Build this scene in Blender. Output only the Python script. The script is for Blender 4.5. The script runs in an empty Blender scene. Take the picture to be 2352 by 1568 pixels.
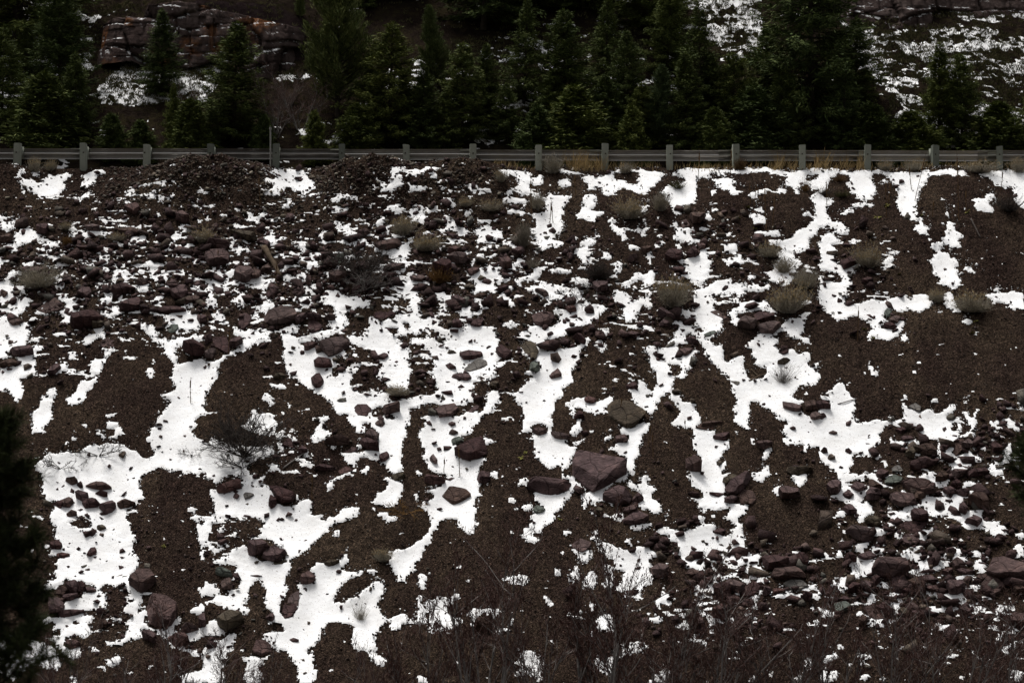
import bpy, bmesh, math, random
import numpy as np
from mathutils import Vector, Matrix

SC = bpy.context.scene
COL = SC.collection
rng = np.random.default_rng(11)
random.seed(11)

# ------------------------------------------------------------------ camera
W2, H2, FP = 1176.0, 784.0, 5488.0          # survey frame 2352 x 1568, focal length in survey px
cam_d = bpy.data.cameras.new('camera')
cam = bpy.data.objects.new('camera', cam_d); COL.objects.link(cam)
cam.location = (0, 0, 0); cam.rotation_euler = (math.radians(90), 0, 0)
cam_d.sensor_width = 36; cam_d.lens = 36 * FP / 2352; cam_d.clip_end = 2000; cam_d.clip_start = 0.5
cam_d.dof.use_dof = True; cam_d.dof.focus_distance = 61.0; cam_d.dof.aperture_fstop = 3.5
SC.camera = cam

# ------------------------------------------------------------------ overcast sky, soft sun, exposure
SUN_EL, SUN_AZ = math.radians(67), math.radians(-35)
world = bpy.data.worlds.new('World'); SC.world = world; world.use_nodes = True
wn, wl = world.node_tree.nodes, world.node_tree.links
wn.clear()
w_out = wn.new('ShaderNodeOutputWorld'); w_bg = wn.new('ShaderNodeBackground')
w_sky = wn.new('ShaderNodeTexSky'); w_sky.sky_type = 'NISHITA'; w_sky.sun_disc = False
w_sky.sun_elevation = SUN_EL; w_sky.sun_rotation = SUN_AZ
w_sky.air_density = 1.0; w_sky.dust_density = 5.0; w_sky.ozone_density = 1.0
w_hsv = wn.new('ShaderNodeHueSaturation'); w_hsv.inputs['Saturation'].default_value = 0.12   # grey cloud cover
wl.new(w_sky.outputs[0], w_hsv.inputs['Color']); wl.new(w_hsv.outputs[0], w_bg.inputs['Color'])
w_bg.inputs['Strength'].default_value = 0.07
wl.new(w_bg.outputs[0], w_out.inputs['Surface'])
sun_d = bpy.data.lights.new('sun', 'SUN'); sun_d.energy = 1.5; sun_d.angle = math.radians(16); sun_d.color = (1, 0.97, 0.93)
sun = bpy.data.objects.new('sun', sun_d); COL.objects.link(sun)
sun.rotation_euler = (-(math.pi / 2 - SUN_EL), 0, -SUN_AZ)
vs = SC.view_settings
vs.view_transform = 'Standard'; vs.look = 'None'; vs.gamma = 1.0; vs.use_curve_mapping = False; vs.exposure = 0.95

# ------------------------------------------------------------------ slope geometry: survey px <-> slope
ANG = math.radians(36); SA, CA, TA = math.sin(ANG), math.cos(ANG), math.tan(ANG)
CREST_Y, CREST_Z = 70.0, 5.06
NRM = np.array([0, -SA, CA])

def plane_xs(px, py, h=0.0):
    """survey px -> (X along the slope, s down the slope) on the plane lifted by h"""
    px = np.asarray(px, float); py = np.asarray(py, float)
    dx = (px - W2) / FP; dz = (H2 - py) / FP
    t = (h + (-SA * CREST_Y + CA * CREST_Z)) / (-SA + CA * dz)
    X = dx * t
    P = np.stack([X, t, dz * t], -1) - np.asarray(h)[..., None] * NRM if np.ndim(h) else np.stack([X, t, dz * t], -1) - h * NRM
    return P[..., 0], (CREST_Y - P[..., 1]) / CA

def world_xs(X, s, h=0.0):
    """(X, s, height above the plane) -> world; behind the crest (s < 0) the ground is level"""
    X = np.asarray(X, float); s = np.asarray(s, float); h = np.asarray(h, float)
    sp = np.maximum(s, 0); sn = np.minimum(s, 0)
    k = np.clip((s + 0.5) / 0.5, 0, 1)
    ny = -SA * k; nz = CA * k + (1 - k)
    return np.stack([X + 0 * h, CREST_Y - sp * CA - sn + ny * h, CREST_Z - sp * SA + nz * h], -1)

def project(P):
    return W2 + P[..., 0] / P[..., 1] * FP, H2 - P[..., 2] / P[..., 1] * FP

# ------------------------------------------------------------------ noise
def _hash(ix, iy, seed):
    n = (ix.astype(np.int64) * 374761393 + iy.astype(np.int64) * 668265263 + seed * 1274126177) & 0xffffffff
    n = ((n ^ (n >> 13)) * 1274126177) & 0xffffffff
    n = n ^ (n >> 16)
    return (n & 0xffffff) / float(0xffffff)

def vnoise(x, y, seed=0):
    ix = np.floor(x); iy = np.floor(y); fx = x - ix; fy = y - iy
    fx = fx * fx * (3 - 2 * fx); fy = fy * fy * (3 - 2 * fy)
    a = _hash(ix, iy, seed); b = _hash(ix + 1, iy, seed); c = _hash(ix, iy + 1, seed); d = _hash(ix + 1, iy + 1, seed)
    return (a + (b - a) * fx) * (1 - fy) + (c + (d - c) * fx) * fy

def fbm(x, y, seed=0, octaves=4, gain=0.5):
    v = 0; a = 1; tot = 0
    for i in range(octaves):
        v = v + a * vnoise(x * 2 ** i + 17.3 * i, y * 2 ** i + 9.1 * i, seed + i); tot += a; a *= gain
    return v / tot - 0.5

# ------------------------------------------------------------------ materials
def new_mat(name, rough=0.9, spec=0.25):
    m = bpy.data.materials.new(name); m.use_nodes = True
    nt = m.node_tree; b = nt.nodes['Principled BSDF']
    b.inputs['Roughness'].default_value = rough; b.inputs['Specular IOR Level'].default_value = spec
    return m, nt, b

def ramp(nt, fac, stops):
    r = nt.nodes.new('ShaderNodeValToRGB'); e = r.color_ramp.elements
    while len(e) < len(stops): e.new(0.5)
    for el, (p, c) in zip(e, stops):
        el.position = p; el.color = (*c, 1)
    nt.links.new(fac, r.inputs['Fac']); return r.outputs['Color']

def noise(nt, scale, detail=4, rough=0.6, vec=None, dist=0.0):
    n = nt.nodes.new('ShaderNodeTexNoise'); n.inputs['Scale'].default_value = scale
    n.inputs['Detail'].default_value = detail; n.inputs['Roughness'].default_value = rough; n.inputs['Distortion'].default_value = dist
    if vec is not None: nt.links.new(vec, n.inputs['Vector'])
    return n.outputs['Fac']

def voro(nt, scale, out='Color', vec=None, feature='F1'):
    n = nt.nodes.new('ShaderNodeTexVoronoi'); n.inputs['Scale'].default_value = scale; n.feature = feature
    if vec is not None: nt.links.new(vec, n.inputs['Vector'])
    return n.outputs[out]

def mix(nt, fac, a, b, mode='MIX'):
    n = nt.nodes.new('ShaderNodeMix'); n.data_type = 'RGBA'; n.blend_type = mode
    for sock, v in ((n.inputs[0], fac), (n.inputs[6], a), (n.inputs[7], b)):
        if isinstance(v, bpy.types.NodeSocket): nt.links.new(v, sock)
        elif isinstance(v, (int, float)): sock.default_value = v
        else: sock.default_value = (*v, 1)
    return n.outputs[2]

def math_n(nt, op, a, b=0.0):
    n = nt.nodes.new('ShaderNodeMath'); n.operation = op
    for sock, v in ((n.inputs[0], a), (n.inputs[1], b)):
        if isinstance(v, bpy.types.NodeSocket): nt.links.new(v, sock)
        else: sock.default_value = v
    return n.outputs[0]

def bump(nt, b, height, dist, strength=1.0):
    n = nt.nodes.new('ShaderNodeBump'); n.inputs['Distance'].default_value = dist; n.inputs['Strength'].default_value = strength
    nt.links.new(height, n.inputs['Height']); nt.links.new(n.outputs[0], b.inputs['Normal'])

def wpos(nt):
    return nt.nodes.new('ShaderNodeNewGeometry').outputs['Position']

def bw(nt, c):
    n = nt.nodes.new('ShaderNodeRGBToBW'); nt.links.new(c, n.inputs[0]); return n.outputs[0]

def mat_dirt():
    m, nt, b = new_mat('scree_soil', 0.95, 0.0)
    p = wpos(nt)
    mp_ = nt.nodes.new('ShaderNodeMapping'); mp_.inputs['Scale'].default_value = (1.0, 0.35, 0.35); nt.links.new(p, mp_.inputs['Vector'])
    big = math_n(nt, 'ADD', math_n(nt, 'MULTIPLY', noise(nt, 0.35, 3, 0.6, p), 0.5), math_n(nt, 'MULTIPLY', noise(nt, 1.1, 5, 0.65, mp_.outputs[0], 0.4), 0.5))   # runs of washed fines downhill
    base = ramp(nt, big, [(0.32, (0.024, 0.0155, 0.0138)), (0.46, (0.036, 0.0250, 0.0205)), (0.57, (0.045, 0.0325, 0.0245)), (0.70, (0.070, 0.0520, 0.0385))])
    med = noise(nt, 6.0, 5, 0.7, p)
    base = mix(nt, 0.55, base, ramp(nt, med, [(0.3, (0.35, 0.35, 0.35)), (0.7, (1.5, 1.5, 1.5))]), 'MULTIPLY')
    cell = bw(nt, voro(nt, 36, 'Color', p))
    grit = ramp(nt, cell, [(0.2, (0.32, 0.31, 0.31)), (0.5, (0.9, 0.89, 0.87)), (0.74, (1.5, 1.45, 1.38)), (0.9, (3.0, 2.85, 2.6))])
    base = mix(nt, 0.85, base, grit, 'MULTIPLY')
    nt.links.new(base, b.inputs['Base Color'])
    d = voro(nt, 36, 'Distance', p)
    hgt = math_n(nt, 'ADD', math_n(nt, 'MULTIPLY', d, -0.7), noise(nt, 14, 4, 0.7, p))
    bump(nt, b, hgt, 0.05, 1.0)
    return m

def mat_snow():
    m, nt, b = new_mat('snow_crust', 0.75, 0.2)
    p = wpos(nt)
    n = noise(nt, 2.2, 5, 0.65, p)
    c = ramp(nt, n, [(0.25, (0.80, 0.79, 0.775)), (0.6, (0.88, 0.88, 0.88))])
    grit = noise(nt, 30, 2, 0.6, p)
    c = mix(nt, 1.0, c, ramp(nt, grit, [(0.30, (0.40, 0.36, 0.33)), (0.37, (1, 1, 1))]), 'MULTIPLY')
    nt.links.new(c, b.inputs['Base Color'])
    bump(nt, b, noise(nt, 9, 5, 0.6, p), 0.02, 0.6)
    return m

def mat_rock(name, cols, island=False):
    m, nt, b = new_mat(name, 0.8, 0.06)
    tc = nt.nodes.new('ShaderNodeTexCoord').outputs['Object'] if not island else wpos(nt)
    if island:
        rnd = nt.nodes.new('ShaderNodeNewGeometry').outputs['Random Per Island']
    else:
        rnd = nt.nodes.new('ShaderNodeObjectInfo').outputs['Random']
    base = ramp(nt, rnd, cols)
    n = noise(nt, 3.5, 6, 0.65, tc, 0.6)
    base = mix(nt, 0.8, base, ramp(nt, n, [(0.3, (0.30, 0.28, 0.27)), (0.5, (0.9, 0.9, 0.9)), (0.7, (1.9, 1.82, 1.7))]), 'MULTIPLY')
    wv = nt.nodes.new('ShaderNodeMixRGB'); wv.inputs[0].default_value = 0.25
    nt.links.new(tc, wv.inputs[1]); wn_ = nt.nodes.new('ShaderNodeTexNoise'); wn_.inputs['Scale'].default_value = 2.0; nt.links.new(tc, wn_.inputs['Vector']); nt.links.new(wn_.outputs['Color'], wv.inputs[2])
    crack = voro(nt, 1.5, 'Distance', wv.outputs[0], 'DISTANCE_TO_EDGE')
    if not island: base = mix(nt, 0.85, base, ramp(nt, crack, [(0.0, (0.35, 0.32, 0.32)), (0.02, (1, 1, 1))]), 'MULTIPLY')
    lich = noise(nt, 11, 4, 0.7, tc)
    base = mix(nt, ramp(nt, lich, [(0.64, (0, 0, 0)), (0.76, (0.5, 0.5, 0.5))]), base, (0.10, 0.085, 0.065))
    nt.links.new(base, b.inputs['Base Color'])
    bed = nt.nodes.new('ShaderNodeMapping'); bed.inputs['Scale'].default_value = (1.6, 1.8, 4.5)
    bed.inputs['Rotation'].default_value = (0.5, 0.3, 0)
    nt.links.new(tc, bed.inputs['Vector'])
    h = math_n(nt, 'ADD', noise(nt, 1.6, 4, 0.6, bed.outputs[0]), math_n(nt, 'MULTIPLY', noise(nt, 14, 5, 0.75, tc), 0.8))
    h = math_n(nt, 'ADD', h, math_n(nt, 'MULTIPLY', math_n(nt, 'MINIMUM', crack, 0.03), 8.0))
    bump(nt, b, h, 0.09, 1.0)
    return m

def mat_simple(name, c1, c2, scale, rough=0.85, bumpd=0.01, rand='none', spec=0.0):
    m, nt, b = new_mat(name, rough, spec)
    tc = nt.nodes.new('ShaderNodeTexCoord').outputs['Object']
    f = noise(nt, scale, 4, 0.6, tc)
    if rand == 'island':
        r = nt.nodes.new('ShaderNodeNewGeometry').outputs['Random Per Island']
        f = math_n(nt, 'ADD', math_n(nt, 'MULTIPLY', f, 0.4), math_n(nt, 'MULTIPLY', r, 0.65))
    if rand == 'object':
        r = nt.nodes.new('ShaderNodeObjectInfo').outputs['Random']
        f = math_n(nt, 'ADD', math_n(nt, 'MULTIPLY', f, 0.5), math_n(nt, 'MULTIPLY', r, 0.5))
    c = ramp(nt, f, [(0.25, c1), (0.75, c2)])
    nt.links.new(c, b.inputs['Base Color'])
    if bumpd: bump(nt, b, noise(nt, scale * 4, 4, 0.6, tc), bumpd, 0.7)
    return m

def mat_needles(name, c1, c2, c3):
    m, nt, b = new_mat(name, 0.75, 0.05)
    r = nt.nodes.new('ShaderNodeNewGeometry').outputs['Random Per Island']
    o = nt.nodes.new('ShaderNodeObjectInfo').outputs['Random']
    tc = nt.nodes.new('ShaderNodeTexCoord').outputs['Object']
    f = math_n(nt, 'ADD', math_n(nt, 'MULTIPLY', r, 0.5), math_n(nt, 'MULTIPLY', noise(nt, 1.3, 3, 0.6, tc), 0.5))
    c = ramp(nt, f, [(0.2, c1), (0.5, c2), (0.8, c3)])
    c = mix(nt, 1.0, c, ramp(nt, o, [(0.0, (0.75, 0.8, 0.8)), (1.0, (1.25, 1.15, 0.9))]), 'MULTIPLY')
    nt.links.new(c, b.inputs['Base Color'])
    return m

MAROON = [(0.0, (0.062, 0.033, 0.032)), (0.25, (0.082, 0.050, 0.049)), (0.5, (0.115, 0.077, 0.077)), (0.7, (0.088, 0.056, 0.044)), (0.85, (0.130, 0.094, 0.090)), (1.0, (0.100, 0.052, 0.046))]
M = {
 'dirt': mat_dirt(), 'snow': mat_snow(),
 'm': mat_rock('rock_maroon', MAROON),
 'g': mat_rock('rock_grey_green', [(0, (0.115, 0.130, 0.110)), (1, (0.155, 0.170, 0.150))]),
 'b': mat_rock('rock_brown', [(0, (0.075, 0.058, 0.042)), (1, (0.105, 0.085, 0.062))]),
 'p': mat_rock('rock_pale', [(0, (0.15, 0.14, 0.13)), (1, (0.20, 0.185, 0.17))]),
 'stones': mat_rock('rock_stones', [(0.0, (0.036, 0.021, 0.020)), (0.4, (0.060, 0.037, 0.036)), (0.75, (0.092, 0.060, 0.058)), (0.9, (0.10, 0.080, 0.062)), (1.0, (0.15, 0.145, 0.13))], True),
 'pebbles': mat_rock('gravel_mixed', [(0.0, (0.020, 0.0134, 0.0120)), (0.6, (0.042, 0.0295, 0.0245)), (0.86, (0.072, 0.053, 0.041)), (0.96, (0.14, 0.114, 0.087)), (1.0, (0.21, 0.182, 0.148))], True),
 'bank': mat_rock('bank_stones', [(0.0, (0.036, 0.027, 0.022)), (0.4, (0.075, 0.058, 0.045)), (0.7, (0.115, 0.094, 0.072)), (0.88, (0.15, 0.135, 0.115)), (1.0, (0.25, 0.215, 0.16))], True),
 'asphalt': mat_simple('asphalt', (0.04, 0.04, 0.04), (0.06, 0.06, 0.06), 8),
 'steel': mat_simple('weathered_galvanised_steel', (0.20, 0.19, 0.175), (0.56, 0.54, 0.50), 1.1, 0.32, 0.002, 'object', 0.4),
 'post': mat_simple('weathered_post_timber', (0.15, 0.162, 0.136), (0.34, 0.35, 0.29), 2.4, 0.9, 0.01, 'object'),
 'bolt': mat_simple('rusty_bolt', (0.03, 0.025, 0.02), (0.05, 0.04, 0.03), 20),
 'pole': mat_simple('grey_pole_paint', (0.22, 0.215, 0.195), (0.32, 0.31, 0.28), 6),
 'bark': mat_simple('conifer_bark', (0.035, 0.028, 0.022), (0.075, 0.062, 0.05), 6, 0.95, 0.03),
 'needle': mat_needles('fir_needles', (0.028, 0.040, 0.014), (0.078, 0.103, 0.033), (0.170, 0.196, 0.066)),
 'needle_pine': mat_needles('pine_needles', (0.032, 0.046, 0.020), (0.080, 0.104, 0.042), (0.155, 0.180, 0.078)),
 'needle_near': mat_needles('near_pine_needles', (0.014, 0.020, 0.009), (0.034, 0.044, 0.018), (0.066, 0.076, 0.032)),  # darker than pine_needles: frame-edge light falloff put into the needle colour
 'log': mat_simple('dead_log_wood', (0.06, 0.045, 0.032), (0.14, 0.105, 0.075), 7, 0.9, 0.02),
 'twig_dark': mat_simple('dark_dead_twigs', (0.035, 0.028, 0.025), (0.09, 0.078, 0.07), 4, 0.9, 0, 'island'),
 'twig_red': mat_simple('red_brown_twigs', (0.075, 0.046, 0.040), (0.165, 0.108, 0.095), 3, 0.9, 0, 'island'),
 'stem': mat_simple('grey_alder_stems', (0.10, 0.09, 0.085), (0.24, 0.22, 0.205), 3, 0.9, 0, 'island'),
 'catkin': mat_simple('dark_catkins', (0.04, 0.02, 0.018), (0.08, 0.042, 0.034), 3, 0.9, 0, 'island'),
 'sage': mat_simple('sagebrush_twigs', (0.17, 0.155, 0.13), (0.42, 0.385, 0.325), 4, 0.9, 0, 'island'),
 'sage_leaf': mat_simple('sagebrush_leaves', (0.18, 0.16, 0.12), (0.40, 0.355, 0.27), 4, 0.9, 0, 'island'),
 'tan_tip': mat_simple('tan_seed_heads', (0.22, 0.16, 0.08), (0.45, 0.34, 0.18), 4, 0.9, 0, 'island'),
 'pale_twig': mat_simple('pale_dry_twigs', (0.14, 0.125, 0.10), (0.30, 0.27, 0.22), 4, 0.9, 0, 'island'),
 'rust': mat_simple('rust_orange_shrub', (0.11, 0.062, 0.026), (0.22, 0.13, 0.055), 4, 0.9, 0, 'island'),
 'dark_leaf': mat_simple('dark_evergreen_leaves', (0.04, 0.042, 0.022), (0.11, 0.10, 0.05), 4, 0.9, 0, 'island'),
 'straw': mat_simple('dry_straw_grass', (0.21, 0.15, 0.07), (0.50, 0.37, 0.19), 2, 0.9, 0, 'island'),
 'stalk': mat_simple('brown_dry_stalk', (0.07, 0.042, 0.022), (0.16, 0.10, 0.05), 4, 0.9, 0),
 'lime': mat_simple('yellow_green_rosette', (0.11, 0.11, 0.03), (0.25, 0.23, 0.075), 5, 0.8, 0, 'island'),
}

_b = M['steel'].node_tree.nodes['Principled BSDF']; _b.inputs['Metallic'].default_value = 0.85; _b.inputs['Specular IOR Level'].default_value = 0.5

# ------------------------------------------------------------------ mesh helpers
def mesh_from(name, v, f, smooth=False, flat_tris=None):
    """v (n,3) array, f list of index arrays (k, 3 or 4)"""
    me = bpy.data.meshes.new(name)
    v = np.asarray(v, np.float32)
    if isinstance(f, np.ndarray): f = [f]
    f = [np.asarray(a, np.int32) for a in f if len(a)]
    me.vertices.add(len(v)); me.vertices.foreach_set('co', v.ravel())
    nl = sum(a.size for a in f); nf = sum(len(a) for a in f)
    me.loops.add(nl); me.polygons.add(nf)
    me.loops.foreach_set('vertex_index', np.concatenate([a.ravel() for a in f]))
    tot = np.concatenate([np.full(len(a), a.shape[1], np.int32) for a in f])
    st = np.concatenate([[0], np.cumsum(tot)[:-1]]).astype(np.int32)
    me.polygons.foreach_set('loop_start', st); me.polygons.foreach_set('loop_total', tot)
    if smooth: me.polygons.foreach_set('use_smooth', np.ones(nf, bool))
    me.update(calc_edges=True); me.validate()
    return me

def link(name, me, mat=None, parent=None, label=None, cat=None, group=None, kind=None):
    o = bpy.data.objects.new(name, me)
    if mat is not None and me is not None and not me.materials: me.materials.append(M[mat] if isinstance(mat, str) else mat)
    COL.objects.link(o)
    if parent is not None: o.parent = parent
    if parent is not None and name in ('seed_heads', 'leaves', 'catkins', 'withered_leaves'): o['kind'] = 'stuff'
    return tag(o, label, cat, group, kind)

def tag(o, label=None, cat=None, group=None, kind=None):
    if label: o['label'] = label
    if cat: o['category'] = cat
    if group: o['group'] = group
    if kind: o['kind'] = kind
    return o

def empty(name, loc, label, cat, group=None, rz=0, scale=1.0):
    o = bpy.data.objects.new(name, None); o.empty_display_size = 0.1; COL.objects.link(o)
    o.location = loc; o.rotation_euler = (0, 0, rz)
    o.scale = scale if isinstance(scale, (tuple, list)) else (scale,) * 3
    return tag(o, label, cat, group)

def copy_parts(proto_parts, root):
    """copies of the parts (and their sub-parts) of a prototype under a new root"""
    for ch in proto_parts:
        c = ch.copy(); COL.objects.link(c); c.parent = root

class MB:
    def __init__(s): s.v = []; s.q = []; s.t = []; s.n = 0
    def add(s, v, q=None, t=None):
        v = np.asarray(v, float).reshape(-1, 3)
        if q is not None and len(q): s.q.append(np.asarray(q) + s.n)
        if t is not None and len(t): s.t.append(np.asarray(t) + s.n)
        s.v.append(v); s.n += len(v)
    def box(s, a, b):
        x0, y0, z0 = a; x1, y1, z1 = b
        s.add([(x0,y0,z0),(x1,y0,z0),(x1,y1,z0),(x0,y1,z0),(x0,y0,z1),(x1,y0,z1),(x1,y1,z1),(x0,y1,z1)],
              [(0,3,2,1),(4,5,6,7),(0,1,5,4),(1,2,6,5),(2,3,7,6),(3,0,4,7)])
    def mesh(s, name, smooth=False):
        f = []
        if s.q: f.append(np.concatenate(s.q))
        if s.t: f.append(np.concatenate(s.t))
        return mesh_from(name, np.concatenate(s.v), f, smooth)

def frames(d):
    d = d / (np.linalg.norm(d, axis=-1, keepdims=True) + 1e-9)
    up = np.where(np.abs(d[..., 2:3]) > 0.9, np.array([1.0, 0, 0]), np.array([0, 0, 1.0]))
    a = np.cross(d, up); a /= np.linalg.norm(a, axis=-1, keepdims=True) + 1e-9
    return d, a, np.cross(d, a)

def sticks(P0, P1, R0, R1, sides=3):
    """many tapered prisms -> verts, quads"""
    P0 = np.asarray(P0, float); P1 = np.asarray(P1, float); n = len(P0)
    R0 = np.broadcast_to(np.asarray(R0, float), n); R1 = np.broadcast_to(np.asarray(R1, float), n)
    d, a, b = frames(P1 - P0)
    v = np.zeros((n, 2 * sides, 3))
    for k in range(sides):
        th = 2 * math.pi * k / sides
        o = a * math.cos(th) + b * math.sin(th)
        v[:, k] = P0 + o * R0[:, None]; v[:, sides + k] = P1 + o * R1[:, None]
    base = (np.arange(n) * 2 * sides)[:, None, None]
    q = np.array([[k, (k + 1) % sides, sides + (k + 1) % sides, sides + k] for k in range(sides)])
    return v.reshape(-1, 3), (base + q[None]).reshape(-1, 4)

def blades(P, D, U, L, Wd):
    """leaf-shaped rhombi: root P, direction D, side U, length L, width Wd"""
    P = np.asarray(P, float); n = len(P)
    D = D / (np.linalg.norm(D, axis=-1, keepdims=True) + 1e-9)
    S = np.cross(D, U); S /= np.linalg.norm(S, axis=-1, keepdims=True) + 1e-9
    L = np.broadcast_to(L, n)[:, None]; Wd = np.broadcast_to(Wd, n)[:, None]
    v = np.stack([P, P + D * L * 0.45 + S * Wd * 0.5, P + D * L, P + D * L * 0.45 - S * Wd * 0.5], 1)
    q = (np.arange(n) * 4)[:, None] + np.arange(4)[None]
    return v.reshape(-1, 3), q

def rand_dirs(n, zmin=-1.0):
    z = rng.uniform(zmin, 1, n); a = rng.uniform(0, 2 * math.pi, n); r = np.sqrt(1 - z * z)
    return np.stack([r * np.cos(a), r * np.sin(a), z], -1)
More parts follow.
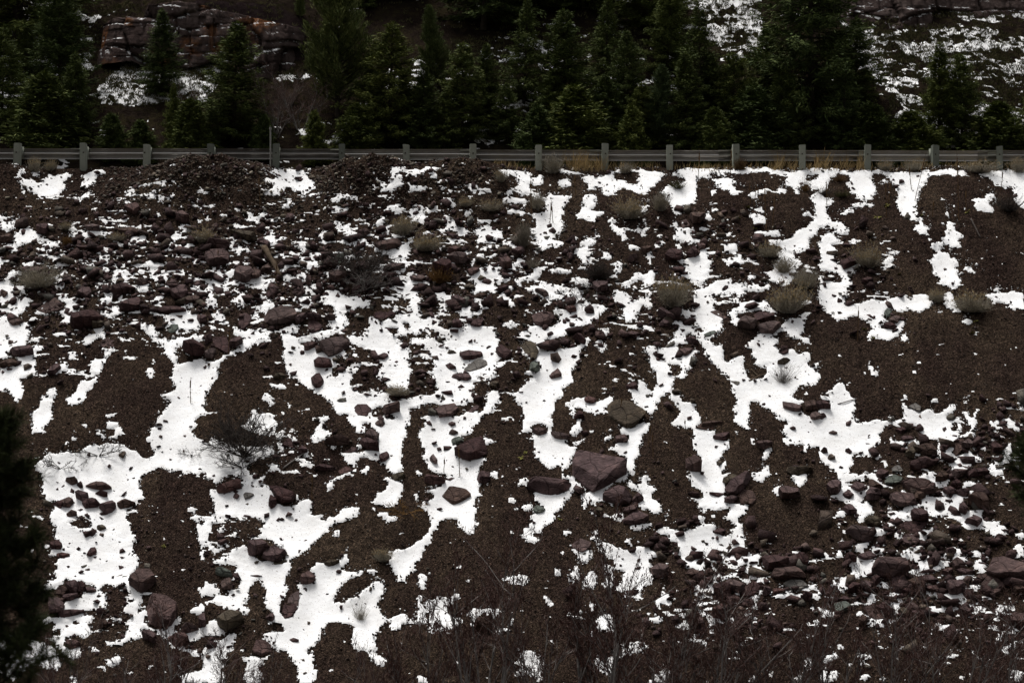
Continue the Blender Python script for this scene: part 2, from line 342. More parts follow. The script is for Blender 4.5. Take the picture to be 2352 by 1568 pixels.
# Snow patches traced as outlines on the slope.  Key = survey tile (row, column); one tile unit = 2 survey px.
SNOW = {
'00': """10,15 14,17 17,21 20,21 23,16 29,15 29,19 24,23 25,27 33,28 38,28 42,31 47,31 50,27 60,24 72,21 81,22 82,25 76,28 70,33 74,36 77,38 74,41 67,44 62,47 59,48 52,46 46,45 36,44 34,42 32,37 28,36 30,46 28,45 26,38 22,34 25,31 25,27 20,26 18,23
40,19 44,22 52,20 48,23 41,24 37,21
92,24 100,22 108,18 120,16 122,19 115,23 110,26 108,32 103,36 97,38 92,33 97,29 92,26
83,50 92,48 98,44 106,41 104,45 98,48 94,54 89,53
193,11 202,9 201,12 194,12
225,13 232,12 234,15 228,16
198,24 203,25 200,26
0,71 10,72 24,71 29,73 20,73 8,74 0,74
0,76 6,77 16,79 15,85 8,86 0,84 4,81
14,91 24,87 27,84 34,83 40,89 45,91 52,92 46,97 36,101 28,101 22,104 28,104 18,107 20,111 12,111 7,107 15,103 19,98 15,94
0,116 6,117 5,121 3,128 0,128
0,144 8,140 19,132 20,139 10,144 12,147 2,148 14,150 24,152 30,152 28,157 10,157 4,150 0,150
48,103 58,101 71,99 67,104 58,107 51,105
53,109 62,109 60,112 54,112
80,84 88,78 85,86 81,88
94,90 105,88 104,93 97,95
60,120 73,124 73,127 66,126
52,130 60,128 65,126 63,130 55,132
66,136 77,135 70,142 75,146 70,154 62,148 68,145
150,92 158,95 165,92 169,98 165,103 158,102 151,100
177,90 186,91 183,96
204,84 214,78 222,84 220,88 212,86
195,92 205,88 211,90 208,95 200,94
196,97 202,95 203,100 198,101
176,104 188,106 192,103 203,109 198,110 190,107 180,107
106,106 117,106 114,108
119,111 127,112 124,115
138,114 148,118 144,118
147,121 156,125 153,128
163,127 172,121 181,122 186,128 178,131 172,130
131,130 139,134 145,131 149,135 142,137 136,137
157,130 163,132 168,135 162,135
124,136 128,136 127,139
169,138 180,139 188,137 195,143 185,144 175,142
152,146 160,150 168,149 172,146 172,156 165,157 158,153
127,143 136,141 130,145
106,148 116,148 118,150 110,152
211,115 220,118 214,119
226,77 232,73 232,79
225,148 235,150 235,157 228,155""",
'01': """72,18 85,17 95,16 104,17 110,18 116,18 121,15 123,17 115,20 118,25 124,30 127,34 126,38 118,42 112,43 105,43 103,40 96,36 92,40 88,43 85,47 80,46 77,43 70,45 72,48 66,46 72,41 78,39 80,33 74,31 68,29 68,26 78,28 82,26 82,22
84,62 92,57 96,53 101,53 101,58 95,61
45,70 55,71 60,70 64,64 68,66 69,72 64,72 57,73 50,73
48,64 54,65 57,69 50,69
0,70 7,71 6,75 2,74
18,68 26,68 22,71
66,94 75,92 78,91 79,95 88,96 85,100 77,103 72,103 70,97
25,99 29,103 45,97 36,97 30,99 33,104 42,107 50,108 54,112 64,113 62,115 54,113 46,109 40,115 36,114 36,109 30,104
55,100 62,100 62,104
42,122 50,121 46,124
61,124 66,118 72,119 71,123 66,125
0,134 8,131 14,130 19,132 20,137 28,134 37,129 36,132 31,138 25,139 20,140 28,142 33,139 26,145 22,150 12,153 2,156 0,157 0,145 7,141 4,137
50,142 58,141 66,140 70,143 81,141 78,146 75,150 68,153 60,150 54,147 50,146
103,102 110,100 113,104 118,106 114,110 122,114 131,112 132,116 124,119 126,123 135,125 136,128 128,128 118,130 110,128 108,121 112,117 116,113 108,105
139,120 148,117 146,119 140,121
142,129 150,127 160,127 162,131 155,132 148,131
84,132 92,131 92,134 87,135
104,137 110,134 118,136 117,142 113,147 105,146 98,144 90,143 88,138 96,137 100,141 105,140
100,150 110,148 118,152 124,157 108,157
116,148 124,150 138,153 130,156 120,152
145,74 155,76 157,81 153,83 150,80
129,82 133,84 132,87
149,84 155,85 153,87
131,88 140,88 146,91 143,95 135,95 134,90
158,82 168,83 165,85 160,84
165,77 170,78 169,80
131,97 139,97 140,100 133,100
154,97 165,100 172,97 185,96 184,100 178,102 165,102 157,100
193,78 200,73 206,71 209,74 202,79 196,82
194,93 205,91 206,96 196,95
208,59 216,58 219,56 222,58 227,65 222,67 217,66 213,62
213,16 220,15 228,14 230,17 224,18 222,21 228,25 230,27 226,28 225,31 230,34 222,37 216,41 211,42 205,40 204,37 212,34 214,30 211,26 214,22
193,106 205,107 210,111 220,108 228,102 235,103 235,118 228,120 218,119 212,114 202,112 194,110
190,124 200,124 208,130 215,134 225,130 232,127 230,133 220,138 212,138 205,134 197,128
213,145 225,146 235,148 235,157 218,157""",
'02': """0,18 10,17 16,17 20,13 28,14 33,16 32,20 26,21 23,18 17,20 10,20 8,25 0,26
27,23 33,22 32,26 28,27
35,30 44,28 44,31 37,32
34,35 40,37 46,36 42,39 37,40
18,63 24,59 33,59 30,63 27,66 19,66
0,68 10,70 20,70 24,72 18,76 8,77 0,76
36,70 44,71 46,74 40,74
42,77 50,77 55,81 64,83 67,88 64,92 56,91 58,88 50,86 43,85 41,80
32,82 40,85 44,86 40,89 35,86
12,88 22,87 28,88 20,90
42,93 52,97 58,96 62,100 60,103 54,101 48,99
60,110 70,111 66,116
92,14 96,16 105,17 112,16 120,18 128,19 140,21 139,26 148,27 152,33 146,33 136,32 130,34 122,28 126,25 118,23 108,24 104,19 98,18
147,20 152,22 154,30 152,33 146,32 148,26
155,18 165,17 175,17 185,18 195,19 200,22 190,21 180,20 168,19 160,19
81,26 86,29 92,30 94,32 88,31
128,33 134,32 138,37 142,40 138,43 134,44 130,47 125,42 126,38 118,38 112,41 112,45 115,48 125,48 132,50 138,54 132,57 126,55 118,55 108,54 112,59 120,60 126,64 136,66 130,69 120,66 110,66 118,61 108,57 105,52
138,44 145,40 148,44 156,48 164,46 175,47 186,47 187,50 178,54 178,60 176,66 174,72 176,78 180,84 172,88 170,93 160,96 175,100 177,103 168,105 155,106 148,112 144,115 136,116 128,118 134,121 128,126 118,128 110,130 104,129 100,132 108,135 100,139 92,142 98,143 110,139 115,143 108,147 95,149 88,152 80,155 72,152 76,147 68,140 75,136 82,132 90,131 95,128 110,128 118,126 122,120 130,117 142,113 150,106 148,100 142,96 138,93 140,88 145,84 146,78 142,72 136,68 146,66 155,65 160,62 155,58 158,52 150,50 142,47
172,30 178,27 184,28 182,31 186,34 178,37 172,36
195,25 205,24 212,26 224,25 230,19 235,18 235,45 228,46 224,44 220,38 214,34 210,38 206,42 209,36 205,33 200,29
200,47 208,46 215,48 210,54 216,57 212,60 205,64 216,64 222,68 226,64 224,67 214,70 216,75 210,77 206,73 200,72 195,70 186,75 190,72 196,66 197,60 204,58 199,53
230,72 235,74 235,88 232,84 230,78
195,101 205,97 213,98 212,102 205,105 196,103
183,110 194,109 200,106 206,105 202,109 208,112 214,110 205,116 212,120 200,123 196,118 188,113
220,110 230,113 232,120 222,118
184,94 192,93 190,96
210,92 220,93 224,96 216,95
0,144 10,143 22,143 18,148 12,152 16,156 0,157
45,120 52,122 56,125 50,126 47,123
55,131 64,132 62,134
68,122 76,116 86,111 82,118 84,122 78,120 72,124
86,118 95,114 100,113 92,119
82,82 92,80 100,84 108,92 104,97 92,100 82,101 76,98 80,94 74,88
108,99 118,96 128,98 126,102 115,102
60,66 70,65 74,68 66,70
138,138 142,132 150,128 153,132 150,138 145,143 138,144 128,144 125,150 120,146 126,141
150,145 160,148 170,150 182,152 185,157 160,157 152,152
137,150 143,152 146,157 138,157
160,132 175,130 185,133 180,136 168,135
185,140 200,141 210,145 205,152 192,150 188,146
192,128 205,127 202,131""",
'03': """0,17 15,16 30,17 40,18 50,19 60,20 66,21 70,18 78,17 85,15 95,15 108,15 120,16 135,17 150,16 165,15 178,16 188,18 196,21 200,24 192,22 180,20 165,19 150,20 135,20 115,19 110,22 112,24 105,25 98,26 95,30 90,29 82,29 80,26 72,23 62,21 52,24 56,28 50,32 46,35 40,37 35,35 28,32 26,28 30,22 25,18 10,18 0,20
0,30 12,28 14,32 20,35 32,36 38,38 42,42 36,44 28,43 22,41 16,39 5,38 0,44
55,40 60,36 68,36 74,33 80,31 88,30 94,32 95,40 94,50 90,56 84,58 78,58 74,60 68,60 62,56 60,50 57,46 54,42
66,62 74,64 74,68 68,65
34,58 40,57 38,61 32,66 30,64
116,27 125,27 130,26 136,28 137,32 130,35 138,37 138,40 150,40 148,43 140,46 134,44 132,41 124,38 118,37 115,34
115,20 128,20 126,23 118,24
110,42 116,40 117,43 112,45
152,44 160,42 170,40 178,39 176,42 168,45 160,47 153,46
186,38 198,39 200,42 192,43
196,22 204,20 212,17 225,16 235,15 235,20 224,22 218,25 222,30 230,29 235,26 235,40 228,38 222,33 212,35 212,42 208,44 206,38 198,34 192,34 198,28
226,46 232,43 235,45 235,88 228,92 222,98 226,104 216,109 208,113 198,112 192,108 196,104 186,102 176,100 180,97 195,98 204,95 207,90 214,85 222,82 226,78 232,74 230,66 230,58 228,52
186,128 200,124 210,120 216,122 208,130 206,140 200,148 192,150 186,146 178,144 172,142 180,148 176,152 165,150 160,148 150,150 142,147 135,146 128,143 120,143 114,148 108,152 98,154 94,157 115,157 130,157 145,155 155,156 170,156
186,112 194,110 200,113 206,118 204,122 196,124 200,128 192,136 190,142 180,140 174,136 168,135 170,133 178,134 188,130 183,126 190,120
110,62 116,61 119,63 113,65
103,67 110,67 113,70 109,74 105,70
152,69 158,68 165,67 170,68 173,74 172,79 166,80 162,77 158,73
160,61 172,58 170,61 163,62
178,60 186,57 185,60 180,62
215,65 225,64 226,68 218,70
206,72 212,76 214,79 208,75
0,78 5,82 8,86 18,81 16,84 12,88 14,94 13,98 10,97 8,92 0,90
18,87 28,84 31,86 30,89 22,88
30,92 34,85 37,80 39,85 34,91 28,94
32,72 36,75 38,78 34,77
14,101 22,103 29,105 27,108 18,107
68,76 72,78 74,84 82,83 92,84 88,88 85,92 92,94 98,93 95,97 104,102 100,103 92,100 86,102 78,100 74,97 70,94 68,92 72,88 70,82
68,100 76,103 78,107 72,106
45,102 54,100 60,98 56,103 50,104
46,93 54,93 54,96
110,89 116,88 117,93 112,92
128,91 134,87 133,90 136,94 130,93
98,109 104,108 108,112 106,117 111,124 108,130 112,133 108,136 100,141 108,138 104,145 96,150 92,146 86,142 80,138 75,134 82,133 84,129 76,123 66,119 76,120 84,119 92,117 97,113
125,104 132,103 140,102 143,108 136,111 127,110
122,118 130,120 138,117 145,113 147,118 150,122 142,127 134,127 127,124
150,117 160,113 162,117 155,120
153,102 165,100 172,101 160,103
160,88 175,88 186,85 192,92 184,93 172,92 163,92
0,120 6,122 8,128 5,135 0,138
36,112 42,110 43,118 42,124 38,120
8,146 18,142 22,136 28,134 36,138 40,134 46,130 45,138 44,148 38,152 32,150 35,145 28,143 20,146 12,148 18,151 28,151 24,154 10,153
148,139 160,139 158,141""",
'04': """0,16 20,17 32,20 45,18 60,18 70,17 80,20 95,19 110,19 122,19 135,18 150,16 160,18 170,19 168,23 158,23 145,21 130,22 125,26 126,29 121,33 117,38 115,44 113,50 112,58 107,56 105,59 110,63 114,68 117,72 118,77 112,76 105,74 98,71 93,66 90,60 86,55 90,50 92,43 88,37 83,30 80,24 72,21 62,22 56,26 60,30 64,36 66,42 62,47 56,52 50,50 45,48 40,44 36,38 30,34 34,30 36,26 32,24 25,20 18,20 16,26 10,30 8,38 0,36
0,30 8,32 6,40 4,48 10,52 18,51 16,56 10,60 8,66 12,70 10,74 16,76 22,77 30,80 34,85 33,89 26,91 22,90 14,91 22,96 24,100 18,102 12,103 18,107 18,117 20,124 10,120 0,118 0,98 2,98 5,92 12,88 22,89 22,86 12,80 2,82 0,80
0,112 8,110 18,117 14,122 22,126 30,128 38,124 48,121 44,130 38,136 34,142 40,147 33,152 30,157 0,157 0,136 4,142 16,147 28,146 26,140 20,134 4,132 0,128
17,66 25,66 32,62 38,61 40,66 32,68 24,68
33,60 45,56 55,54 64,57 60,59 50,58 38,61
69,30 77,29 77,32 72,33
107,84 113,80 120,79 128,84 124,87 126,91 120,91 114,88
117,97 127,94 134,96 128,98
128,102 135,99 142,99 143,105 138,110 145,113 151,114 150,118 160,121 160,125 154,128 160,133 158,138 162,143 163,147 155,153 148,150 140,148 137,141 130,135 131,129 126,123 128,120 134,118 130,115 137,112
146,78 150,76 155,79 156,85 162,88 166,90 160,95 157,98 160,101 164,104 160,107 152,105 147,101 140,96 146,94 144,88 148,83
142,66 148,62 147,70
150,57 158,56 156,59
173,51 182,50 190,52 194,53 196,57 200,62 202,64 196,66 190,64 182,64 178,60 180,55
190,47 198,45 203,46 198,50
182,22 192,25 200,30 208,34 214,37 220,34 226,40 224,46 226,54 232,60 240,62 240,18 225,17 212,18 205,19 196,20
163,129 170,126 177,133 180,136 172,133
173,93 180,93 178,96
37,97 42,96 45,102 40,103
66,99 72,99 71,103
75,117 85,115 85,120 80,126 76,124
198,154 205,151 207,156""",
'10': """0,0 28,0 30,6 22,8 15,6 12,8 18,11 14,14 20,12 27,10 36,14 33,20 29,26 24,31 20,29 12,28 0,30
0,36 10,34 16,30 24,36 22,40 30,42 34,45 33,50 34,56 31,62 30,66 33,68 28,71 20,70 22,65 14,65 5,65 10,60 0,58
0,58 10,61 22,63 30,66 28,71 22,71 12,72 6,75 10,79 20,81 28,79 34,75 40,70 48,68 44,74 38,82 36,86 41,88 41,94 37,101 28,104 20,107 24,112 26,120 25,126 20,133 16,130 15,124 8,120 0,119 0,95 8,91 18,88 20,83 12,82 2,84 0,82
36,60 48,59 46,63 40,63
74,14 85,13 87,18 86,26 95,27 88,31 82,37 80,43 75,43 72,41 76,36 70,34 72,31 62,31 52,33 44,32 43,29 50,29 58,31 66,29 74,26 78,24 75,18
86,50 92,52 91,54
96,58 105,55 108,49 120,46 128,44 134,36 142,34 136,32 126,38 122,36 118,30 128,26 138,23 141,28 142,33 130,40 124,46 118,48 122,54 116,58 108,60 104,64 98,66 96,62
115,15 118,19 128,18 134,11 143,11 138,15 128,12 118,14
116,67 122,72 132,70 128,76 124,82 120,80 120,74
134,56 143,58 145,63 136,62
77,76 85,75 86,80 80,82
104,86 112,84 122,83 122,88 116,92 118,98 112,101 106,100 104,94
70,88 76,87 80,94 74,98 62,101 66,95 70,92
86,122 90,112 96,107 104,108 110,104 114,105 107,112 103,118 98,124 94,132 88,135 80,137 76,135 78,130
54,120 64,118 66,126 60,128 52,124
36,146 44,140 48,133 52,128 60,130 62,135 58,142 62,149 56,154 55,157 38,157 37,150
44,127 50,124 52,128
172,16 180,12 190,6 186,14 176,18
158,0 172,0 172,5 164,5
160,44 170,42 178,46 182,56 183,60 176,62 182,66 186,61 195,64 206,58 214,60 222,55 232,56 235,60 224,63 214,66 206,68 200,70 200,74 203,80 203,88 198,88 196,82 190,78 188,70 182,62 175,60 170,55 165,48
165,26 175,28 184,32 192,33 200,28 210,26 216,30 225,32 230,38 230,46 225,50 218,50 210,48 204,52 200,46 192,47 188,42 196,36 184,34 176,32
204,22 214,18 222,22 216,25
222,0 235,0 235,12 228,8
172,86 178,84 178,88 173,88
168,96 176,94 177,98 176,104 173,107 170,102
235,80 228,84 218,86 208,90 198,91 202,94 198,96 197,104 199,112 204,118 200,122 192,124 186,125 186,128 190,131 196,130 197,133 192,137 188,141 186,146 180,150 180,157 215,157 222,152 235,148
210,74 218,78 228,82 216,80
122,147 130,145 130,148 125,149
142,110 149,107 146,111""",
'11': """0,89 8,88 17,86 16,90 12,93 16,97 15,103 10,107 7,112 8,118 3,120 0,126
18,86 24,81 32,77 42,73 50,70 58,66 66,64 75,64 77,58 73,60 74,54 66,54 58,54 50,50 44,51 38,47 34,46 32,50 38,56 44,58 46,62 42,66 38,71 32,75 24,79 18,83
0,0 12,0 8,6 12,12 11,17 4,16 0,14
35,15 40,9 46,7 52,13 48,19 42,24 36,22
15,28 24,26 28,30 20,36 12,37 8,43 12,48 20,49 14,50 8,47 9,40
55,25 65,20 73,16 82,21 74,25 70,32 66,28 60,26
55,34 64,31 60,36
166,60 178,58 186,55 195,53 205,55 214,54 220,58 226,64 232,70 235,74 235,120 225,118 214,116 208,110 202,105 196,104 195,100 200,97 204,90 200,84 195,79 190,74 184,70 175,68 168,66
87,52 95,46 102,45 110,48 104,52 98,52 94,56 100,58 108,58 116,56 124,54 135,51 148,48 158,46 162,48 155,52 148,52 144,56 136,60 130,62 124,61 116,60 108,62 112,68 118,70 125,65 130,64 128,70 134,74 140,79 150,78 160,74 166,70 160,76 152,82 150,88 152,92 144,94 146,100 150,104 155,100 160,99 163,90 166,93 170,98 168,108 166,112 172,116 168,120 178,123 186,120 194,119 200,122 210,120 212,128 205,130 212,134 222,132 235,130 235,150 225,152 215,146 205,144 208,138 200,138 192,142 190,148 178,152 165,147 152,145 148,138 140,128 130,122 120,117 112,112 107,108 100,103 94,98 93,88 91,78 90,66 88,58
103,0 118,0 122,4 110,6 104,12 112,14 118,12 126,16 130,20 120,22 112,24 108,29 106,25 112,18 104,15
136,6 150,4 158,8 165,14 175,12 186,14 190,20 185,24 178,22 170,26 160,24 156,33 165,38 160,44 150,46 142,46 140,42 150,38 155,34 150,26 140,20 132,16
190,34 196,38 206,40 216,38 222,34 235,35 235,40 228,42 230,48 235,52 228,58 222,56 222,50 215,46 208,54 196,56 190,53
65,102 77,102 75,104 67,104
70,112 80,114 90,113 92,117 84,117 74,115
67,124 74,124 78,130 80,136 74,136 70,128
94,137 100,136 99,139
48,157 52,150 56,145 62,147 72,146 80,148 78,152 84,157
132,152 140,148 142,148 136,154 134,157
225,0 235,0 235,14 226,12
D160,84 165,76 175,70 185,73 192,79 200,86 205,91 201,97 196,103 193,108 188,118 180,123 172,118 168,112 172,106 170,98 166,90 155,90""",
'12': """0,8 8,10 14,15 13,22 12,30 6,33 0,32
0,0 12,0 14,5 5,8 0,8
20,10 28,6 36,6 44,10 50,10 60,14 65,20 60,26 70,24 80,20 86,16 93,16 90,22 84,26 78,30 70,32 64,34 58,30 50,24 44,20 36,16 28,14
72,6 80,0 100,0 104,5 98,7 88,6 75,9
114,0 122,0 116,4 108,6 112,12 108,14 104,8
30,25 40,24 46,28 38,30
0,36 8,34 20,38 24,34 32,36 36,40 34,44 38,48 48,50 50,46 58,48 66,44 70,40 74,46 82,46 90,48 96,45 98,50 100,58 102,66 100,74 103,80 100,86 96,88 98,92 100,98 99,102 93,107 88,105 84,100 78,104 72,110 70,115 75,124 72,130 64,134 56,135 46,138 50,145 44,140 36,136 30,134 20,134 12,138 0,139 0,128 10,126 18,125 26,124 32,120 30,113 28,108 26,104 30,100 26,96 30,90 28,84 24,80 20,72 12,68 4,66 0,60 10,60 16,58 5,54 0,50
D6,80 14,76 22,77 27,84 26,92 20,97 12,95 6,88
D10,108 18,104 26,108 30,118 28,124 20,122 12,118
D8,55 20,50 30,50 36,56 25,59 12,60
D24,62 35,60 44,60 38,66 28,65
20,150 30,147 45,149 60,148 66,144 74,144 80,140 78,146 84,142 88,134 90,126 92,121 98,119 104,124 103,130 98,136 97,142 90,146 84,150 78,156 76,157 30,157
83,114 92,112 90,115
122,64 124,58 130,54 120,53 132,50 140,46 146,44 152,46 164,46 172,40 176,30 172,26 166,24 168,30 177,28 180,30 190,28 186,18 192,14 205,16 202,20 210,22 220,22 226,26 222,32 214,36 210,42 200,45 190,46 188,52 180,50 184,56 175,56 170,58 160,60 152,63 156,66 165,70 180,72 192,69 198,64 206,58 207,62 200,70 195,76 195,84 192,90 186,92 186,98 189,104 186,110 178,114 170,118 176,121 177,126 170,127 166,132 164,138 168,142 162,148 156,152 148,154 138,152 132,148 130,142 128,136 120,132 122,126 120,124 128,118 130,112 138,108 145,105 144,102 138,103 128,97 135,98 145,98 152,94 150,88 145,85 138,84 132,80 127,74 126,70 132,72 140,64 130,62
116,95 118,94 118,99
108,85 114,86 110,88
100,151 112,150 118,148 116,152 106,153
120,147 125,147 124,150
110,42 120,42 128,44 118,47 110,46
139,30 145,34 142,38
113,19 122,20 118,23
221,50 228,48 229,52 224,56 222,60
216,70 224,68 226,72 220,76
188,133 185,138 195,134 205,136 214,132 220,130 228,127 226,120 220,117 228,118 224,122 235,128 235,140 228,136 224,140 228,146 220,146 212,145 205,143 198,140 194,138 188,142 182,138 174,136 182,132 190,130 198,128 200,126 203,130 210,134
184,146 188,140 192,150 186,150
190,152 200,148 202,146 196,153
148,157 160,153 168,157
140,0 150,2 160,4 170,10 180,8 186,4 200,2 206,6 195,12 185,14 175,16 168,12 160,14 150,12 146,8
148,14 155,18 165,17 160,20 152,19
208,10 222,9 216,12""",
'13': """0,4 8,5 16,10 18,16 26,16 30,13 38,14 42,20 44,24 36,24 32,20 30,28 24,34 20,39 16,42 12,41 13,36 10,28 12,25 6,20 0,18
36,6 44,5 40,12 36,11
9,50 14,52 19,52 16,56 11,54
39,32 46,36 42,36
42,40 50,44 46,43
90,10 95,2 110,2 111,15 115,27 122,34 126,38 123,42 118,44 124,45 126,48 121,52 118,56 112,58 105,57 104,60 110,66 118,70 122,66 125,72 125,84 128,88 138,82 148,80 149,86 147,92 152,98 152,104 156,108 165,106 172,105 175,98 180,92 184,88 170,90 162,91 160,86 165,83 156,80 162,75 152,72 150,68 158,63 162,57 166,54 180,54 184,60 190,62 184,66 188,74 196,78 200,73 205,71 210,78 216,77 222,75 226,82 220,87 226,93 235,98 235,110 225,112 215,114 208,120 202,124 206,130 218,132 210,134 195,133 204,140 215,143 222,150 235,154 235,157 200,157 196,152 188,148 178,142 170,137 165,132 158,132 156,136 155,148 154,157 138,157 139,148 138,140 141,132 139,124 136,118 134,114 140,113 134,110 132,105 126,100 118,94 112,88 108,80 104,74 100,66 95,60 90,56 94,53 104,52 112,53 104,50 100,47 92,44 94,40 84,36 78,38 74,38 78,32 70,34 80,28 90,30 96,26 92,20
32,71 40,72 46,70 54,71 60,70 62,66 64,60 72,60 70,54 74,50 72,44 62,40 60,38 70,40 78,40 82,44 88,46 92,52 84,54 80,58 86,62 84,66 72,66 73,72 76,78 82,80 88,76 92,73 96,72 95,75 90,78 91,84 88,90 90,94 84,96 76,94 76,88 68,88 60,90 64,96 66,104 70,108 66,114 65,120 58,124 52,128 46,130 44,126 44,120 48,114 49,104 46,96 42,90 38,85 40,80 36,76
72,105 76,100 82,98 84,102 78,106
92,107 96,107 95,112
16,119 24,116 28,113 26,109 24,106 32,108 36,114 40,119 42,124 40,126 44,130 48,134 46,142 40,147 34,143 26,136 24,132 20,126
63,125 70,124 78,124 74,128 78,132 88,133 92,137 90,142 96,144 99,150 98,157 62,157 68,154 76,147 74,140 70,134 66,130
112,4 120,2 130,0 150,0 148,6 152,10 145,12 138,8 130,6 124,10 130,13 142,14 148,18 156,16 165,18 175,17 178,22 184,28 190,32 184,34 178,30 168,27 155,27 148,30 141,32 142,38 144,43 138,44 136,38 130,32 136,26 145,23 150,18 140,18 132,12 120,10 114,12
170,50 182,48 190,46 196,40 204,38 212,36 218,40 218,46 216,52 212,60 206,60 200,55 198,52 204,49 192,50 184,52
212,18 222,15 226,18 218,21
208,57 218,58 226,60 222,66 214,62
36,157 42,155 44,157
228,88 234,88 235,93 230,94
216,122 222,122 220,125""",
'14': """0,0 33,0 32,8 30,14 28,18 35,20 42,20 50,18 60,15 66,18 75,18 85,13 98,11 104,15 110,17 108,11 116,9 124,10 126,16 132,18 130,22 125,24 118,30 110,29 102,26 92,30 82,26 76,29 72,34 78,38 74,42 70,46 62,44 54,41 46,36 40,33 34,36 28,40 20,36 14,32 8,27 0,19
86,40 94,36 96,40 100,42 95,44 93,52 88,58 82,63 76,61 70,60 62,58 56,60 54,57 60,52 62,47 70,49 76,49 84,48 90,47
92,59 100,56 103,59 95,62
142,10 145,6 152,6 154,14 158,20 162,27 168,29 156,28 148,24 145,18
190,10 200,8 212,8 222,6 235,8 235,28 228,24 226,28 220,26 216,20 208,18 200,18 196,14
132,30 140,27 139,32
162,41 170,37 176,40 170,43
176,52 182,52 180,56
92,77 96,76 95,78
53,88 58,92 66,95 68,99 66,103 59,103 59,97 55,92
104,98 113,97 110,100
155,101 160,99 158,102
208,89 214,90 212,92
96,126 100,123 102,130
128,131 136,127 137,133 130,134
164,130 172,130 170,133
8,121 18,120 17,112 22,110 28,114 32,120 35,124 40,129 42,132 40,136 42,140 39,146 40,152 42,157 0,157 0,140 8,140 14,136 12,130 4,128 0,126 0,123 6,126 14,126
94,136 98,135 105,142 116,146 120,143 128,140 130,150 130,157 80,157 85,153 95,153 98,150 94,146 98,144
55,156 70,154 85,153 85,157 56,157
132,147 142,143 150,138 156,139 154,144 148,148 144,152 142,157 135,157
165,143 172,145 173,152 177,150 178,146 180,142 182,142 180,148 180,157 172,157
155,152 162,148 160,155
213,153 218,150 221,156
228,136 235,136 235,143 230,141""",
'20': """37,0 58,0 55,8 50,13 54,16 44,16 36,14 40,8
93,8 100,8 100,11 96,11
121,8 126,4 130,6 138,7 132,11 124,12
108,18 114,16 118,21 126,21 134,18 132,13 138,10 141,16 140,20 132,24 126,25 116,22
64,22 72,21 70,23
81,22 87,22 85,26
74,31 80,31 78,33
184,0 225,0 222,6 225,10 218,14 222,20 228,24 235,27 235,62 228,66 220,62 212,62 204,60 196,62 190,58 184,56 176,60 168,64 160,70 158,78 162,84 166,90 160,95 152,97 158,99 146,104 144,110 147,118 150,126 154,134 156,142 148,150 150,157 55,157 58,150 70,145 62,140 64,134 62,128 66,125 58,120 56,112 62,106 66,100 62,96 52,95 50,85 48,70 46,62 40,58 42,52 50,45 54,42 62,43 70,42 78,40 86,41 92,39 98,34 106,31 115,33 122,30 130,30 138,32 145,35 155,38 162,43 168,48 174,44 180,42 175,36 172,28 172,20 170,18 175,12 180,8
190,76 194,75 192,77
208,86 212,88 217,93 212,91
213,103 220,101 224,106 222,110 227,114 230,120 235,122 235,150 228,145 226,138 228,130 222,128 228,122 222,116 224,110
206,118 212,117 210,119
D82,118 96,112 104,118 106,126 96,128 85,125 78,122""",
'21': """45,9 52,3 56,0 66,0 74,3 80,4 87,9 82,11 78,14 82,18 70,20 60,16 50,14
6,82 14,84 24,87 34,84 42,76 48,74 56,80 66,81 74,79 79,86 76,94 78,100 84,98 92,102 100,103 108,100 115,93 121,93 125,97 122,104 118,113 126,113 134,110 136,111 130,116 127,119 135,118 143,114 150,117 152,110 158,106 165,105 174,104 178,104 176,110 168,115 160,119 152,121 145,125 140,126 144,130 136,133 132,138 128,142 122,146 116,152 110,157 96,157 92,150 84,146 70,138 62,140 52,141 48,145 49,157 30,157 33,150 40,148 48,141 55,139 64,134 62,130 66,126 70,122 64,116 55,114 46,115 36,113 28,116 16,114 8,112 12,104 11,95 7,88
0,30 12,24 25,29 40,32 60,34 78,32 80,40 74,44 60,46 52,52 48,58 54,70 62,70 70,66 68,72 58,79 48,72 40,68 30,66 22,68 18,75 12,76 8,70 0,70
0,113 10,114 22,117 30,115 24,118 12,120 5,122 8,130 4,136 6,140 0,143
36,116 46,117 54,119 50,120 40,118
57,112 66,111 62,115
14,129 20,125 23,127 20,131
28,130 36,132 40,136 33,138
0,145 10,147 16,150 26,145 28,143 28,146 20,152 12,154 4,150
84,18 88,13 92,14 90,22 86,26 82,22
95,20 104,20 106,26 102,30 98,26
83,28 88,30 92,37 88,38 84,36
84,43 92,41 100,38 106,34 108,31 110,32 106,38 98,41 88,44
107,48 112,44 118,38 120,37 116,42 112,46 118,50 124,49 124,54 118,57 113,55 112,50 104,49
73,59 79,54 86,56 86,60 80,63 75,61
130,10 134,2 138,0 136,6 134,10 138,14 147,18 142,21 138,26 130,26 122,26 124,20 126,14
138,30 144,31 151,33 150,35 142,33
159,33 167,33 164,36
173,31 180,30 182,36 176,35
162,0 172,0 178,4 180,8 186,12 185,18 180,20 174,16 170,10
172,2 185,0 205,0 215,4 222,0 235,2 235,6 230,12 232,20 228,26 226,34 225,40 226,46 222,48 226,52 228,58 224,62 220,66 215,64 212,58 206,54 198,50 190,46 184,45 178,46 172,50 174,55 168,56 161,51 158,42 154,38 165,41 178,40 186,38 196,36 200,30 200,20 194,12 190,8 180,5
140,80 141,76 147,70 156,66 168,60 176,59 176,61 165,65 155,69 149,73 148,78 143,83
178,62 184,57 186,53 188,57 190,59 186,64 180,65
205,70 211,66 214,71 222,73 226,76 229,80 228,86 224,90 220,98 224,100 216,102 206,102 200,100 194,97 198,92 196,88 206,84 211,80 210,74
196,112 204,109 213,110 208,114 222,115 212,121 208,115
190,104 198,104 194,107
148,131 153,129 156,128 155,133 150,137 147,134
102,86 110,89 106,91
160,152 165,149 164,154
205,157 215,155 225,151 235,149 235,157""",
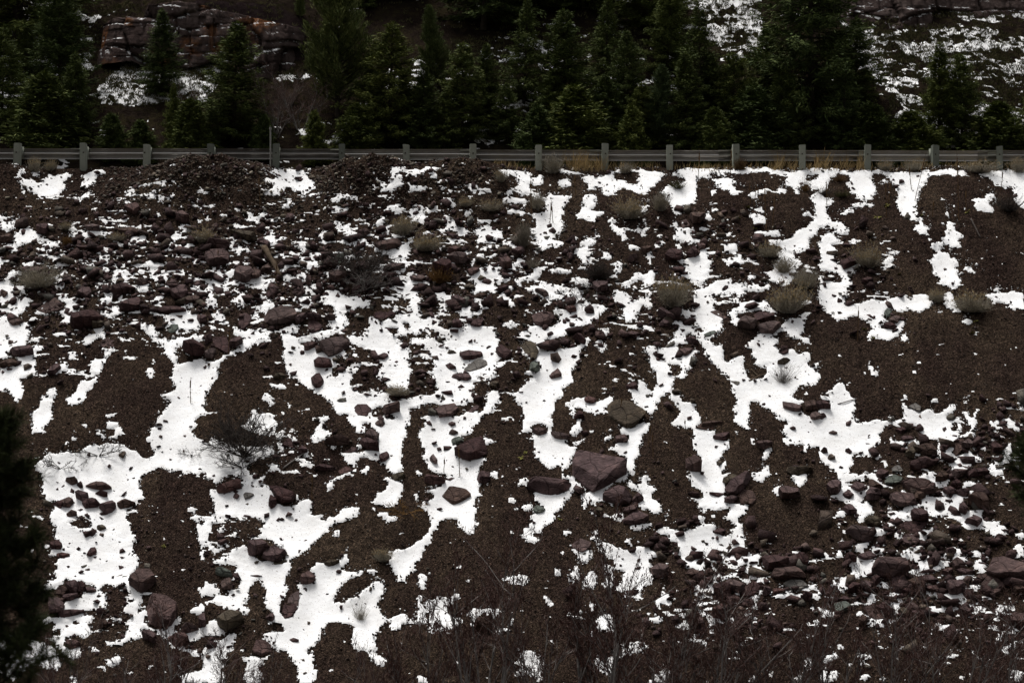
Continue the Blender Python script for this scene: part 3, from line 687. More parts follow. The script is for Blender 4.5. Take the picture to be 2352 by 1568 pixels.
'22': """18,10 20,0 80,0 78,4 70,8 67,10 74,13 70,17 66,20 58,22 52,28 56,34 62,42 68,48 78,47 88,46 86,50 83,54 81,60 78,62 80,66 77,69 82,73 80,78 79,84 83,88 82,91 76,90 75,98 77,106 75,112 74,118 77,123 74,128 70,132 69,134 62,130 55,125 54,121 57,119 52,116 46,116 40,116 34,121 28,127 26,134 22,142 18,146 14,157 0,157 0,152 5,146 12,142 18,136 22,130 25,124 24,117 21,112 22,108 20,104 12,102 10,100 16,97 24,95 28,90 24,84 18,86 16,83 24,82 32,81 38,76 42,73 46,70 42,66 38,65 30,63 24,60 22,56 20,50 14,46 16,42 20,38 14,34 14,28 10,20 11,15 15,12
6,63 12,62 14,65 12,69 8,67
14,6 18,5 17,8
5,88 9,88 11,94 7,96
86,23 92,24 95,27 101,28 94,30 89,30
93,62 98,62 102,65 97,68 94,66
86,76 92,75 94,76 88,77
100,1 118,0 122,1 110,2
68,136 72,137 72,139
132,0 158,0 155,4 148,6 142,8 138,10 140,14 142,17 134,17 128,14
153,5 160,3 164,6 164,11 160,14 166,19 170,22 176,25 182,23 178,30 186,34 192,34 190,42 185,50 182,55 178,58 176,64 180,68 178,73 176,74 175,66 177,60 174,55 176,50 170,55 164,58 156,54 150,49 146,46 144,40 146,34 144,30 142,24 138,20 144,20 150,20 156,18 158,13 154,9
190,2 198,0 196,4 192,4
188,10 193,5 197,8 196,14 192,18 186,22 184,17
206,15 211,14 208,16
190,30 198,25 203,25 196,30
219,26 228,21 234,19 232,24 224,28
227,36 235,33 235,38 230,37
180,66 188,66 190,72 196,78 204,83 200,84 192,83 186,85 184,90 180,94 177,98 176,103 172,107 176,111 178,112 170,108 165,112 168,117 160,122 155,124 154,131 148,132 142,131 136,128 140,136 148,140 146,143 138,144 134,140 130,135 131,128 136,125 142,118 138,112 142,110 150,108 156,104 154,100 148,98 142,96 146,92 145,86 142,82 136,78 145,82 160,88 170,88 180,84 186,80 188,75 182,72
120,80 124,75 132,70 137,71 134,77 126,79
112,88 117,92 122,94 121,98 118,96
117,104 124,104 134,101 142,98 141,104 137,108 131,105 122,107
208,84 220,80 230,75 235,73 235,76 226,82 222,86 224,94 230,97 235,100 228,98 220,94 212,98 206,100 202,104 197,102 198,96 204,92 196,90 200,88
206,106 210,107 214,113 210,111
116,131 122,132 118,133
177,131 185,130 184,133 178,133
210,130 216,133 212,135
205,137 215,138 225,144 235,148 235,157 222,155 214,145
183,149 187,152 200,154 208,152 206,157 190,157""",
'23': """5,12 14,11 20,12 26,9 32,6 42,4 40,10 38,14 34,18 30,22 33,30 28,33 26,37 29,42 24,46 22,52 24,56 22,62 16,65 14,70 10,72 4,74 0,75 0,73 4,66 5,58 10,57 14,50 15,46 10,44 6,42 0,38 0,30 10,28 16,25 15,20 8,18
13,75 20,74 28,78 30,72 34,66 37,67 35,74 40,78 46,82 43,88 46,94 52,99 54,103 52,108 44,110 38,106 30,102 26,101 30,96 32,90 34,88 26,83 20,82
62,6 72,2 80,0 100,0 98,6 94,10 102,14 112,15 120,13 117,16 112,19 115,22 124,26 133,26 132,32 130,36 126,40 122,44 120,48 116,52 118,55 126,50 131,44 129,50 128,56 124,62 122,68 126,72 128,76 126,80 128,84 126,92 130,96 126,98 138,98 148,101 155,100 150,104 152,110 146,112 143,117 138,120 146,121 148,126 146,132 150,138 149,146 152,157 75,157 72,150 74,144 66,140 62,136 66,133 58,135 50,132 46,129 52,127 60,126 64,130 72,130 80,132 86,131 92,126 100,124 108,122 118,122 116,126 114,134 122,132 126,138 130,134 138,130 136,128 142,124 134,120 128,117 122,114 128,112 134,108 130,104 126,102 122,106 114,104 106,104 100,104 94,102 98,98 90,94 86,93 82,90 90,91 100,93 102,88 98,82 92,78 86,72 84,64 83,60 92,60 98,56 100,50 100,46 94,40 91,34 90,26 92,18 88,12 80,11 70,9
138,0 155,0 154,10 152,16 150,12 146,9 140,8
137,16 141,15 141,19
155,23 159,24 163,29 158,29
170,40 176,36 182,34 180,40 176,46 172,50 171,44
157,62 166,62 170,60 174,54 178,53 177,60 179,65 174,70 170,74 164,72 158,68
199,0 235,0 235,35 228,34 222,36 220,40 216,36 222,31 216,28 206,30 198,28 193,28 196,24 193,14 200,9 201,5
186,0 194,0 192,3
200,65 212,66 223,65 220,72 217,78 212,80 208,74 204,70
184,80 192,78 194,82 190,86 189,91 184,88 183,83
195,93 206,92 204,96
127,66 135,63 130,67
0,113 8,111 9,118 2,119
16,123 30,123 44,120 42,124 34,128 26,130 20,128
65,118 73,120 72,122
53,113 60,112 58,116
93,118 98,113 105,115 96,121
110,111 118,111 116,114
9,143 18,139 20,143 12,144
0,150 10,151 20,153 28,149 38,150 44,153 52,157 0,157
202,157 210,151 216,154 208,157""",
'24': """0,0 38,0 42,6 52,7 60,4 72,3 80,5 90,6 96,3 90,0 130,0 138,2 146,0 150,4 155,8 152,14 156,16 160,9 164,8 162,14 158,20 160,26 154,28 146,27 140,24 134,26 126,24 120,20 118,14 112,10 108,8 98,8 90,10 82,6 76,8 74,14 68,18 70,24 68,30 62,31 56,35 60,40 66,42 72,46 76,52 79,57 74,54 70,46 60,44 50,42 40,41 38,48 34,56 36,64 44,66 54,66 62,62 66,58 64,66 70,70 73,74 70,77 64,74 58,70 50,68 44,70 36,74 30,80 40,80 48,84 54,85 52,90 46,94 50,100 56,97 60,104 62,110 52,114 46,110 40,104 34,98 28,94 20,94 12,90 20,88 26,80 22,70 22,64 18,60 10,54 4,50 0,46
172,0 180,0 181,8 178,14 178,22 178,30 176,38 174,44 182,44 190,50 180,52 172,54 168,46 174,36 175,20
137,30 142,32 148,36 152,32 156,30 152,40 148,46 154,48 162,46 170,38 176,36 175,46 184,46 190,50 180,52 172,56 160,62 152,68 150,74 146,80 140,82 136,76 128,72 122,70 117,66 126,61 132,64 134,72 142,74 150,68 154,62 150,54 145,50 138,54 136,46
80,22 88,28 100,28 110,26 116,29 108,30 112,36 102,34 94,32 90,36 84,30
112,99 118,94 116,85 122,87 128,90 138,92 150,90 160,89 168,92 165,98 160,102 162,106 176,106 190,106 186,110 190,118 200,122 212,126 215,134 210,137 200,135 192,130 182,126 172,127 170,122 160,118 152,112 146,110 138,114 128,116 126,112 124,106 118,102
75,108 86,106 98,107 105,110 106,116 96,118 84,118 82,112
19,111 26,106 32,110 30,114 22,113
40,112 50,114 54,121 46,118
60,132 66,126 74,128 84,130 78,132 66,134
85,134 92,131 98,132 94,136 98,142 92,140
112,132 120,131 126,127 131,124 130,130 122,138 116,138
35,150 45,144 57,142 58,146 50,151 44,154
95,154 105,148 114,146 118,148 118,157 98,157
28,129 38,134 34,134
57,150 65,148 75,155 66,157 60,155
22,157 30,150 26,148 28,144 36,146 32,150
140,148 145,141 150,144 145,148
140,131 144,132 143,135
132,135 140,136 136,137
158,150 163,149 160,156
197,4 202,8 204,13 198,11
215,2 222,6 226,11 235,7 235,11 226,14 220,10
201,22 206,19 210,24 204,25
187,35 194,34 193,40
200,44 210,42 218,44 222,36 221,28 216,30 212,42
190,58 198,52 206,50 214,44 222,40 220,48 212,52 205,56 212,62 205,65 196,64
162,76 170,74 180,76 184,84 178,80
225,134 235,132 235,138 228,138
225,145 235,150 235,157 222,157
168,95 176,98 172,97""",
'30': """60,5 80,0 152,0 150,4 158,12 160,20 156,24 154,28 150,33 148,42 155,46 160,53 168,50 164,56 162,64 160,70 156,76 160,78 158,84 150,82 152,76 148,78 142,76 145,68 146,62 150,64 156,62 157,54 148,50 145,45 138,44 130,46 120,46 112,50 116,53 124,58 120,64 124,70 118,72 112,70 108,74 98,74 90,76 84,74 88,76 100,80 108,80 104,86 94,88 86,84 78,88 72,86 76,94 80,92 88,90 96,87 104,86 108,92 102,98 100,104 97,106 90,102 82,102 76,104 70,102 75,96 66,94 62,98 56,98 62,92 66,88 58,86 50,90 46,84 56,82 66,84 72,78 74,70 76,64 84,62 92,58 96,52 100,54 108,52 100,48 108,46 112,48 110,44 100,44 96,40 84,40 76,36 72,42 62,46 56,52 52,44 58,40 66,36 60,30 66,24 62,20 68,16 80,12 80,6
55,104 64,103 74,104 76,108 72,114 82,118 90,116 94,120 96,124 90,128 80,129 74,124 70,120 68,114 60,108
122,84 132,82 140,82 146,86 148,92 146,98 142,106 134,108 126,112 122,114 134,114 142,112 148,108 156,108 162,104 162,96 168,92 166,84 168,74 164,70 160,80 156,84 152,88
166,90 172,94 178,96 186,96 196,90 200,84 205,80 212,82 206,86 200,94 205,98 212,100 220,98 228,94 235,92 235,104 226,106 222,110 214,114 205,117 196,114 190,104 180,98 170,96
205,117 214,116 225,120 235,125 235,130 226,127 218,122
215,74 224,70 235,70 235,76 228,78 222,76
228,48 235,50 235,58 230,54
230,4 235,2 235,18 231,15
124,134 132,128 142,127 146,127 138,132 128,138 120,136
0,110 20,104 40,108 58,114 66,124 70,134 66,142 56,140 44,132 30,136 20,150 0,148
144,146 152,143 154,148 147,148
80,148 88,152 90,157 82,155
170,140 178,132 176,128 182,126 174,134 168,140
205,150 220,145 235,140 235,157 208,157
103,120 110,116 118,120 110,122""",
'31': """30,12 36,6 44,2 49,0 50,8 56,10 62,16 70,18 80,16 78,20 84,21 92,18 96,12 100,8 112,4 120,0 120,3 110,8 104,12 100,16 96,24 98,30 94,36 92,42 98,48 92,56 88,62 85,70 88,78 95,83 102,78 108,70 110,60 108,50 106,45 115,43 124,42 128,36 124,30 120,26 126,22 132,18 140,20 148,22 154,18 156,12 160,10 165,6 165,12 166,18 160,24 157,26 166,29 178,29 190,27 198,27 196,30 184,30 176,33 168,36 160,42 155,46 150,54 148,60 146,64 156,65 165,62 172,58 180,53 190,46 196,40 204,38 206,43 204,50 205,56 200,62 198,70 200,76 206,78 210,84 206,90 200,96 196,100 194,108 198,114 192,120 186,118 190,121 178,120 172,116 170,108 172,100 170,96 176,94 170,90 160,88 155,86 150,86 142,88 136,91 133,98 134,104 130,108 126,112 120,117 116,121 124,124 126,130 124,134 126,142 130,146 124,152 121,157 108,157 108,148 108,140 104,134 98,130 97,122 94,119 84,120 78,118 76,112 72,107 66,104 66,100 76,99 86,98 92,98 88,90 82,90 74,90 71,86 80,84 78,76 70,70 69,60 72,52 68,44 66,38 60,37 55,40 52,48 49,54 50,60 46,64 42,68 50,70 52,76 46,78 38,76 30,73 22,70 20,68 12,66 8,62 12,58 20,56 26,58 28,54 24,50 34,50 40,44 38,38 30,40 38,30 34,24 40,28 42,26 36,22 28,18 30,22 26,20 20,22 12,20 10,16 20,14
0,40 8,44 14,48 18,50 16,58 8,56 0,57
212,14 222,8 235,4 235,32 230,36 228,42 222,42 222,38 224,34 218,30 214,28 216,22 212,20
0,92 8,86 14,86 18,91 22,96 26,98 18,101 8,102 0,104
0,116 10,112 20,107 32,99 36,100 35,108 30,116 26,124 24,132 20,142 24,157 0,157
42,120 46,118 46,121
50,130 62,129 70,127 76,124 72,128 66,132 62,140 64,144 66,150 64,156 46,157 44,150 50,142 48,136
188,126 196,124 204,128 210,132 205,136 194,134
214,82 222,78 230,76 235,82 235,90 228,88 225,94 216,98 212,92
226,116 232,114 231,119""",
'32': """0,4 8,1 18,0 15,6 14,12 8,16 5,22 4,28 0,29
10,31 18,30 20,34 18,40 18,48 12,48 10,40
10,58 13,58 14,66 18,74 18,84 20,88 8,90 8,84 10,76 10,66
20,62 30,60 40,58 48,58 56,54 59,58 52,62 46,66 44,74 46,80 54,84 60,80 58,88 50,92 42,94 34,98 24,100 20,94 24,88 22,78 20,70
66,76 72,72 84,72 94,72 102,73 102,80 96,83 90,78 82,78 76,82 74,90 78,95 72,97 70,90 72,84 68,80
96,99 104,97 112,94 118,88 122,82 116,84 112,90 112,98 104,100
110,40 118,34 128,32 134,34 138,38 134,44 124,44 114,42
62,37 70,36 70,40 64,40
50,22 60,24 54,25
122,118 128,117 132,121 142,120 146,125 154,130 158,136 152,142 150,150 155,152 148,154 140,148 130,147 122,148 121,144 126,142 122,134 126,126
183,0 188,5 200,6 208,4 210,0 210,10 206,16 202,20 196,18 192,10 186,6
165,32 170,24 174,28 172,33 166,34
186,30 192,22 194,30 196,38 190,44 182,40
200,40 205,30 212,28 215,36 212,44 216,48 204,48 198,50
222,10 230,6 235,4 235,14 228,13
222,22 230,20 235,26 235,45 226,48 222,40 228,32
218,80 228,78 235,80 235,96 226,98 216,94 215,86
180,72 190,79 200,82 206,80 205,84 194,84 184,80
215,128 226,126 235,127 235,150 225,148 216,140
8,150 18,152 28,156 10,157
0,84 6,85 4,90 0,90
150,56 160,58 168,66 160,66
208,66 211,68 211,78 208,76
206,100 210,96 208,110""",
'33': """0,4 8,3 12,6 18,4 28,1 40,3 44,6 52,8 54,11 46,12 38,14 44,22 40,28 46,36 44,42 36,44 32,50 28,60 18,58 10,54 4,46 8,38 14,30 4,26 0,24
72,0 110,0 115,4 106,5 98,8 102,11 108,14 118,10 122,8 128,4 134,3 148,0 152,5 158,10 166,10 170,12 166,18 164,22 168,26 172,28 176,34 176,42 170,42 164,38 160,36 154,40 158,32 150,28 152,24 158,22 148,20 142,22 141,26 132,24 126,20 118,18 112,18 112,24 118,26 122,32 120,36 116,32 112,26 106,20 103,28 98,28 92,24 84,25 78,18 76,12 70,10 66,6
90,50 94,44 102,40 104,46 110,40 118,37 127,37 126,40 118,42 112,48 108,54 112,58 104,60 96,58 92,56
97,34 103,34 100,36
58,18 66,17 65,20
50,36 58,35 54,37
54,44 57,44 57,54 62,58 66,60 62,66 58,62 52,68 46,68 50,60 54,56
44,74 50,70 56,66 50,74
34,86 42,84 54,84 54,87 46,88 36,86
86,66 98,66 108,64 106,68 96,68
86,74 96,74 106,76 112,82 122,84 118,88 110,88 104,80 94,77
126,65 136,64 132,67
70,75 78,76 82,78 74,79
74,90 80,84 86,82 84,88 90,94 82,94 75,94
123,58 130,56 128,60
131,56 144,53 146,56 138,56
152,64 160,56 168,54 164,60 162,66 170,68 176,70 182,69 176,72 168,71 160,72 154,68
174,57 186,56 192,56 198,50 200,54 205,62 202,64 194,58 188,60 180,60
180,46 190,47 198,50 196,52 186,48
222,48 230,44 235,48 230,51
202,10 212,4 216,6 208,11
142,81 148,79 146,83
148,74 156,74 152,80 150,90 148,88
155,80 160,80 158,87
134,82 138,82 136,88
77,107 84,106 92,100 96,104 92,108 102,108 106,112 98,110 86,108
110,95 113,95 113,99
128,128 136,126 146,128 140,130
136,121 146,120 144,123
153,135 161,134 158,136
0,120 8,112 20,108 34,110 36,118 28,122 18,120 8,126 0,130
56,144 60,138 64,142 70,143 66,148 58,154 52,157 36,157 44,152
148,157 156,150 163,147 160,154
176,148 184,146 180,150
206,150 214,146 216,154 210,155
218,128 226,126 228,136 222,142
226,68 230,72 228,76""",
'34': """2,10 8,8 14,13 10,12
18,13 20,8 26,5 30,9 26,12
30,18 44,12 50,14 62,14 64,24 60,30 52,34 46,36 38,38 34,40 36,44 33,50 24,54 18,54 20,46 10,44 14,42 24,44 28,38 20,36 22,34 30,36 36,32 40,24 34,22
57,3 64,0 72,4 74,6 66,8
34,3 44,0 56,0 48,4 42,5
95,8 102,2 110,0 118,0 118,8 114,12 118,16 124,22 130,25 136,24 140,26 130,28 120,30 112,32 104,30 100,28 108,27 112,20 106,14 100,12
128,8 132,10 134,18 134,22 140,24 146,20 148,16 150,18 148,22 140,25 136,28 128,24 122,18
140,6 144,8 150,10 158,6 162,2 163,6 158,10 168,14 172,18 164,17 156,14 146,12 142,10
176,20 180,16 188,14 192,18 190,26 194,33 188,30 182,28 178,24
218,14 222,6 230,4 235,8 235,12 226,14
136,34 142,36 138,38
120,44 126,40 124,48
145,32 155,36 168,40 160,38 150,35
112,52 122,50 132,52 142,55 152,54 162,54 174,54 184,57 174,58 168,60 172,66 180,70 190,70 186,74 176,72 168,68 158,66 150,68 144,66 140,62 142,58 134,58 124,56 116,55
175,38 180,37 178,40
174,46 180,42 184,46 180,50 174,51
70,40 76,42 82,46 80,50 72,48
78,54 88,52 95,54 94,58 100,60 108,57 108,60 98,62 92,68 94,74 96,80 88,82 84,78 84,70 78,62 74,58
48,51 58,53 66,56 64,62 58,66 55,60 50,55
60,46 65,47 63,50
2,56 12,58 20,56 20,58 10,59 5,60
37,64 44,62 48,66 42,69 38,67
34,60 40,58 41,62 36,62
0,70 6,72 12,76 20,77 18,80 8,81 0,77
42,75 48,74 50,78 44,79
54,82 58,84 66,88 74,86 82,85 80,90 72,92 64,91 58,92 56,88
128,70 136,66 134,72 142,70 146,74 138,76 128,78
155,77 168,79 164,81 158,80
206,70 216,68 218,72 210,76 202,76
214,68 222,64 225,69 220,71
110,85 118,86 114,88
130,88 140,86 142,92 150,90 156,96 158,100 155,104 146,100 140,98 138,92
65,102 72,101 72,105 68,104
77,106 80,105 80,110
20,111 25,113 22,115
204,104 212,98 222,94 228,98 224,102 212,102 206,106 206,111 202,110
210,118 220,112 224,114 218,120 220,124 215,123
195,84 208,82 204,84
194,90 202,88 200,92 193,92
213,88 217,90 216,94
134,112 140,115 136,116
156,115 160,114 158,118
146,126 152,122 158,124 166,127 156,126
104,117 110,118 106,120
6,126 14,124 22,124 22,130 14,130 8,134 2,136 4,128
42,124 50,124 58,126 56,130 50,134 46,136 46,128
0,144 10,143 22,144 18,148 24,150 16,154 0,156
48,148 54,146 58,150 52,154 46,152
72,148 76,150 74,154
120,138 126,138 124,140
160,148 168,152 164,154
218,142 226,142 235,144 235,150 228,154 220,146
225,127 235,126 235,130 228,130
30,135 40,134 36,138""",
}

# ------------------------------------------------------------------ snow mask from the traced outlines
Y0 = {0: 357.5, 1: 658.6, 2: 959.6, 3: 1255.0}
def tile_px(key, pts):
    r, c = int(key[0]), int(key[1])
    a = np.array([[float(t) for t in p.split(',')] for p in pts.split()])
    return np.stack([470.4 * c + 2 * a[:, 0], Y0[r] + 2 * a[:, 1]], -1)

CELL = 2.0
GW, GH = 1186, 794
def fill(grid, poly, val):
    p = poly / CELL
    x0, x1 = int(max(0, p[:, 0].min())), int(min(GW - 1, p[:, 0].max() + 1))
    y0, y1 = int(max(0, p[:, 1].min())), int(min(GH - 1, p[:, 1].max() + 1))
    if x1 < x0 or y1 < y0: return
    yy, xx = np.mgrid[y0:y1 + 1, x0:x1 + 1]; xx = xx + 0.5; yy = yy + 0.5
    ins = np.zeros(xx.shape, bool); n = len(p); j = n - 1
    for i in range(n):
        xi, yi = p[i]; xj, yj = p[j]
        if yi != yj:
            c = ((yi > yy) != (yj > yy)) & (xx < (xj - xi) * (yy - yi) / (yj - yi) + xi)
            ins ^= c
        j = i
    grid[y0:y1 + 1, x0:x1 + 1][ins] = val

def blur(g, sig):
    r = int(3 * sig) + 1; k = np.exp(-0.5 * (np.arange(-r, r + 1) / sig) ** 2); k /= k.sum()
    p = np.pad(g, r, mode='edge')
    t = sum(k[i] * p[:, i:i + g.shape[1]] for i in range(2 * r + 1))
    return sum(k[i] * t[i:i + g.shape[0], :] for i in range(2 * r + 1))

def sample(g, px, py):
    x = np.clip(px / CELL - 0.5, 0, GW - 1.001); y = np.clip(py / CELL - 0.5, 0, GH - 1.001)
    ix = x.astype(int); iy = y.astype(int); fx = x - ix; fy = y - iy
    return (g[iy, ix] * (1 - fx) + g[iy, ix + 1] * fx) * (1 - fy) + (g[iy + 1, ix] * (1 - fx) + g[iy + 1, ix + 1] * fx) * fy

mask = np.zeros((GH, GW))
for key, txt in SNOW.items():
    holes = []
    for ln in txt.strip().split('\n'):
        if ln[0] == 'D': holes.append(tile_px(key, ln[1:]))
        else: fill(mask, tile_px(key, ln), 1.0)
    for h in holes: fill(mask, h, 0.0)
mask_s = blur(mask, 1.6)
mask_w = blur(mask, 9.0)
mask_e = blur(mask, 3.0)

# where loose rubble lies (survey px ellipses: cx, cy, rx, ry, weight)
RUB = [(230, 640, 330, 170, 1.0), (620, 640, 330, 170, 1.0), (950, 600, 300, 170, 0.9), (1250, 690, 260, 170, 0.6),
       (900, 820, 260, 140, 0.7), (1050, 820, 200, 150, 0.8), (350, 440, 260, 75, 0.9), (880, 440, 280, 70, 0.9), (480, 400, 150, 40, 0.9),
       (2120, 1120, 240, 170, 0.62), (2150, 1350, 330, 160, 0.75), (1700, 1380, 260, 110, 0.7), (1560, 1270, 160, 70, 0.6),
       (220, 1300, 160, 230, 0.7), (540, 1260, 120, 110, 0.7), (560, 1420, 110, 100, 0.5), (1500, 780, 160, 120, 0.5),
       (1750, 640, 230, 120, 0.4), (1700, 1300, 220, 60, 0.8), (2300, 1050, 120, 130, 0.7), (100, 760, 160, 130, 0.7),
       (1990, 640, 130, 130, 0.4), (1420, 1130, 150, 80, 0.25), (700, 1050, 150, 90, 0.35), (1600, 620, 160, 150, 0.5)]
def rubble(px, py):
    w = np.zeros(np.shape(px))
    for cx, cy, rx, ry, k in RUB:
        w = np.maximum(w, k * np.exp(-1.2 * (((px - cx) / rx) ** 2 + ((py - cy) / ry) ** 2) ** 1.5))
    return w

# ------------------------------------------------------------------ slope surface
MOUNDS = [(475, 1.75, 0.55, 0.66, 0.55), (850, 1.25, 0.5, 0.64, 0.55), (1060, 1.35, 0.5, 0.60, 0.55), (0, 0.9, 0.5, 0.40, 0.5),
          (700, 0.9, 1.1, -0.12, 1.0), (1480, 0.8, 1.8, 0.10, 1.2), (2200, 1.3, 1.6, 0.28, 1.4), (1720, 1.1, 1.2, 0.18, 1.0), (190, 0.7, .5, -.05, .5)]
def surf_h(X, s):
    """height of the bare ground above the slope plane"""
    P = world_xs(X, s); px, py = project(P)
    m = sample(mask_w, px, py)
    h = 0.20 * (0.5 - m) * np.clip(s / 2, 0.15, 1) + 0.10 * fbm(X * 0.5, s * 0.5, 3, 3)
    r = rubble(px, py)
    h = h + 0.05 * (1 + 1.2 * r) * fbm(X * 2.2, s * 2.2, 5, 4, 0.6)
    for cx, sx, sc, hh, ss in MOUNDS:
        Xc = (cx - W2) / FP * 69.6
        h = h + hh * np.exp(-np.abs((X - Xc) / (sx * (1 + 0.25 * np.clip(s - sc, 0, 2)))) ** 3.0 - ((s - sc) / np.where(s > sc, ss * 2.6, ss)) ** 2) * (1 + 0.5 * fbm(X * 2.5, s * 2.5, 13, 3))
    return h

xf = np.arange(-16.6, 16.61, 0.045)
xs = np.concatenate([np.arange(-60, -17, 1.5), xf, np.arange(17.2, 61, 1.5)])
sf = np.arange(-0.5, 22.4, 0.043)
ss = np.concatenate([np.array([-2.6, -1.6, -1.0]), sf, np.arange(23.0, 35, 0.5)])
GX, GS = np.meshgrid(xs, ss)
HB = surf_h(GX, GS)
HS = blur(HB, 2.5)                           # smooth surface the snow lies on
k_fine = np.clip((GS + 0.3) * 2, 0, 1)
HG = HB + k_fine * (0.030 * fbm(GX * 9, GS * 9, 21, 3, 0.7) + 0.022 * fbm(GX * 24, GS * 24, 31, 1))

def grid_quads(nr, nc):
    i = np.arange(nr * nc).reshape(nr, nc)
    return np.stack([i[:-1, :-1], i[1:, :-1], i[1:, 1:], i[:-1, 1:]], -1).reshape(-1, 4)

PG = world_xs(GX, GS, HG)
Q = grid_quads(*GX.shape)
slope = link('slope', mesh_from('slope', PG.reshape(-1, 3), Q, True), 'dirt', kind='structure',
             label='steep dark brown scree slope below the guard rail', cat='slope')

# snow sheet: thin crust over the smooth ground, cut where it thins out
px, py = project(world_xs(GX, GS, HS))
mm = sample(mask_s, px, py) - 0.40
rub = rubble(px, py)
ragged = 1.0 * fbm(GX * 3.5, GS * 5, 41, 3, 0.8) + 0.9 * fbm(GX * 9, GS * 12, 45, 2, 0.9) + (0.10 + 0.9 * rub) * fbm(GX * 6, GS * 10, 51, 3, 0.75)
edge = 1 - np.clip((np.abs(mm) - 0.3) / 0.2, 0, 1) * (1 - 0.75 * rub)
msn = mm + ragged * (0.35 + 0.65 * edge)
slivers = 1.5 * fbm(GX * 2.2, GS * 5.5, 57, 4, 0.65) - 0.50 + 0.30 * np.clip(rub, 0, 1)        # thin snow caught between the stones
msn = np.maximum(msn, np.where((rub > 0.15) & (GS > 1.4), slivers, -1))
msn = np.where((px < -40) | (px > 2392) | (py > 1590), 0.9 * fbm(GX * 0.5, GS * 0.35, 61, 5, 0.65) - 0.05, msn)
msn = np.where(GS < -0.25, np.minimum(msn, -0.02), msn)
th = np.where(msn > 0, 0.032 * np.tanh(msn * 2.2), 0.10 * msn)
HSN = HS + th + 0.010
PS = world_xs(GX, GS, HSN)
keep_v = (msn > -0.22).ravel()
kq = Q[keep_v[Q].all(1)]
used = np.zeros(GX.size, bool); used[kq.ravel()] = True
remap = np.cumsum(used) - 1
snow = link('snow', mesh_from('snow', PS.reshape(-1, 3)[used], remap[kq], True), 'snow', kind='stuff',
            label='thin white snow lying in streaks on the dark scree slope', cat='snow')

def interp_h(G, X, s):
    """bilinear look-up of a height grid on the fine region"""
    ix = np.clip(np.searchsorted(xs, X) - 1, 0, len(xs) - 2); iy = np.clip(np.searchsorted(ss, s) - 1, 0, len(ss) - 2)
    fx = (X - xs[ix]) / (xs[ix + 1] - xs[ix]); fy = (s - ss[iy]) / (ss[iy + 1] - ss[iy])
    return (G[iy, ix] * (1 - fx) + G[iy, ix + 1] * fx) * (1 - fy) + (G[iy + 1, ix] * (1 - fx) + G[iy + 1, ix + 1] * fx) * fy

def on_slope(px, py, it=4):
    """survey px -> X, s, ground height there"""
    h = np.zeros(np.shape(px))
    for _ in range(it):
        X, s = plane_xs(px, py, h); h = interp_h(HG, np.asarray(X), np.asarray(s))
    return X, s, h

def at(px, py, dh=0.0):
    X, s, h = on_slope(np.array([float(px)]), np.array([float(py)]))
    return Vector(world_xs(X, s, h + dh)[0])

# ------------------------------------------------------------------ road, valley floor, hillside behind
def sheet(name, x0, x1, y0, y1, z0, z1, mat, label, cat, nx=2, ny=2):
    X, Y = np.meshgrid(np.linspace(x0, x1, nx), np.linspace(y0, y1, ny))
    Z = z0 + (Y - y0) / (y1 - y0) * (z1 - z0)
    return link(name, mesh_from(name, np.stack([X, Y, Z], -1).reshape(-1, 3), grid_quads(ny, nx)[:, ::-1]), mat, kind='structure', label=label, cat=cat)
sheet('road', -60, 60, 72.4, 78.5, CREST_Z + 0.02, CREST_Z + 0.05, 'asphalt', 'dark asphalt road hidden behind the guard rail', 'road')
sheet('valley_floor', -400, 400, -300, 42.2, -15.6, -15.2, 'dirt', 'dark valley floor below the slope', 'ground')

HILL_T = 0.74
def hill_z(X, Y):
    t = np.maximum(Y - 78.3, 0)
    z = CREST_Z - 0.02 + HILL_T * t
    z = z + 0.5 * fbm(X * 0.35, Y * 0.35, 71, 4) * np.clip(t, 0, 1)
    z = z + 0.22 * fbm(X * 1.6, Y * 1.6, 75, 4, 0.6) * np.clip(t, 0, 1)
    # step of the left cliff and of the right cliff
    XL = -9.0; wl_ = 1 / (1 + np.exp(-(X + 13.4) * 2.2)) * (1 - 1 / (1 + np.exp(-(X + 7.2) * 1.6)))
    z = z + 1.5 * wl_ * np.clip((Y - 85.1) / 0.9, 0, 1)
    wr = 1 / (1 + np.exp(-(X - 10.2) * 2.0))
    z = z + 2.4 * wr * np.clip((Y - 88.0) / 0.9, 0, 1)
    return z
hx = np.arange(-22, 22.1, 0.09); hy = np.concatenate([np.arange(77.6, 90, 0.085), np.arange(90.5, 140, 1.5)])
HX, HY = np.meshgrid(hx, hy)
HZ = hill_z(HX, HY) + 0.09 * fbm(HX * 6, HY * 6, 77, 3, 0.7)
def mat_hill():
    m, nt, b = new_mat('hillside_soil_and_rock', 0.95, 0.0)
    g = nt.nodes.new('ShaderNodeNewGeometry'); p = g.outputs['Position']
    soil = ramp(nt, noise(nt, 2.0, 5, 0.7, p), [(0.3, (0.009, 0.0065, 0.0055)), (0.5, (0.018, 0.013, 0.010)), (0.62, (0.026, 0.021, 0.011)), (0.75, (0.042, 0.030, 0.024))])
    rock = ramp(nt, noise(nt, 1.4, 6, 0.7, p), [(0.3, (0.012, 0.009, 0.009)), (0.55, (0.028, 0.019, 0.019)), (0.75, (0.06, 0.045, 0.041))])
    sep = nt.nodes.new('ShaderNodeSeparateXYZ'); nt.links.new(g.outputs['True Normal'], sep.inputs[0])
    c = mix(nt, ramp(nt, sep.outputs['Z'], [(0.45, (1, 1, 1)), (0.62, (0, 0, 0))]), soil, rock)
    nt.links.new(c, b.inputs['Base Color']); bump(nt, b, noise(nt, 7, 6, 0.7, p), 0.12, 1.0)
    return m
M['hill'] = mat_hill()
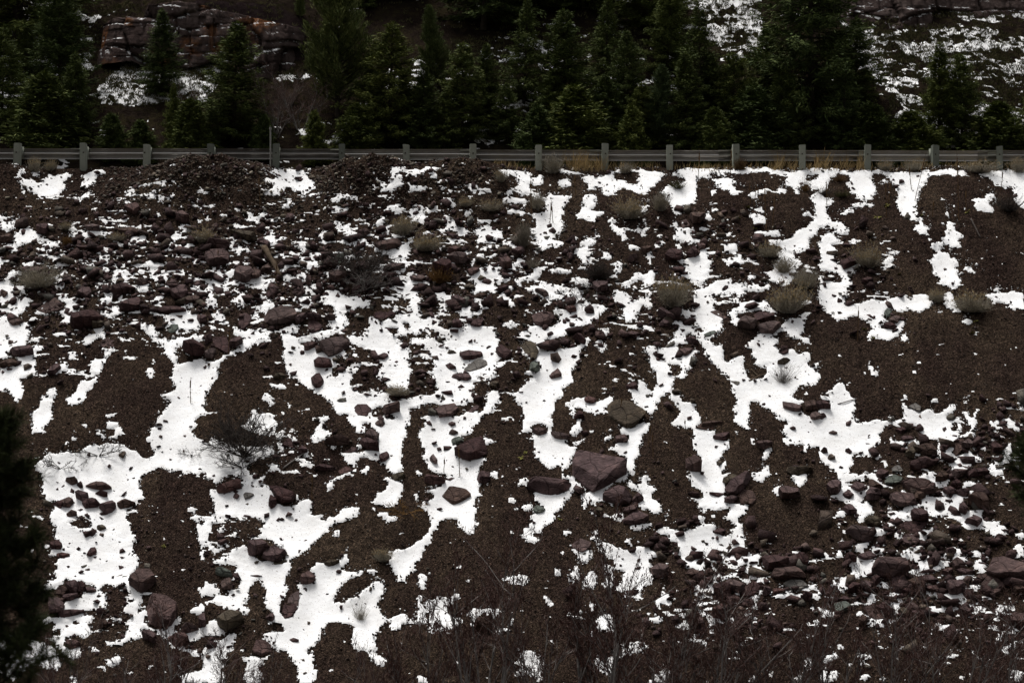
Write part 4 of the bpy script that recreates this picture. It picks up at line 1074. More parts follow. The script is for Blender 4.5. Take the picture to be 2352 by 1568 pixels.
QH = grid_quads(*HX.shape)[:, ::-1]
link('hillside', mesh_from('hillside', np.stack([HX, HY, HZ], -1).reshape(-1, 3), QH, True), 'hill', kind='structure',
     label='dark wooded hillside rising behind the road', cat='hillside')
# snow caught on the hillside: outlines in survey px with an amount
HSNOW = [([(205,225),(235,190),(280,150),(340,160),(420,150),(470,118),(500,100),(510,140),(500,190),(480,240),(430,255),(380,235),(330,250),(290,240),(230,240)], 0.66),
         ([(255,128),(300,118),(350,140),(290,152)], 0.6), ([(600,190),(660,165),(720,158),(700,180),(640,195)], 0.55), ([(560,10),(640,20),(660,50),(600,45)], 0.55),
         ([(210,25),(320,12),(330,32),(230,34)], 0.5), ([(380,0),(470,10),(560,30),(520,36),(400,12)], 0.6),
         ([(1540,0),(1740,0),(1750,60),(1760,140),(1690,140),(1620,90),(1550,50)], 0.44),
         ([(1930,50),(2010,40),(2100,62),(2180,65),(2270,60),(2352,90),(2390,120),(2390,260),(2200,232),(2130,190),(2050,210),(1990,190),(1950,100)], 0.46),
         ([(2100,5),(2300,10),(2390,60),(2280,50),(2150,40)], 0.38), ([(1700,90),(1760,85),(1770,140),(1700,140)], 0.8),
         ([(1000,100),(1560,60),(1560,330),(900,330),(880,200)], 0.22), ([(700,280),(900,290),(900,330),(700,330)], 0.32), ([(0,0),(240,0),(200,240),(0,280)], 0.30),
         ([(2040,210),(2352,230),(2352,330),(2040,330)], 0.36)]
hm = np.zeros((GH, GW))
for poly, k in HSNOW:
    g = np.zeros((GH, GW)); fill(g, np.array(poly, float), 1.0); hm = np.maximum(hm, g * k)
hm = blur(hm, 3.0)
hpx, hpy = project(np.stack([HX, HY, HZ], -1))
hcov = np.where((hpx < 0) | (hpx > 2352) | (hpy < 0), 0.45, sample(hm, hpx, hpy))
hn = 2.8 * fbm(HX * 0.8, HY * 1.7, 81, 3, 0.6) + 2.6 * fbm(HX * 3.2, HY * 6.0, 85, 3, 0.8)
hmn = hcov + hn * 0.42 - 0.5
flatness = np.gradient(HZ, axis=0) / np.gradient(HY, axis=0)
hmn = hmn - np.clip((blur(flatness, 2) - 1.1) * 0.5, 0, 0.9)
HSZ = blur(HZ, 1.5) + np.where(hmn > 0, 0.04 * np.tanh(2 * hmn), 0.16 * hmn) + 0.012
kv = (hmn > -0.3).ravel() & (HY.ravel() > 78.4)
kq = QH[kv[QH].all(1)]
used = np.zeros(HX.size, bool); used[kq.ravel()] = True; remap = np.cumsum(used) - 1
link('snow', mesh_from('hill_snow', np.stack([HX, HY, HSZ], -1).reshape(-1, 3)[used], remap[kq], True), 'snow', kind='stuff',
     label='patchy snow between tufts on the hillside behind the road', cat='snow')

def hill_at(px, py):
    """survey px -> point on the hillside"""
    dx = (px - W2) / FP; dz = (H2 - py) / FP
    lo = 78.0
    for Y in np.arange(78.0, 130, 0.05):
        if hill_z(np.array(dx * Y), np.array(Y)) >= dz * Y: lo = Y; break
    return Vector((dx * lo, lo, float(hill_z(np.array(dx * lo), np.array(lo)))))

# unseen hillside added behind the camera to block the low sky light
ox, oy = np.meshgrid(np.linspace(-260, 260, 90), np.linspace(-24, -200, 50))
oz = -15.4 + 0.82 * (-24 - oy) * np.clip((-24 - oy) / 20, 0, 1) + 6 * fbm(ox * 0.05, oy * 0.05, 95, 4)
link('sky_blocking_hillside', mesh_from('sky_blocking_hillside', np.stack([ox, oy, oz], -1).reshape(-1, 3), grid_quads(50, 90)[:, ::-1], True), 'hill', kind='structure',
     label='unseen dark hillside added behind the camera to block low sky light', cat='hillside')

# ------------------------------------------------------------------ rock outcrops on the hillside
def mat_cliff(name, orange):
    m, nt, b = new_mat(name, 0.85, 0.0)
    g = nt.nodes.new('ShaderNodeNewGeometry'); p = g.outputs['Position']
    n = noise(nt, 1.1, 6, 0.7, p, 0.8)
    c = ramp(nt, n, [(0.3, (0.030, 0.021, 0.019)), (0.5, (0.066, 0.048, 0.044)), (0.7, (0.13, 0.10, 0.09))])
    if orange:
        f = ramp(nt, noise(nt, 0.8, 4, 0.6, p, 0.4), [(0.53, (0, 0, 0)), (0.64, (0.7, 0.7, 0.7))])
        c = mix(nt, f, c, ramp(nt, noise(nt, 5, 4, 0.7, p), [(0.3, (0.10, 0.036, 0.018)), (0.7, (0.27, 0.115, 0.035))]))
    sep = nt.nodes.new('ShaderNodeSeparateXYZ'); nt.links.new(g.outputs['True Normal'], sep.inputs[0])
    sf_ = math_n(nt, 'MULTIPLY', bw(nt, ramp(nt, sep.outputs['Z'], [(0.62, (0, 0, 0)), (0.75, (1, 1, 1))])), bw(nt, ramp(nt, noise(nt, 2.5, 3, 0.6, p), [(0.5, (0, 0, 0)), (0.58, (1, 1, 1))])))
    c = mix(nt, sf_, c, (0.82, 0.82, 0.82))
    nt.links.new(c, b.inputs['Base Color']); bump(nt, b, noise(nt, 4, 6, 0.75, p, 0.5), 0.12, 1.0)
    return m
def cliff(px0, px1, top, bottom, Y, orange, label, seed):
    """blocky rock face: columns and beds of different depth, ledges between them"""
    u = np.arange((px0 - W2) / FP * Y, (px1 - W2) / FP * Y, 0.05)
    zt = (H2 - np.interp(u / Y * FP + W2, [p[0] for p in top], [p[1] for p in top])) / FP * Y
    zb = (H2 - np.interp(u / Y * FP + W2, [p[0] for p in bottom], [p[1] for p in bottom])) / FP * Y
    nv = 60
    U, T = np.meshgrid(u, np.linspace(0, 1, nv))
    Z = zb - 0.4 + T * (zt - zb + 0.4) + 0.12 * fbm(U * 2, T * 3, seed, 3) * T
    def blocks(sx, sz, sd, amp):
        zz = Z / sz + 1.0 * fbm(U * 0.5, Z * 0.5, sd, 2); row = np.floor(zz)
        xx = U / sx + _hash(row, row * 0, sd) * 3 + 0.7 * fbm(U * 0.8, Z * 0.8, sd + 2, 2); colm = np.floor(xx)
        fz = np.abs(zz - row - 0.5) * 2; fx = np.abs(xx - colm - 0.5) * 2
        joint = np.clip((np.maximum(fx, fz) - 0.86) / 0.14, 0, 1) * (0.3 + vnoise(U * 1.7, Z * 1.7, sd + 4))
        return amp * (_hash(colm, row, sd) - 0.5) - 0.35 * amp * joint
    d = blocks(1.5, 1.7, seed, 0.5) + blocks(0.55, 0.8, seed + 5, 0.24) + blocks(0.3, 0.35, seed + 7, 0.10) + 0.4 * fbm(U * 0.6, Z * 0.6, seed + 9, 2) + 0.06 * fbm(U * 6, Z * 6, seed + 12, 3)
    Yv = Y + 0.9 * T - d + np.clip(1 - (u - u[0]) / 0.6, 0, 1)[None] * 0.8 + np.clip(1 - (u[-1] - u) / 0.6, 0, 1)[None] * 0.8
    v = [np.stack([U, Yv, Z], -1).reshape(-1, 3)]
    cap = np.stack([U[-1], Yv[-1] + 1.6, Z[-1] + 0.1], -1); cap2 = np.stack([U[-1], Yv[-1] + 1.8, Z[-1] - 2.0], -1)
    n0 = U.size; nc = len(u); v += [cap, cap2]
    i = np.arange(nc - 1)
    q = [grid_quads(nv, nc)[:, ::-1]]
    lastr = (nv - 1) * nc
    q.append(np.stack([lastr + i, lastr + i + 1, n0 + i + 1, n0 + i], -1)); q.append(np.stack([n0 + i, n0 + i + 1, n0 + nc + i + 1, n0 + nc + i], -1))
    me = mesh_from('rock_outcrop', np.concatenate(v), [np.concatenate(q)])
    return link('rock_outcrop', me, mat_cliff('outcrop_rock', orange), label=label, cat='rock outcrop')
cliff(215, 700, [(215, 40), (260, 28), (320, 30), (330, 4), (400, -6), (470, 8), (540, 24), (600, 36), (700, 60)],
      [(215, 120), (260, 118), (300, 112), (350, 138), (400, 140), (470, 122), (500, 108), (560, 150), (640, 165), (700, 160)], 84.2, True,
      'blocky rock outcrop stained orange beside the small fir at upper left', 301)
cliff(1930, 2480, [(1930, -30), (2480, -40)], [(1930, 40), (1990, 48), (2050, 42), (2110, 60), (2180, 58), (2230, 48), (2260, 30), (2290, 60), (2350, 90), (2480, 100)], 87.0, False,
      'dark rock band along the top right above the snowy tufted slope', 331)
# Boulders and rocks: outline of each on the slope, in the same tile units.  Optional prefix: colour letter, then height of the front face, then ':'
# m maroon (default), g grey-green, b brown, p pale grey
ROCKS = {
'00': """5:142,57 150,53 158,54 161,62 155,67 146,63
199,70 209,62 217,68 216,74 208,76 200,73
20,131 40,126 60,128 55,134 30,135
62,66 70,63 75,66 72,69 65,69
86,103 95,102 104,105 98,107 90,106
134,84 150,81 160,84 158,90 145,89 136,88
96,80 108,77 116,81 110,86 100,85
127,157 132,150 146,144 156,149 150,156 135,160
156,142 162,139 170,142 171,147 164,149 157,146
41,78 48,76 56,84 52,90 42,88
0,92 10,89 16,95 8,100 0,98
178,106 184,106 184,112 178,114 172,111
191,150 205,146 214,152 212,158 200,156
b:210,20 215,19 214,25 210,26
b:128,42 133,40 133,45 129,46""",
'01': """0,92 18,95 28,104 20,109 8,106 0,102
0,110 15,104 28,106 26,114 14,124 5,126 0,120
34,132 40,125 52,124 56,128 50,138 46,146 38,142 33,138
52,132 58,124 64,130 62,140 54,141
61,97 68,95 75,102 72,106 65,103
b:28,84 45,88 60,94 60,98 48,97 34,91
64,128 72,124 76,128 68,133
89,122 98,117 102,120 100,125 92,125
99,117 105,113 109,118 106,122
94,131 105,129 106,133 98,135
142,134 148,130 162,131 163,136 152,139 150,145 144,142
116,138 122,137 122,149 117,149
g1:146,125 150,116 157,111 162,114 155,124 149,127
195,104 205,97 222,93 230,97 226,103 208,108 200,108
209,126 218,121 230,123 228,128 216,133
175,85 184,83 190,89 184,92 176,89
169,92 178,89 183,94 174,96
170,130 178,120 188,122 190,128 180,131
b:105,13 109,9 112,14 108,18 104,17""",
'02': """42,112 55,109 69,117 62,124 50,119
26,131 34,120 41,115 48,122 48,132 42,139 32,136
0,137 10,134 19,139 14,145 4,144
66,134 72,128 80,128 79,133 70,138
103,124 105,118 114,115 118,120 117,127 108,129
117,107 124,104 132,104 132,111 125,114 118,110
43,106 48,102 56,104 58,109 50,112 44,110
92,124 100,123 102,127 96,129
210,142 220,140 228,144 226,154 216,157 212,152
44,90 52,88 56,92 52,96 46,94
b:26,73 32,70 38,72 40,77 34,77
b:62,149 70,146 75,150 72,153 64,152
100,150 108,147 114,149 110,155 104,156
b:74,140 82,136 88,139 80,144
b:36,23 42,17 49,20 48,23
b:45,32 49,26 52,33 48,36
p1:24,42 29,39 31,44 27,46""",
'03': """58,112 64,106 74,107 79,113 76,119 70,120 62,116
1:76,75 84,72 87,78 86,83 78,83
86,70 92,62 100,62 105,70 98,77 90,77
118,90 124,87 129,90 124,94 119,93
66,128 76,126 82,130 78,134 68,133
83,108 92,102 98,108 96,114 88,117
30,108 38,103 43,109 36,112
14,115 26,110 28,118 20,122
94,98 100,99 106,106 98,108
220,107 228,105 234,110 226,112
b:121,64 126,62 130,65 125,68""",
'04': """24,124 30,117 42,114 50,118 44,124 36,128 28,130
48,142 55,139 62,144 56,147""",
'10': """1:40,22 62,10 75,23 68,27 52,31 44,28
80,40 84,34 92,29 108,25 118,26 112,34 106,38 104,45 90,45 81,42
b:105,39 112,35 119,40 117,45 108,46
136,18 145,14 158,11 162,20 160,26 148,28 138,26
177,25 188,22 205,22 214,25 206,30 190,31
88,8 95,0 103,0 105,5 100,12 90,9
192,0 214,0 216,10 210,15 200,12
212,13 222,9 230,10 228,16 216,18
1:115,65 122,58 134,60 135,67 124,73 117,69
g1:192,51 196,43 204,42 205,46 200,53 195,53
209,70 215,64 225,58 234,66 235,74 226,79 212,74
10,40 18,36 28,38 22,44 14,44
8,76 22,70 34,66 38,70 30,78 18,80
0,84 14,82 20,86 10,92 0,90
224,38 232,31 238,36 236,41 228,41
59,90 68,86 70,89 62,101 54,100
0,2 6,4 9,9 4,14 0,12""",
'11': """7:62,37 74,25 82,22 92,21 104,25 106,31 100,37 90,42 78,44 68,40
2:38,40 44,30 52,28 54,35 52,43 42,50 39,45
104,33 112,27 118,28 116,36 108,42 104,40
117,30 125,28 134,32 132,38 122,38
136,32 142,28 150,32 146,38 140,38
2:118,52 119,38 128,38 135,44 134,49 124,54
70,9 76,3 82,1 83,8 78,12 72,13
1:191,30 198,25 214,21 222,30 218,36 208,39 196,36
1:187,50 192,44 204,44 215,48 208,54 195,53
8:130,68 145,60 158,56 166,62 165,70 152,77 142,79 138,73
114,65 118,62 130,63 126,70 118,73 114,73
125,84 130,80 138,81 148,88 146,93 136,93 128,92
123,112 122,104 128,99 134,98 137,106 132,116 126,117
b:78,99 86,97 93,102 90,106 80,105
2:170,140 175,134 186,134 192,140 188,150 180,153 173,148
b:151,128 162,127 163,134 154,134
2:8,60 14,53 24,53 30,74 26,77 12,70
0,54 8,52 8,62 0,66
0,72 8,68 13,76 8,82 0,80
28,60 40,56 44,63 34,70 28,66
204,144 212,138 222,129 224,132 214,143 207,146
197,79 206,75 211,80 206,84 200,82
200,106 208,103 214,107 208,110
150,94 156,91 162,93 158,98 152,97
198,152 202,147 206,153 204,157""",
'12': """4:139,29 145,26 158,27 167,30 165,38 160,44 150,45 143,41
b2:127,66 134,61 144,61 148,72 146,82 142,85 134,80 131,74
99,68 104,64 110,72 118,79 110,83 104,80 100,74
p3:62,95 72,86 80,80 88,84 91,92 84,98 74,100 65,98
57,75 68,72 82,72 84,80 70,84 62,84
42,74 46,71 54,74 52,78 44,78
70,44 74,37 84,35 86,40 80,46
72,8 84,6 90,10 82,13 73,12
47,10 54,9 65,18 63,21 54,16
144,0 152,2 160,10 156,13 148,7
178,25 183,20 190,22 192,28 184,30
187,52 196,53 203,58 198,65 194,62
172,62 178,58 184,60 182,66 174,66
g5:136,90 140,85 147,87 150,94 146,98 138,96 135,93
161,104 164,95 170,91 175,98 168,104 162,106
118,98 124,96 128,102 122,104
b:91,109 97,106 103,112 98,116 92,114
48,104 58,98 70,100 74,106 66,109 54,106
40,92 46,86 54,95 46,95
8,95 14,94 21,100 12,100
36,120 48,117 50,124 42,125
4:29,140 38,134 52,132 56,138 48,148 34,150
1:65,144 74,135 80,136 78,142 68,146
21,140 25,138 31,146 28,148 22,146
200,130 206,124 214,128 212,134 203,133
188,149 193,141 201,144 197,150 190,152
48,42 56,36 61,40 60,46 50,46
165,18 175,15 179,18 172,23 166,22
158,53 164,50 168,54 160,57""",
'13': """141,38 150,32 158,35 164,42 160,48 152,45
5:160,33 167,27 184,30 184,36 172,39 162,38
163,49 168,44 184,38 192,46 182,53 168,53
4:72,70 82,70 91,69 88,76 81,80 75,76
50,25 55,22 60,28 70,37 62,37 52,31
51,40 56,36 64,40 60,45 52,45
b:187,75 192,70 197,70 200,76 194,78
b:188,84 196,80 203,87 196,90 187,88
g2:133,110 138,106 144,110 142,114 136,114
b4:-14,142 -8,132 4,127 18,130 28,136 38,146 36,152 26,158 14,162 2,156 -8,150
193,131 205,133 216,136 214,144 205,143 194,136
215,132 230,129 236,134 234,140 220,141
222,146 232,142 240,150 230,153
44,66 52,62 54,67 48,70
82,58 90,56 96,60 88,65
g2:102,56 110,50 120,50 118,56 106,58
14,110 22,107 27,112 20,118 13,116
66,118 74,116 78,122 68,122
14,52 22,50 32,54 26,58 16,57
1:110,28 125,25 133,32 128,39 120,35
102,153 115,152 124,154 122,158 100,160""",
'14': """g2:73,32 78,24 84,28 82,34 76,36
80,36 88,32 94,37 90,42 82,41
74,45 80,40 90,47 82,49
p2:100,136 108,131 117,137 116,144 106,140
-8,132 5,129 14,134 10,139 0,140
-5,146 6,144 9,150 4,153
146,148 152,144 157,149 154,153 148,153
28,18 34,16 42,19 38,22""",
'20': """75,72 82,65 89,68 88,74 82,77
97,74 106,72 110,70 128,76 124,82 112,84 104,80
109,88 114,82 124,85 119,91
114,103 125,91 133,97 130,108 120,110 112,106
134,93 142,89 156,95 150,102 138,105 134,100
86,84 90,82 102,92 98,98 88,92
98,94 106,91 115,94 112,102 98,104 94,98
68,92 75,88 87,94 86,102 74,104 68,98
60,98 66,94 72,99 70,104 62,103
76,108 82,104 88,106 88,113 78,115
b:111,126 118,120 122,124 118,130 112,130
95,130 106,129 106,134 98,137
56,142 64,136 71,142 70,150 60,152
99,157 104,149 109,148 111,157
b:136,40 142,37 145,42 142,47 136,44
88,78 93,72 95,76 92,81""",
'21': """13,83 18,76 30,68 41,68 42,74 34,80 22,86 15,86
2:86,28 92,21 98,22 104,33 102,38 94,36 88,32
106,36 112,31 118,35 112,41
136,26 142,18 154,18 166,22 165,30 150,32 142,31
1:155,36 166,31 178,36 176,38 160,42
184,18 189,11 199,20 198,26 190,24
178,24 186,21 200,28 198,34 188,36 180,32
195,8 200,1 208,3 206,10 199,12
6:73,74 80,80 90,81 98,83 104,90 100,96 88,97 82,92
73,100 75,87 82,92 83,101 76,104
b:32,92 35,84 40,90 38,94
p3:44,89 50,83 57,87 52,93 46,94
1:104,123 108,115 116,118 120,122 115,129 107,132
84,119 88,114 92,117 88,120
50,140 60,138 70,137 78,142 72,148 60,153 50,157 49,148
5:70,150 78,144 92,150 96,156 90,162 78,164 66,160
1:152,58 160,54 172,59 165,63 155,65
126,52 136,50 150,54 148,60 134,60
203,40 209,38 212,46 208,50 202,52 200,46
b:215,68 222,62 230,62 228,70 218,72
14,140 22,138 26,142 18,146
68,110 74,108 74,114 68,116""",
'22': """8:51,34 68,24 82,20 86,24 90,33 88,42 80,46 67,48 60,42
g4:47,28 52,22 60,20 63,24 55,30 48,32
10:190,38 196,36 204,42 214,48 232,48 250,46 249,54 240,60 240,68 232,74 222,80 210,84 202,77 192,67 186,58 188,48
8:134,74 138,69 146,66 154,70 165,76 184,74 187,78 182,84 163,90 150,86 140,80
5:32,86 38,79 50,78 64,81 72,86 64,92 58,98 50,100 42,94 34,90
14,70 17,62 30,64 41,66 39,74 28,76 18,74
76,70 82,66 83,60 92,60 93,72 86,75 78,73
42,72 48,68 54,69 48,74
23,44 27,40 32,46 29,53 23,50
39,32 46,32 50,36 44,38 39,35
g:31,36 35,33 37,38 32,39
140,12 148,9 156,11 158,17 150,20 142,17
162,13 172,16 184,18 182,24 174,24 167,18
197,14 202,13 206,18 200,20
g3:140,104 146,98 156,102 154,108 146,110 141,108
10:222,86 228,80 240,76 252,80 256,90 252,98 240,100 228,95
b:210,104 216,100 222,104 220,112 212,110
2:186,146 196,137 208,142 208,152 196,155 188,152
44,8 50,3 53,6 48,10
45,18 50,12 56,15 50,20
18,4 23,3 26,9 20,9""",
'23': """5:9,118 18,108 27,103 40,110 34,120 20,122 10,121
20,90 26,83 34,88 30,97 22,98
10,108 20,99 27,100 24,104 14,110
80,52 92,41 101,48 96,56 88,61 82,58
1:93,11 104,4 118,3 124,8 118,12 106,14
113,20 120,16 132,16 134,22 126,26 116,24
163,26 172,24 182,26 181,32 172,36 165,32
b:124,72 138,63 142,66 134,74 128,75
8:127,82 134,72 150,60 158,60 157,68 148,80 140,87 130,86
2:141,86 148,80 158,80 164,94 158,100 146,98
126,96 134,88 142,94 134,98
109,84 118,86 128,86 126,90 120,92
b:194,60 210,56 228,54 228,60 214,65 200,65
188,86 196,77 212,80 214,84 200,92 192,92
0,20 12,18 16,22 14,27 2,28
75,118 85,116 93,119 84,121
73,124 83,121 84,126 74,128
114,128 122,126 128,130 122,134 115,132
47,122 52,118 56,126 48,127
b:118,52 122,48 126,50 120,56
134,142 140,138 144,146 136,146
134,152 144,150 146,154 136,156
119,154 126,152 128,157 120,157
84,88 90,84 98,88 92,91""",
'24': """112,38 122,30 130,25 134,32 136,42 124,42 114,40
b:99,36 106,30 111,37 108,46 102,44
106,54 122,44 136,44 128,54 112,60 104,58
p2:83,58 88,52 96,54 100,60 92,63 84,62
g2:75,72 80,66 92,63 96,68 94,74 84,76 76,75
65,64 70,57 80,61 80,66 72,70 66,68
7:94,72 102,68 120,69 136,79 136,84 120,88 104,84 96,78
134,66 140,60 150,64 148,70 141,73
152,66 158,57 168,58 171,64 162,68 155,70
168,64 180,58 196,56 198,60 186,66 172,68
6:80,92 92,82 104,86 112,92 112,98 104,102 94,102 84,98
105,106 110,101 124,106 126,116 116,118 106,114
108,88 112,83 123,90 116,94 110,94
53,84 58,78 70,86 72,92 62,94 54,92
57,68 60,70 72,78 74,82 62,80 58,74
36,76 42,72 50,76 54,82 46,85 40,80
28,102 34,97 44,103 42,110 34,110 28,106
b:52,114 58,111 66,112 72,122 64,124 56,120
30,126 38,122 54,124 64,130 58,138 48,140 38,134
2:93,137 102,132 112,134 116,142 106,146 98,144
1:84,122 96,118 114,117 128,120 122,130 104,132 90,130
8,80 12,72 20,70 26,80 22,86 14,87
27,86 33,82 40,88 38,93 30,92
2:152,38 158,24 166,24 166,36 158,44
164,26 172,22 177,26 176,34 168,34
137,30 142,28 150,30 146,37 140,36
151,74 158,69 164,74 160,80 154,78
142,84 150,77 158,86 148,88
158,82 170,78 174,84 168,90 160,88
172,82 182,86 192,96 196,106 186,104 178,94
161,98 166,94 172,100 168,110 162,108
168,114 174,110 182,114 188,118 182,125 172,122
145,152 152,146 158,150 154,157 146,156
88,12 96,9 100,14 94,18
103,6 108,6 109,12 103,12
b:111,8 116,6 120,14 112,16
114,22 122,19 126,24 118,28
94,20 104,18 110,25 98,27
28,36 34,34 40,41 34,44
9,42 14,40 19,47 10,50
b:0,36 6,33 10,40 2,43
b:11,16 16,14 21,18 18,20
200,46 206,45 212,50 206,52
202,57 208,54 212,57 206,60
197,30 206,27 213,32 210,37 200,38""",
'30': """148,34 158,24 172,24 178,32 172,42 162,53 154,46 148,42
12:166,60 174,53 190,54 202,60 200,70 190,80 196,90 180,92 168,86 168,74
162,96 172,94 180,100 176,110 164,106
192,108 205,96 214,104 220,108 212,114 200,116
208,90 216,84 227,87 228,95 218,98 210,95
74,110 78,105 92,108 92,114 86,117 76,114
62,54 68,44 74,44 78,52 72,56
74,40 82,36 90,46 86,54 78,48
86,43 94,38 98,44 96,51 88,49
98,46 104,44 112,48 106,53 100,52
72,54 88,50 90,56 80,62 72,60
54,58 70,56 74,64 72,74 56,76
110,74 114,69 120,74 117,78
113,86 119,82 124,86 122,92 114,92
63,10 72,5 80,6 76,13 66,14
99,10 104,1 109,0 111,8 104,12
86,13 93,11 94,15 88,15
93,22 100,20 100,24 94,25
66,74 84,70 98,72 96,77 80,80 70,84
228,78 235,74 236,92 228,90""",
'31': """b12:14,78 20,70 32,72 44,78 44,84 36,92 25,97 18,92 14,86
1:85,72 92,64 104,64 106,70 100,80 92,83 86,78
1:92,63 100,54 108,50 109,60 107,69 96,66
108,40 112,30 120,27 126,32 127,38 122,43 112,43
b:133,17 148,14 155,15 152,20 142,23
3:52,112 58,104 68,106 76,112 77,120 66,125 56,122
97,106 102,104 108,106 106,111 98,111
70,78 75,74 80,80 78,85 71,84
18,42 24,34 32,34 33,40 28,48 20,49
g:12,25 18,22 28,28 32,34 20,34 12,28
27,54 32,51 35,54 32,58
52,34 60,32 66,33 58,36
b1:78,20 84,12 90,10 94,16 88,20 80,21
161,83 166,81 168,85 164,85""",
'32': """74,84 80,78 92,78 98,88 90,97 78,94""",
'33': """170,18 178,10 190,8 200,10 202,16 196,22 186,24 176,26
8:180,26 186,22 208,22 218,28 220,36 206,38 188,37 182,32
p2:194,42 200,37 218,38 226,42 214,50 204,50
208,14 216,4 224,8 222,20 216,24
3:145,48 154,40 164,38 168,44 164,54 152,59 146,56
126,38 134,32 144,36 150,42 144,53 132,46
114,44 122,39 132,42 138,50 128,58 118,54
42,22 50,16 60,22 64,30 56,35 46,34
82,28 88,24 96,26 100,34 88,34
103,28 108,23 114,28 113,34 104,33
103,18 110,15 112,20 106,22
128,58 138,55 148,59 144,64 132,63
170,48 176,42 180,52 174,56
178,48 190,47 198,52 184,54
133,14 138,13 138,18 134,18
118,22 128,20 130,26 122,28
142,24 150,22 150,30 142,30
216,50 222,48 228,54 224,62 218,58
224,34 230,31 234,36 228,40
86,84 96,76 106,80 106,92 92,94
112,70 124,64 132,72 126,82 114,80""",
'34': """12:61,18 68,10 80,6 100,12 104,20 96,28 82,36 70,34 64,26
3:84,34 92,28 98,28 102,48 88,52 82,44
44,12 50,6 58,3 66,12 60,15 50,15
28,10 36,4 44,8 40,16 32,18
33,44 38,39 48,43 49,50 36,52
49,42 54,36 60,42 60,52 52,50
60,34 66,31 70,40 64,46
96,48 104,43 112,48 108,55 98,54
102,38 108,34 118,42 122,50 112,50
114,36 120,32 132,32 138,40 128,42 118,40
116,30 128,25 134,26 130,31
123,46 130,43 140,48 136,52 126,52
146,48 148,38 156,34 166,38 168,48 160,54 150,54
154,28 164,24 176,26 180,30 168,32
152,20 158,11 166,14 168,24 156,26
141,26 148,23 154,28 148,33
10:190,22 196,12 212,10 224,18 238,18 245,34 230,38 216,34 202,36 192,28
3:186,42 194,32 204,34 214,44 206,54 194,58 188,50
8,61 16,58 22,60 20,64 10,64
24,58 32,54 36,58 30,64 24,62
g3:17,64 30,62 37,64 37,72 28,76 18,75
2:50,68 58,63 66,66 74,76 76,82 66,84 56,79
66,66 74,62 82,68 82,78 76,78
46,80 50,76 56,86 52,92 46,88
b:92,70 97,67 104,70 104,80 96,80
104,72 118,72 126,78 118,82 106,80
0,46 6,44 8,50 2,54
9,48 13,45 17,50 14,55
160,68 170,66 178,72 172,80 162,78
213,80 225,74 236,76 236,90 222,88
124,10 132,9 134,20 130,22
222,46 232,40 240,46 238,52 226,54
180,34 186,29 194,32 188,40""",
}

# ------------------------------------------------------------------ traced boulders and rocks
def px_w(px, py, h):
    X, s = plane_xs(px, py, h); return world_xs(X, s, h)

def parse_rocks():
    out = []
    for key, txt in ROCKS.items():
        for ln in txt.strip().split('\n'):
            col, drop = 'm', None
            if ':' in ln:
                pre, ln = ln.split(':')
                if pre[0].isalpha(): col = pre[0]; pre = pre[1:]
                if pre: drop = float(pre) * 2
            p = tile_px(key, ln)
            out.append((col, drop, p, (p[:, 0].max() - p[:, 0].min()) * (p[:, 1].max() - p[:, 1].min())))
    out.sort(key=lambda r: -r[3])
    return out

def rock_points(p, drop, r):
    c = p.mean(0); y0, y1 = p[:, 1].min(), p[:, 1].max(); x0, x1 = p[:, 0].min(), p[:, 0].max()
    if drop is None: drop = (y1 - y0) * r.uniform(0.36, 0.58)
    drop = min(drop, 0.64 * (y1 - y0))
    X, s, hg = on_slope(np.array([c[0]]), np.array([y1 - 0.2 * (y1 - y0)])); hg = float(hg[0])
    Yd = CREST_Y - float(s[0]) * CA
    hh = drop * Yd / FP / CA
    u = (p[:, 0] - x0) / (x1 - x0); v = (p[:, 1] - y0) / (y1 - y0)
    tx, tv = r.uniform(-0.35, 0.35), r.uniform(-0.3, 0.3)
    h = hg + np.maximum(hh, 0.03) * (1 + tx * (u - 0.5) * 2 + tv * (v - 0.5) * 2)
    pts = []
    back = v < 0.5
    Pb, hb = p[back], h[back]
    if len(Pb):
        pts.append(px_w(Pb[:, 0], Pb[:, 1], hb))
        Xb, sb = plane_xs(Pb[:, 0], Pb[:, 1], hb); pts.append(world_xs(Xb, sb, np.full(len(Xb), hg - 0.10)))
    Pf, hf = p[~back], h[~back]
    fx = c[0] + (Pf[:, 0] - c[0]) * r.uniform(0.86, 0.98, len(Pf)); fy = Pf[:, 1] - drop * r.uniform(0.7, 1.05, len(Pf))
    fy = np.maximum(fy, y0 + 0.15 * (y1 - y0))
    pts.append(px_w(fx, fy, hf))
    pts.append(px_w(Pf[:, 0], Pf[:, 1], np.full(len(Pf), hg + 0.25 * (hf - hg).min())))
    Xb, sb = plane_xs(Pf[:, 0], Pf[:, 1], np.full(len(Pf), hg)); pts.append(world_xs(Xb, sb - 0.04, np.full(len(Xb), hg - 0.10)))
    return np.concatenate(pts), c, hh

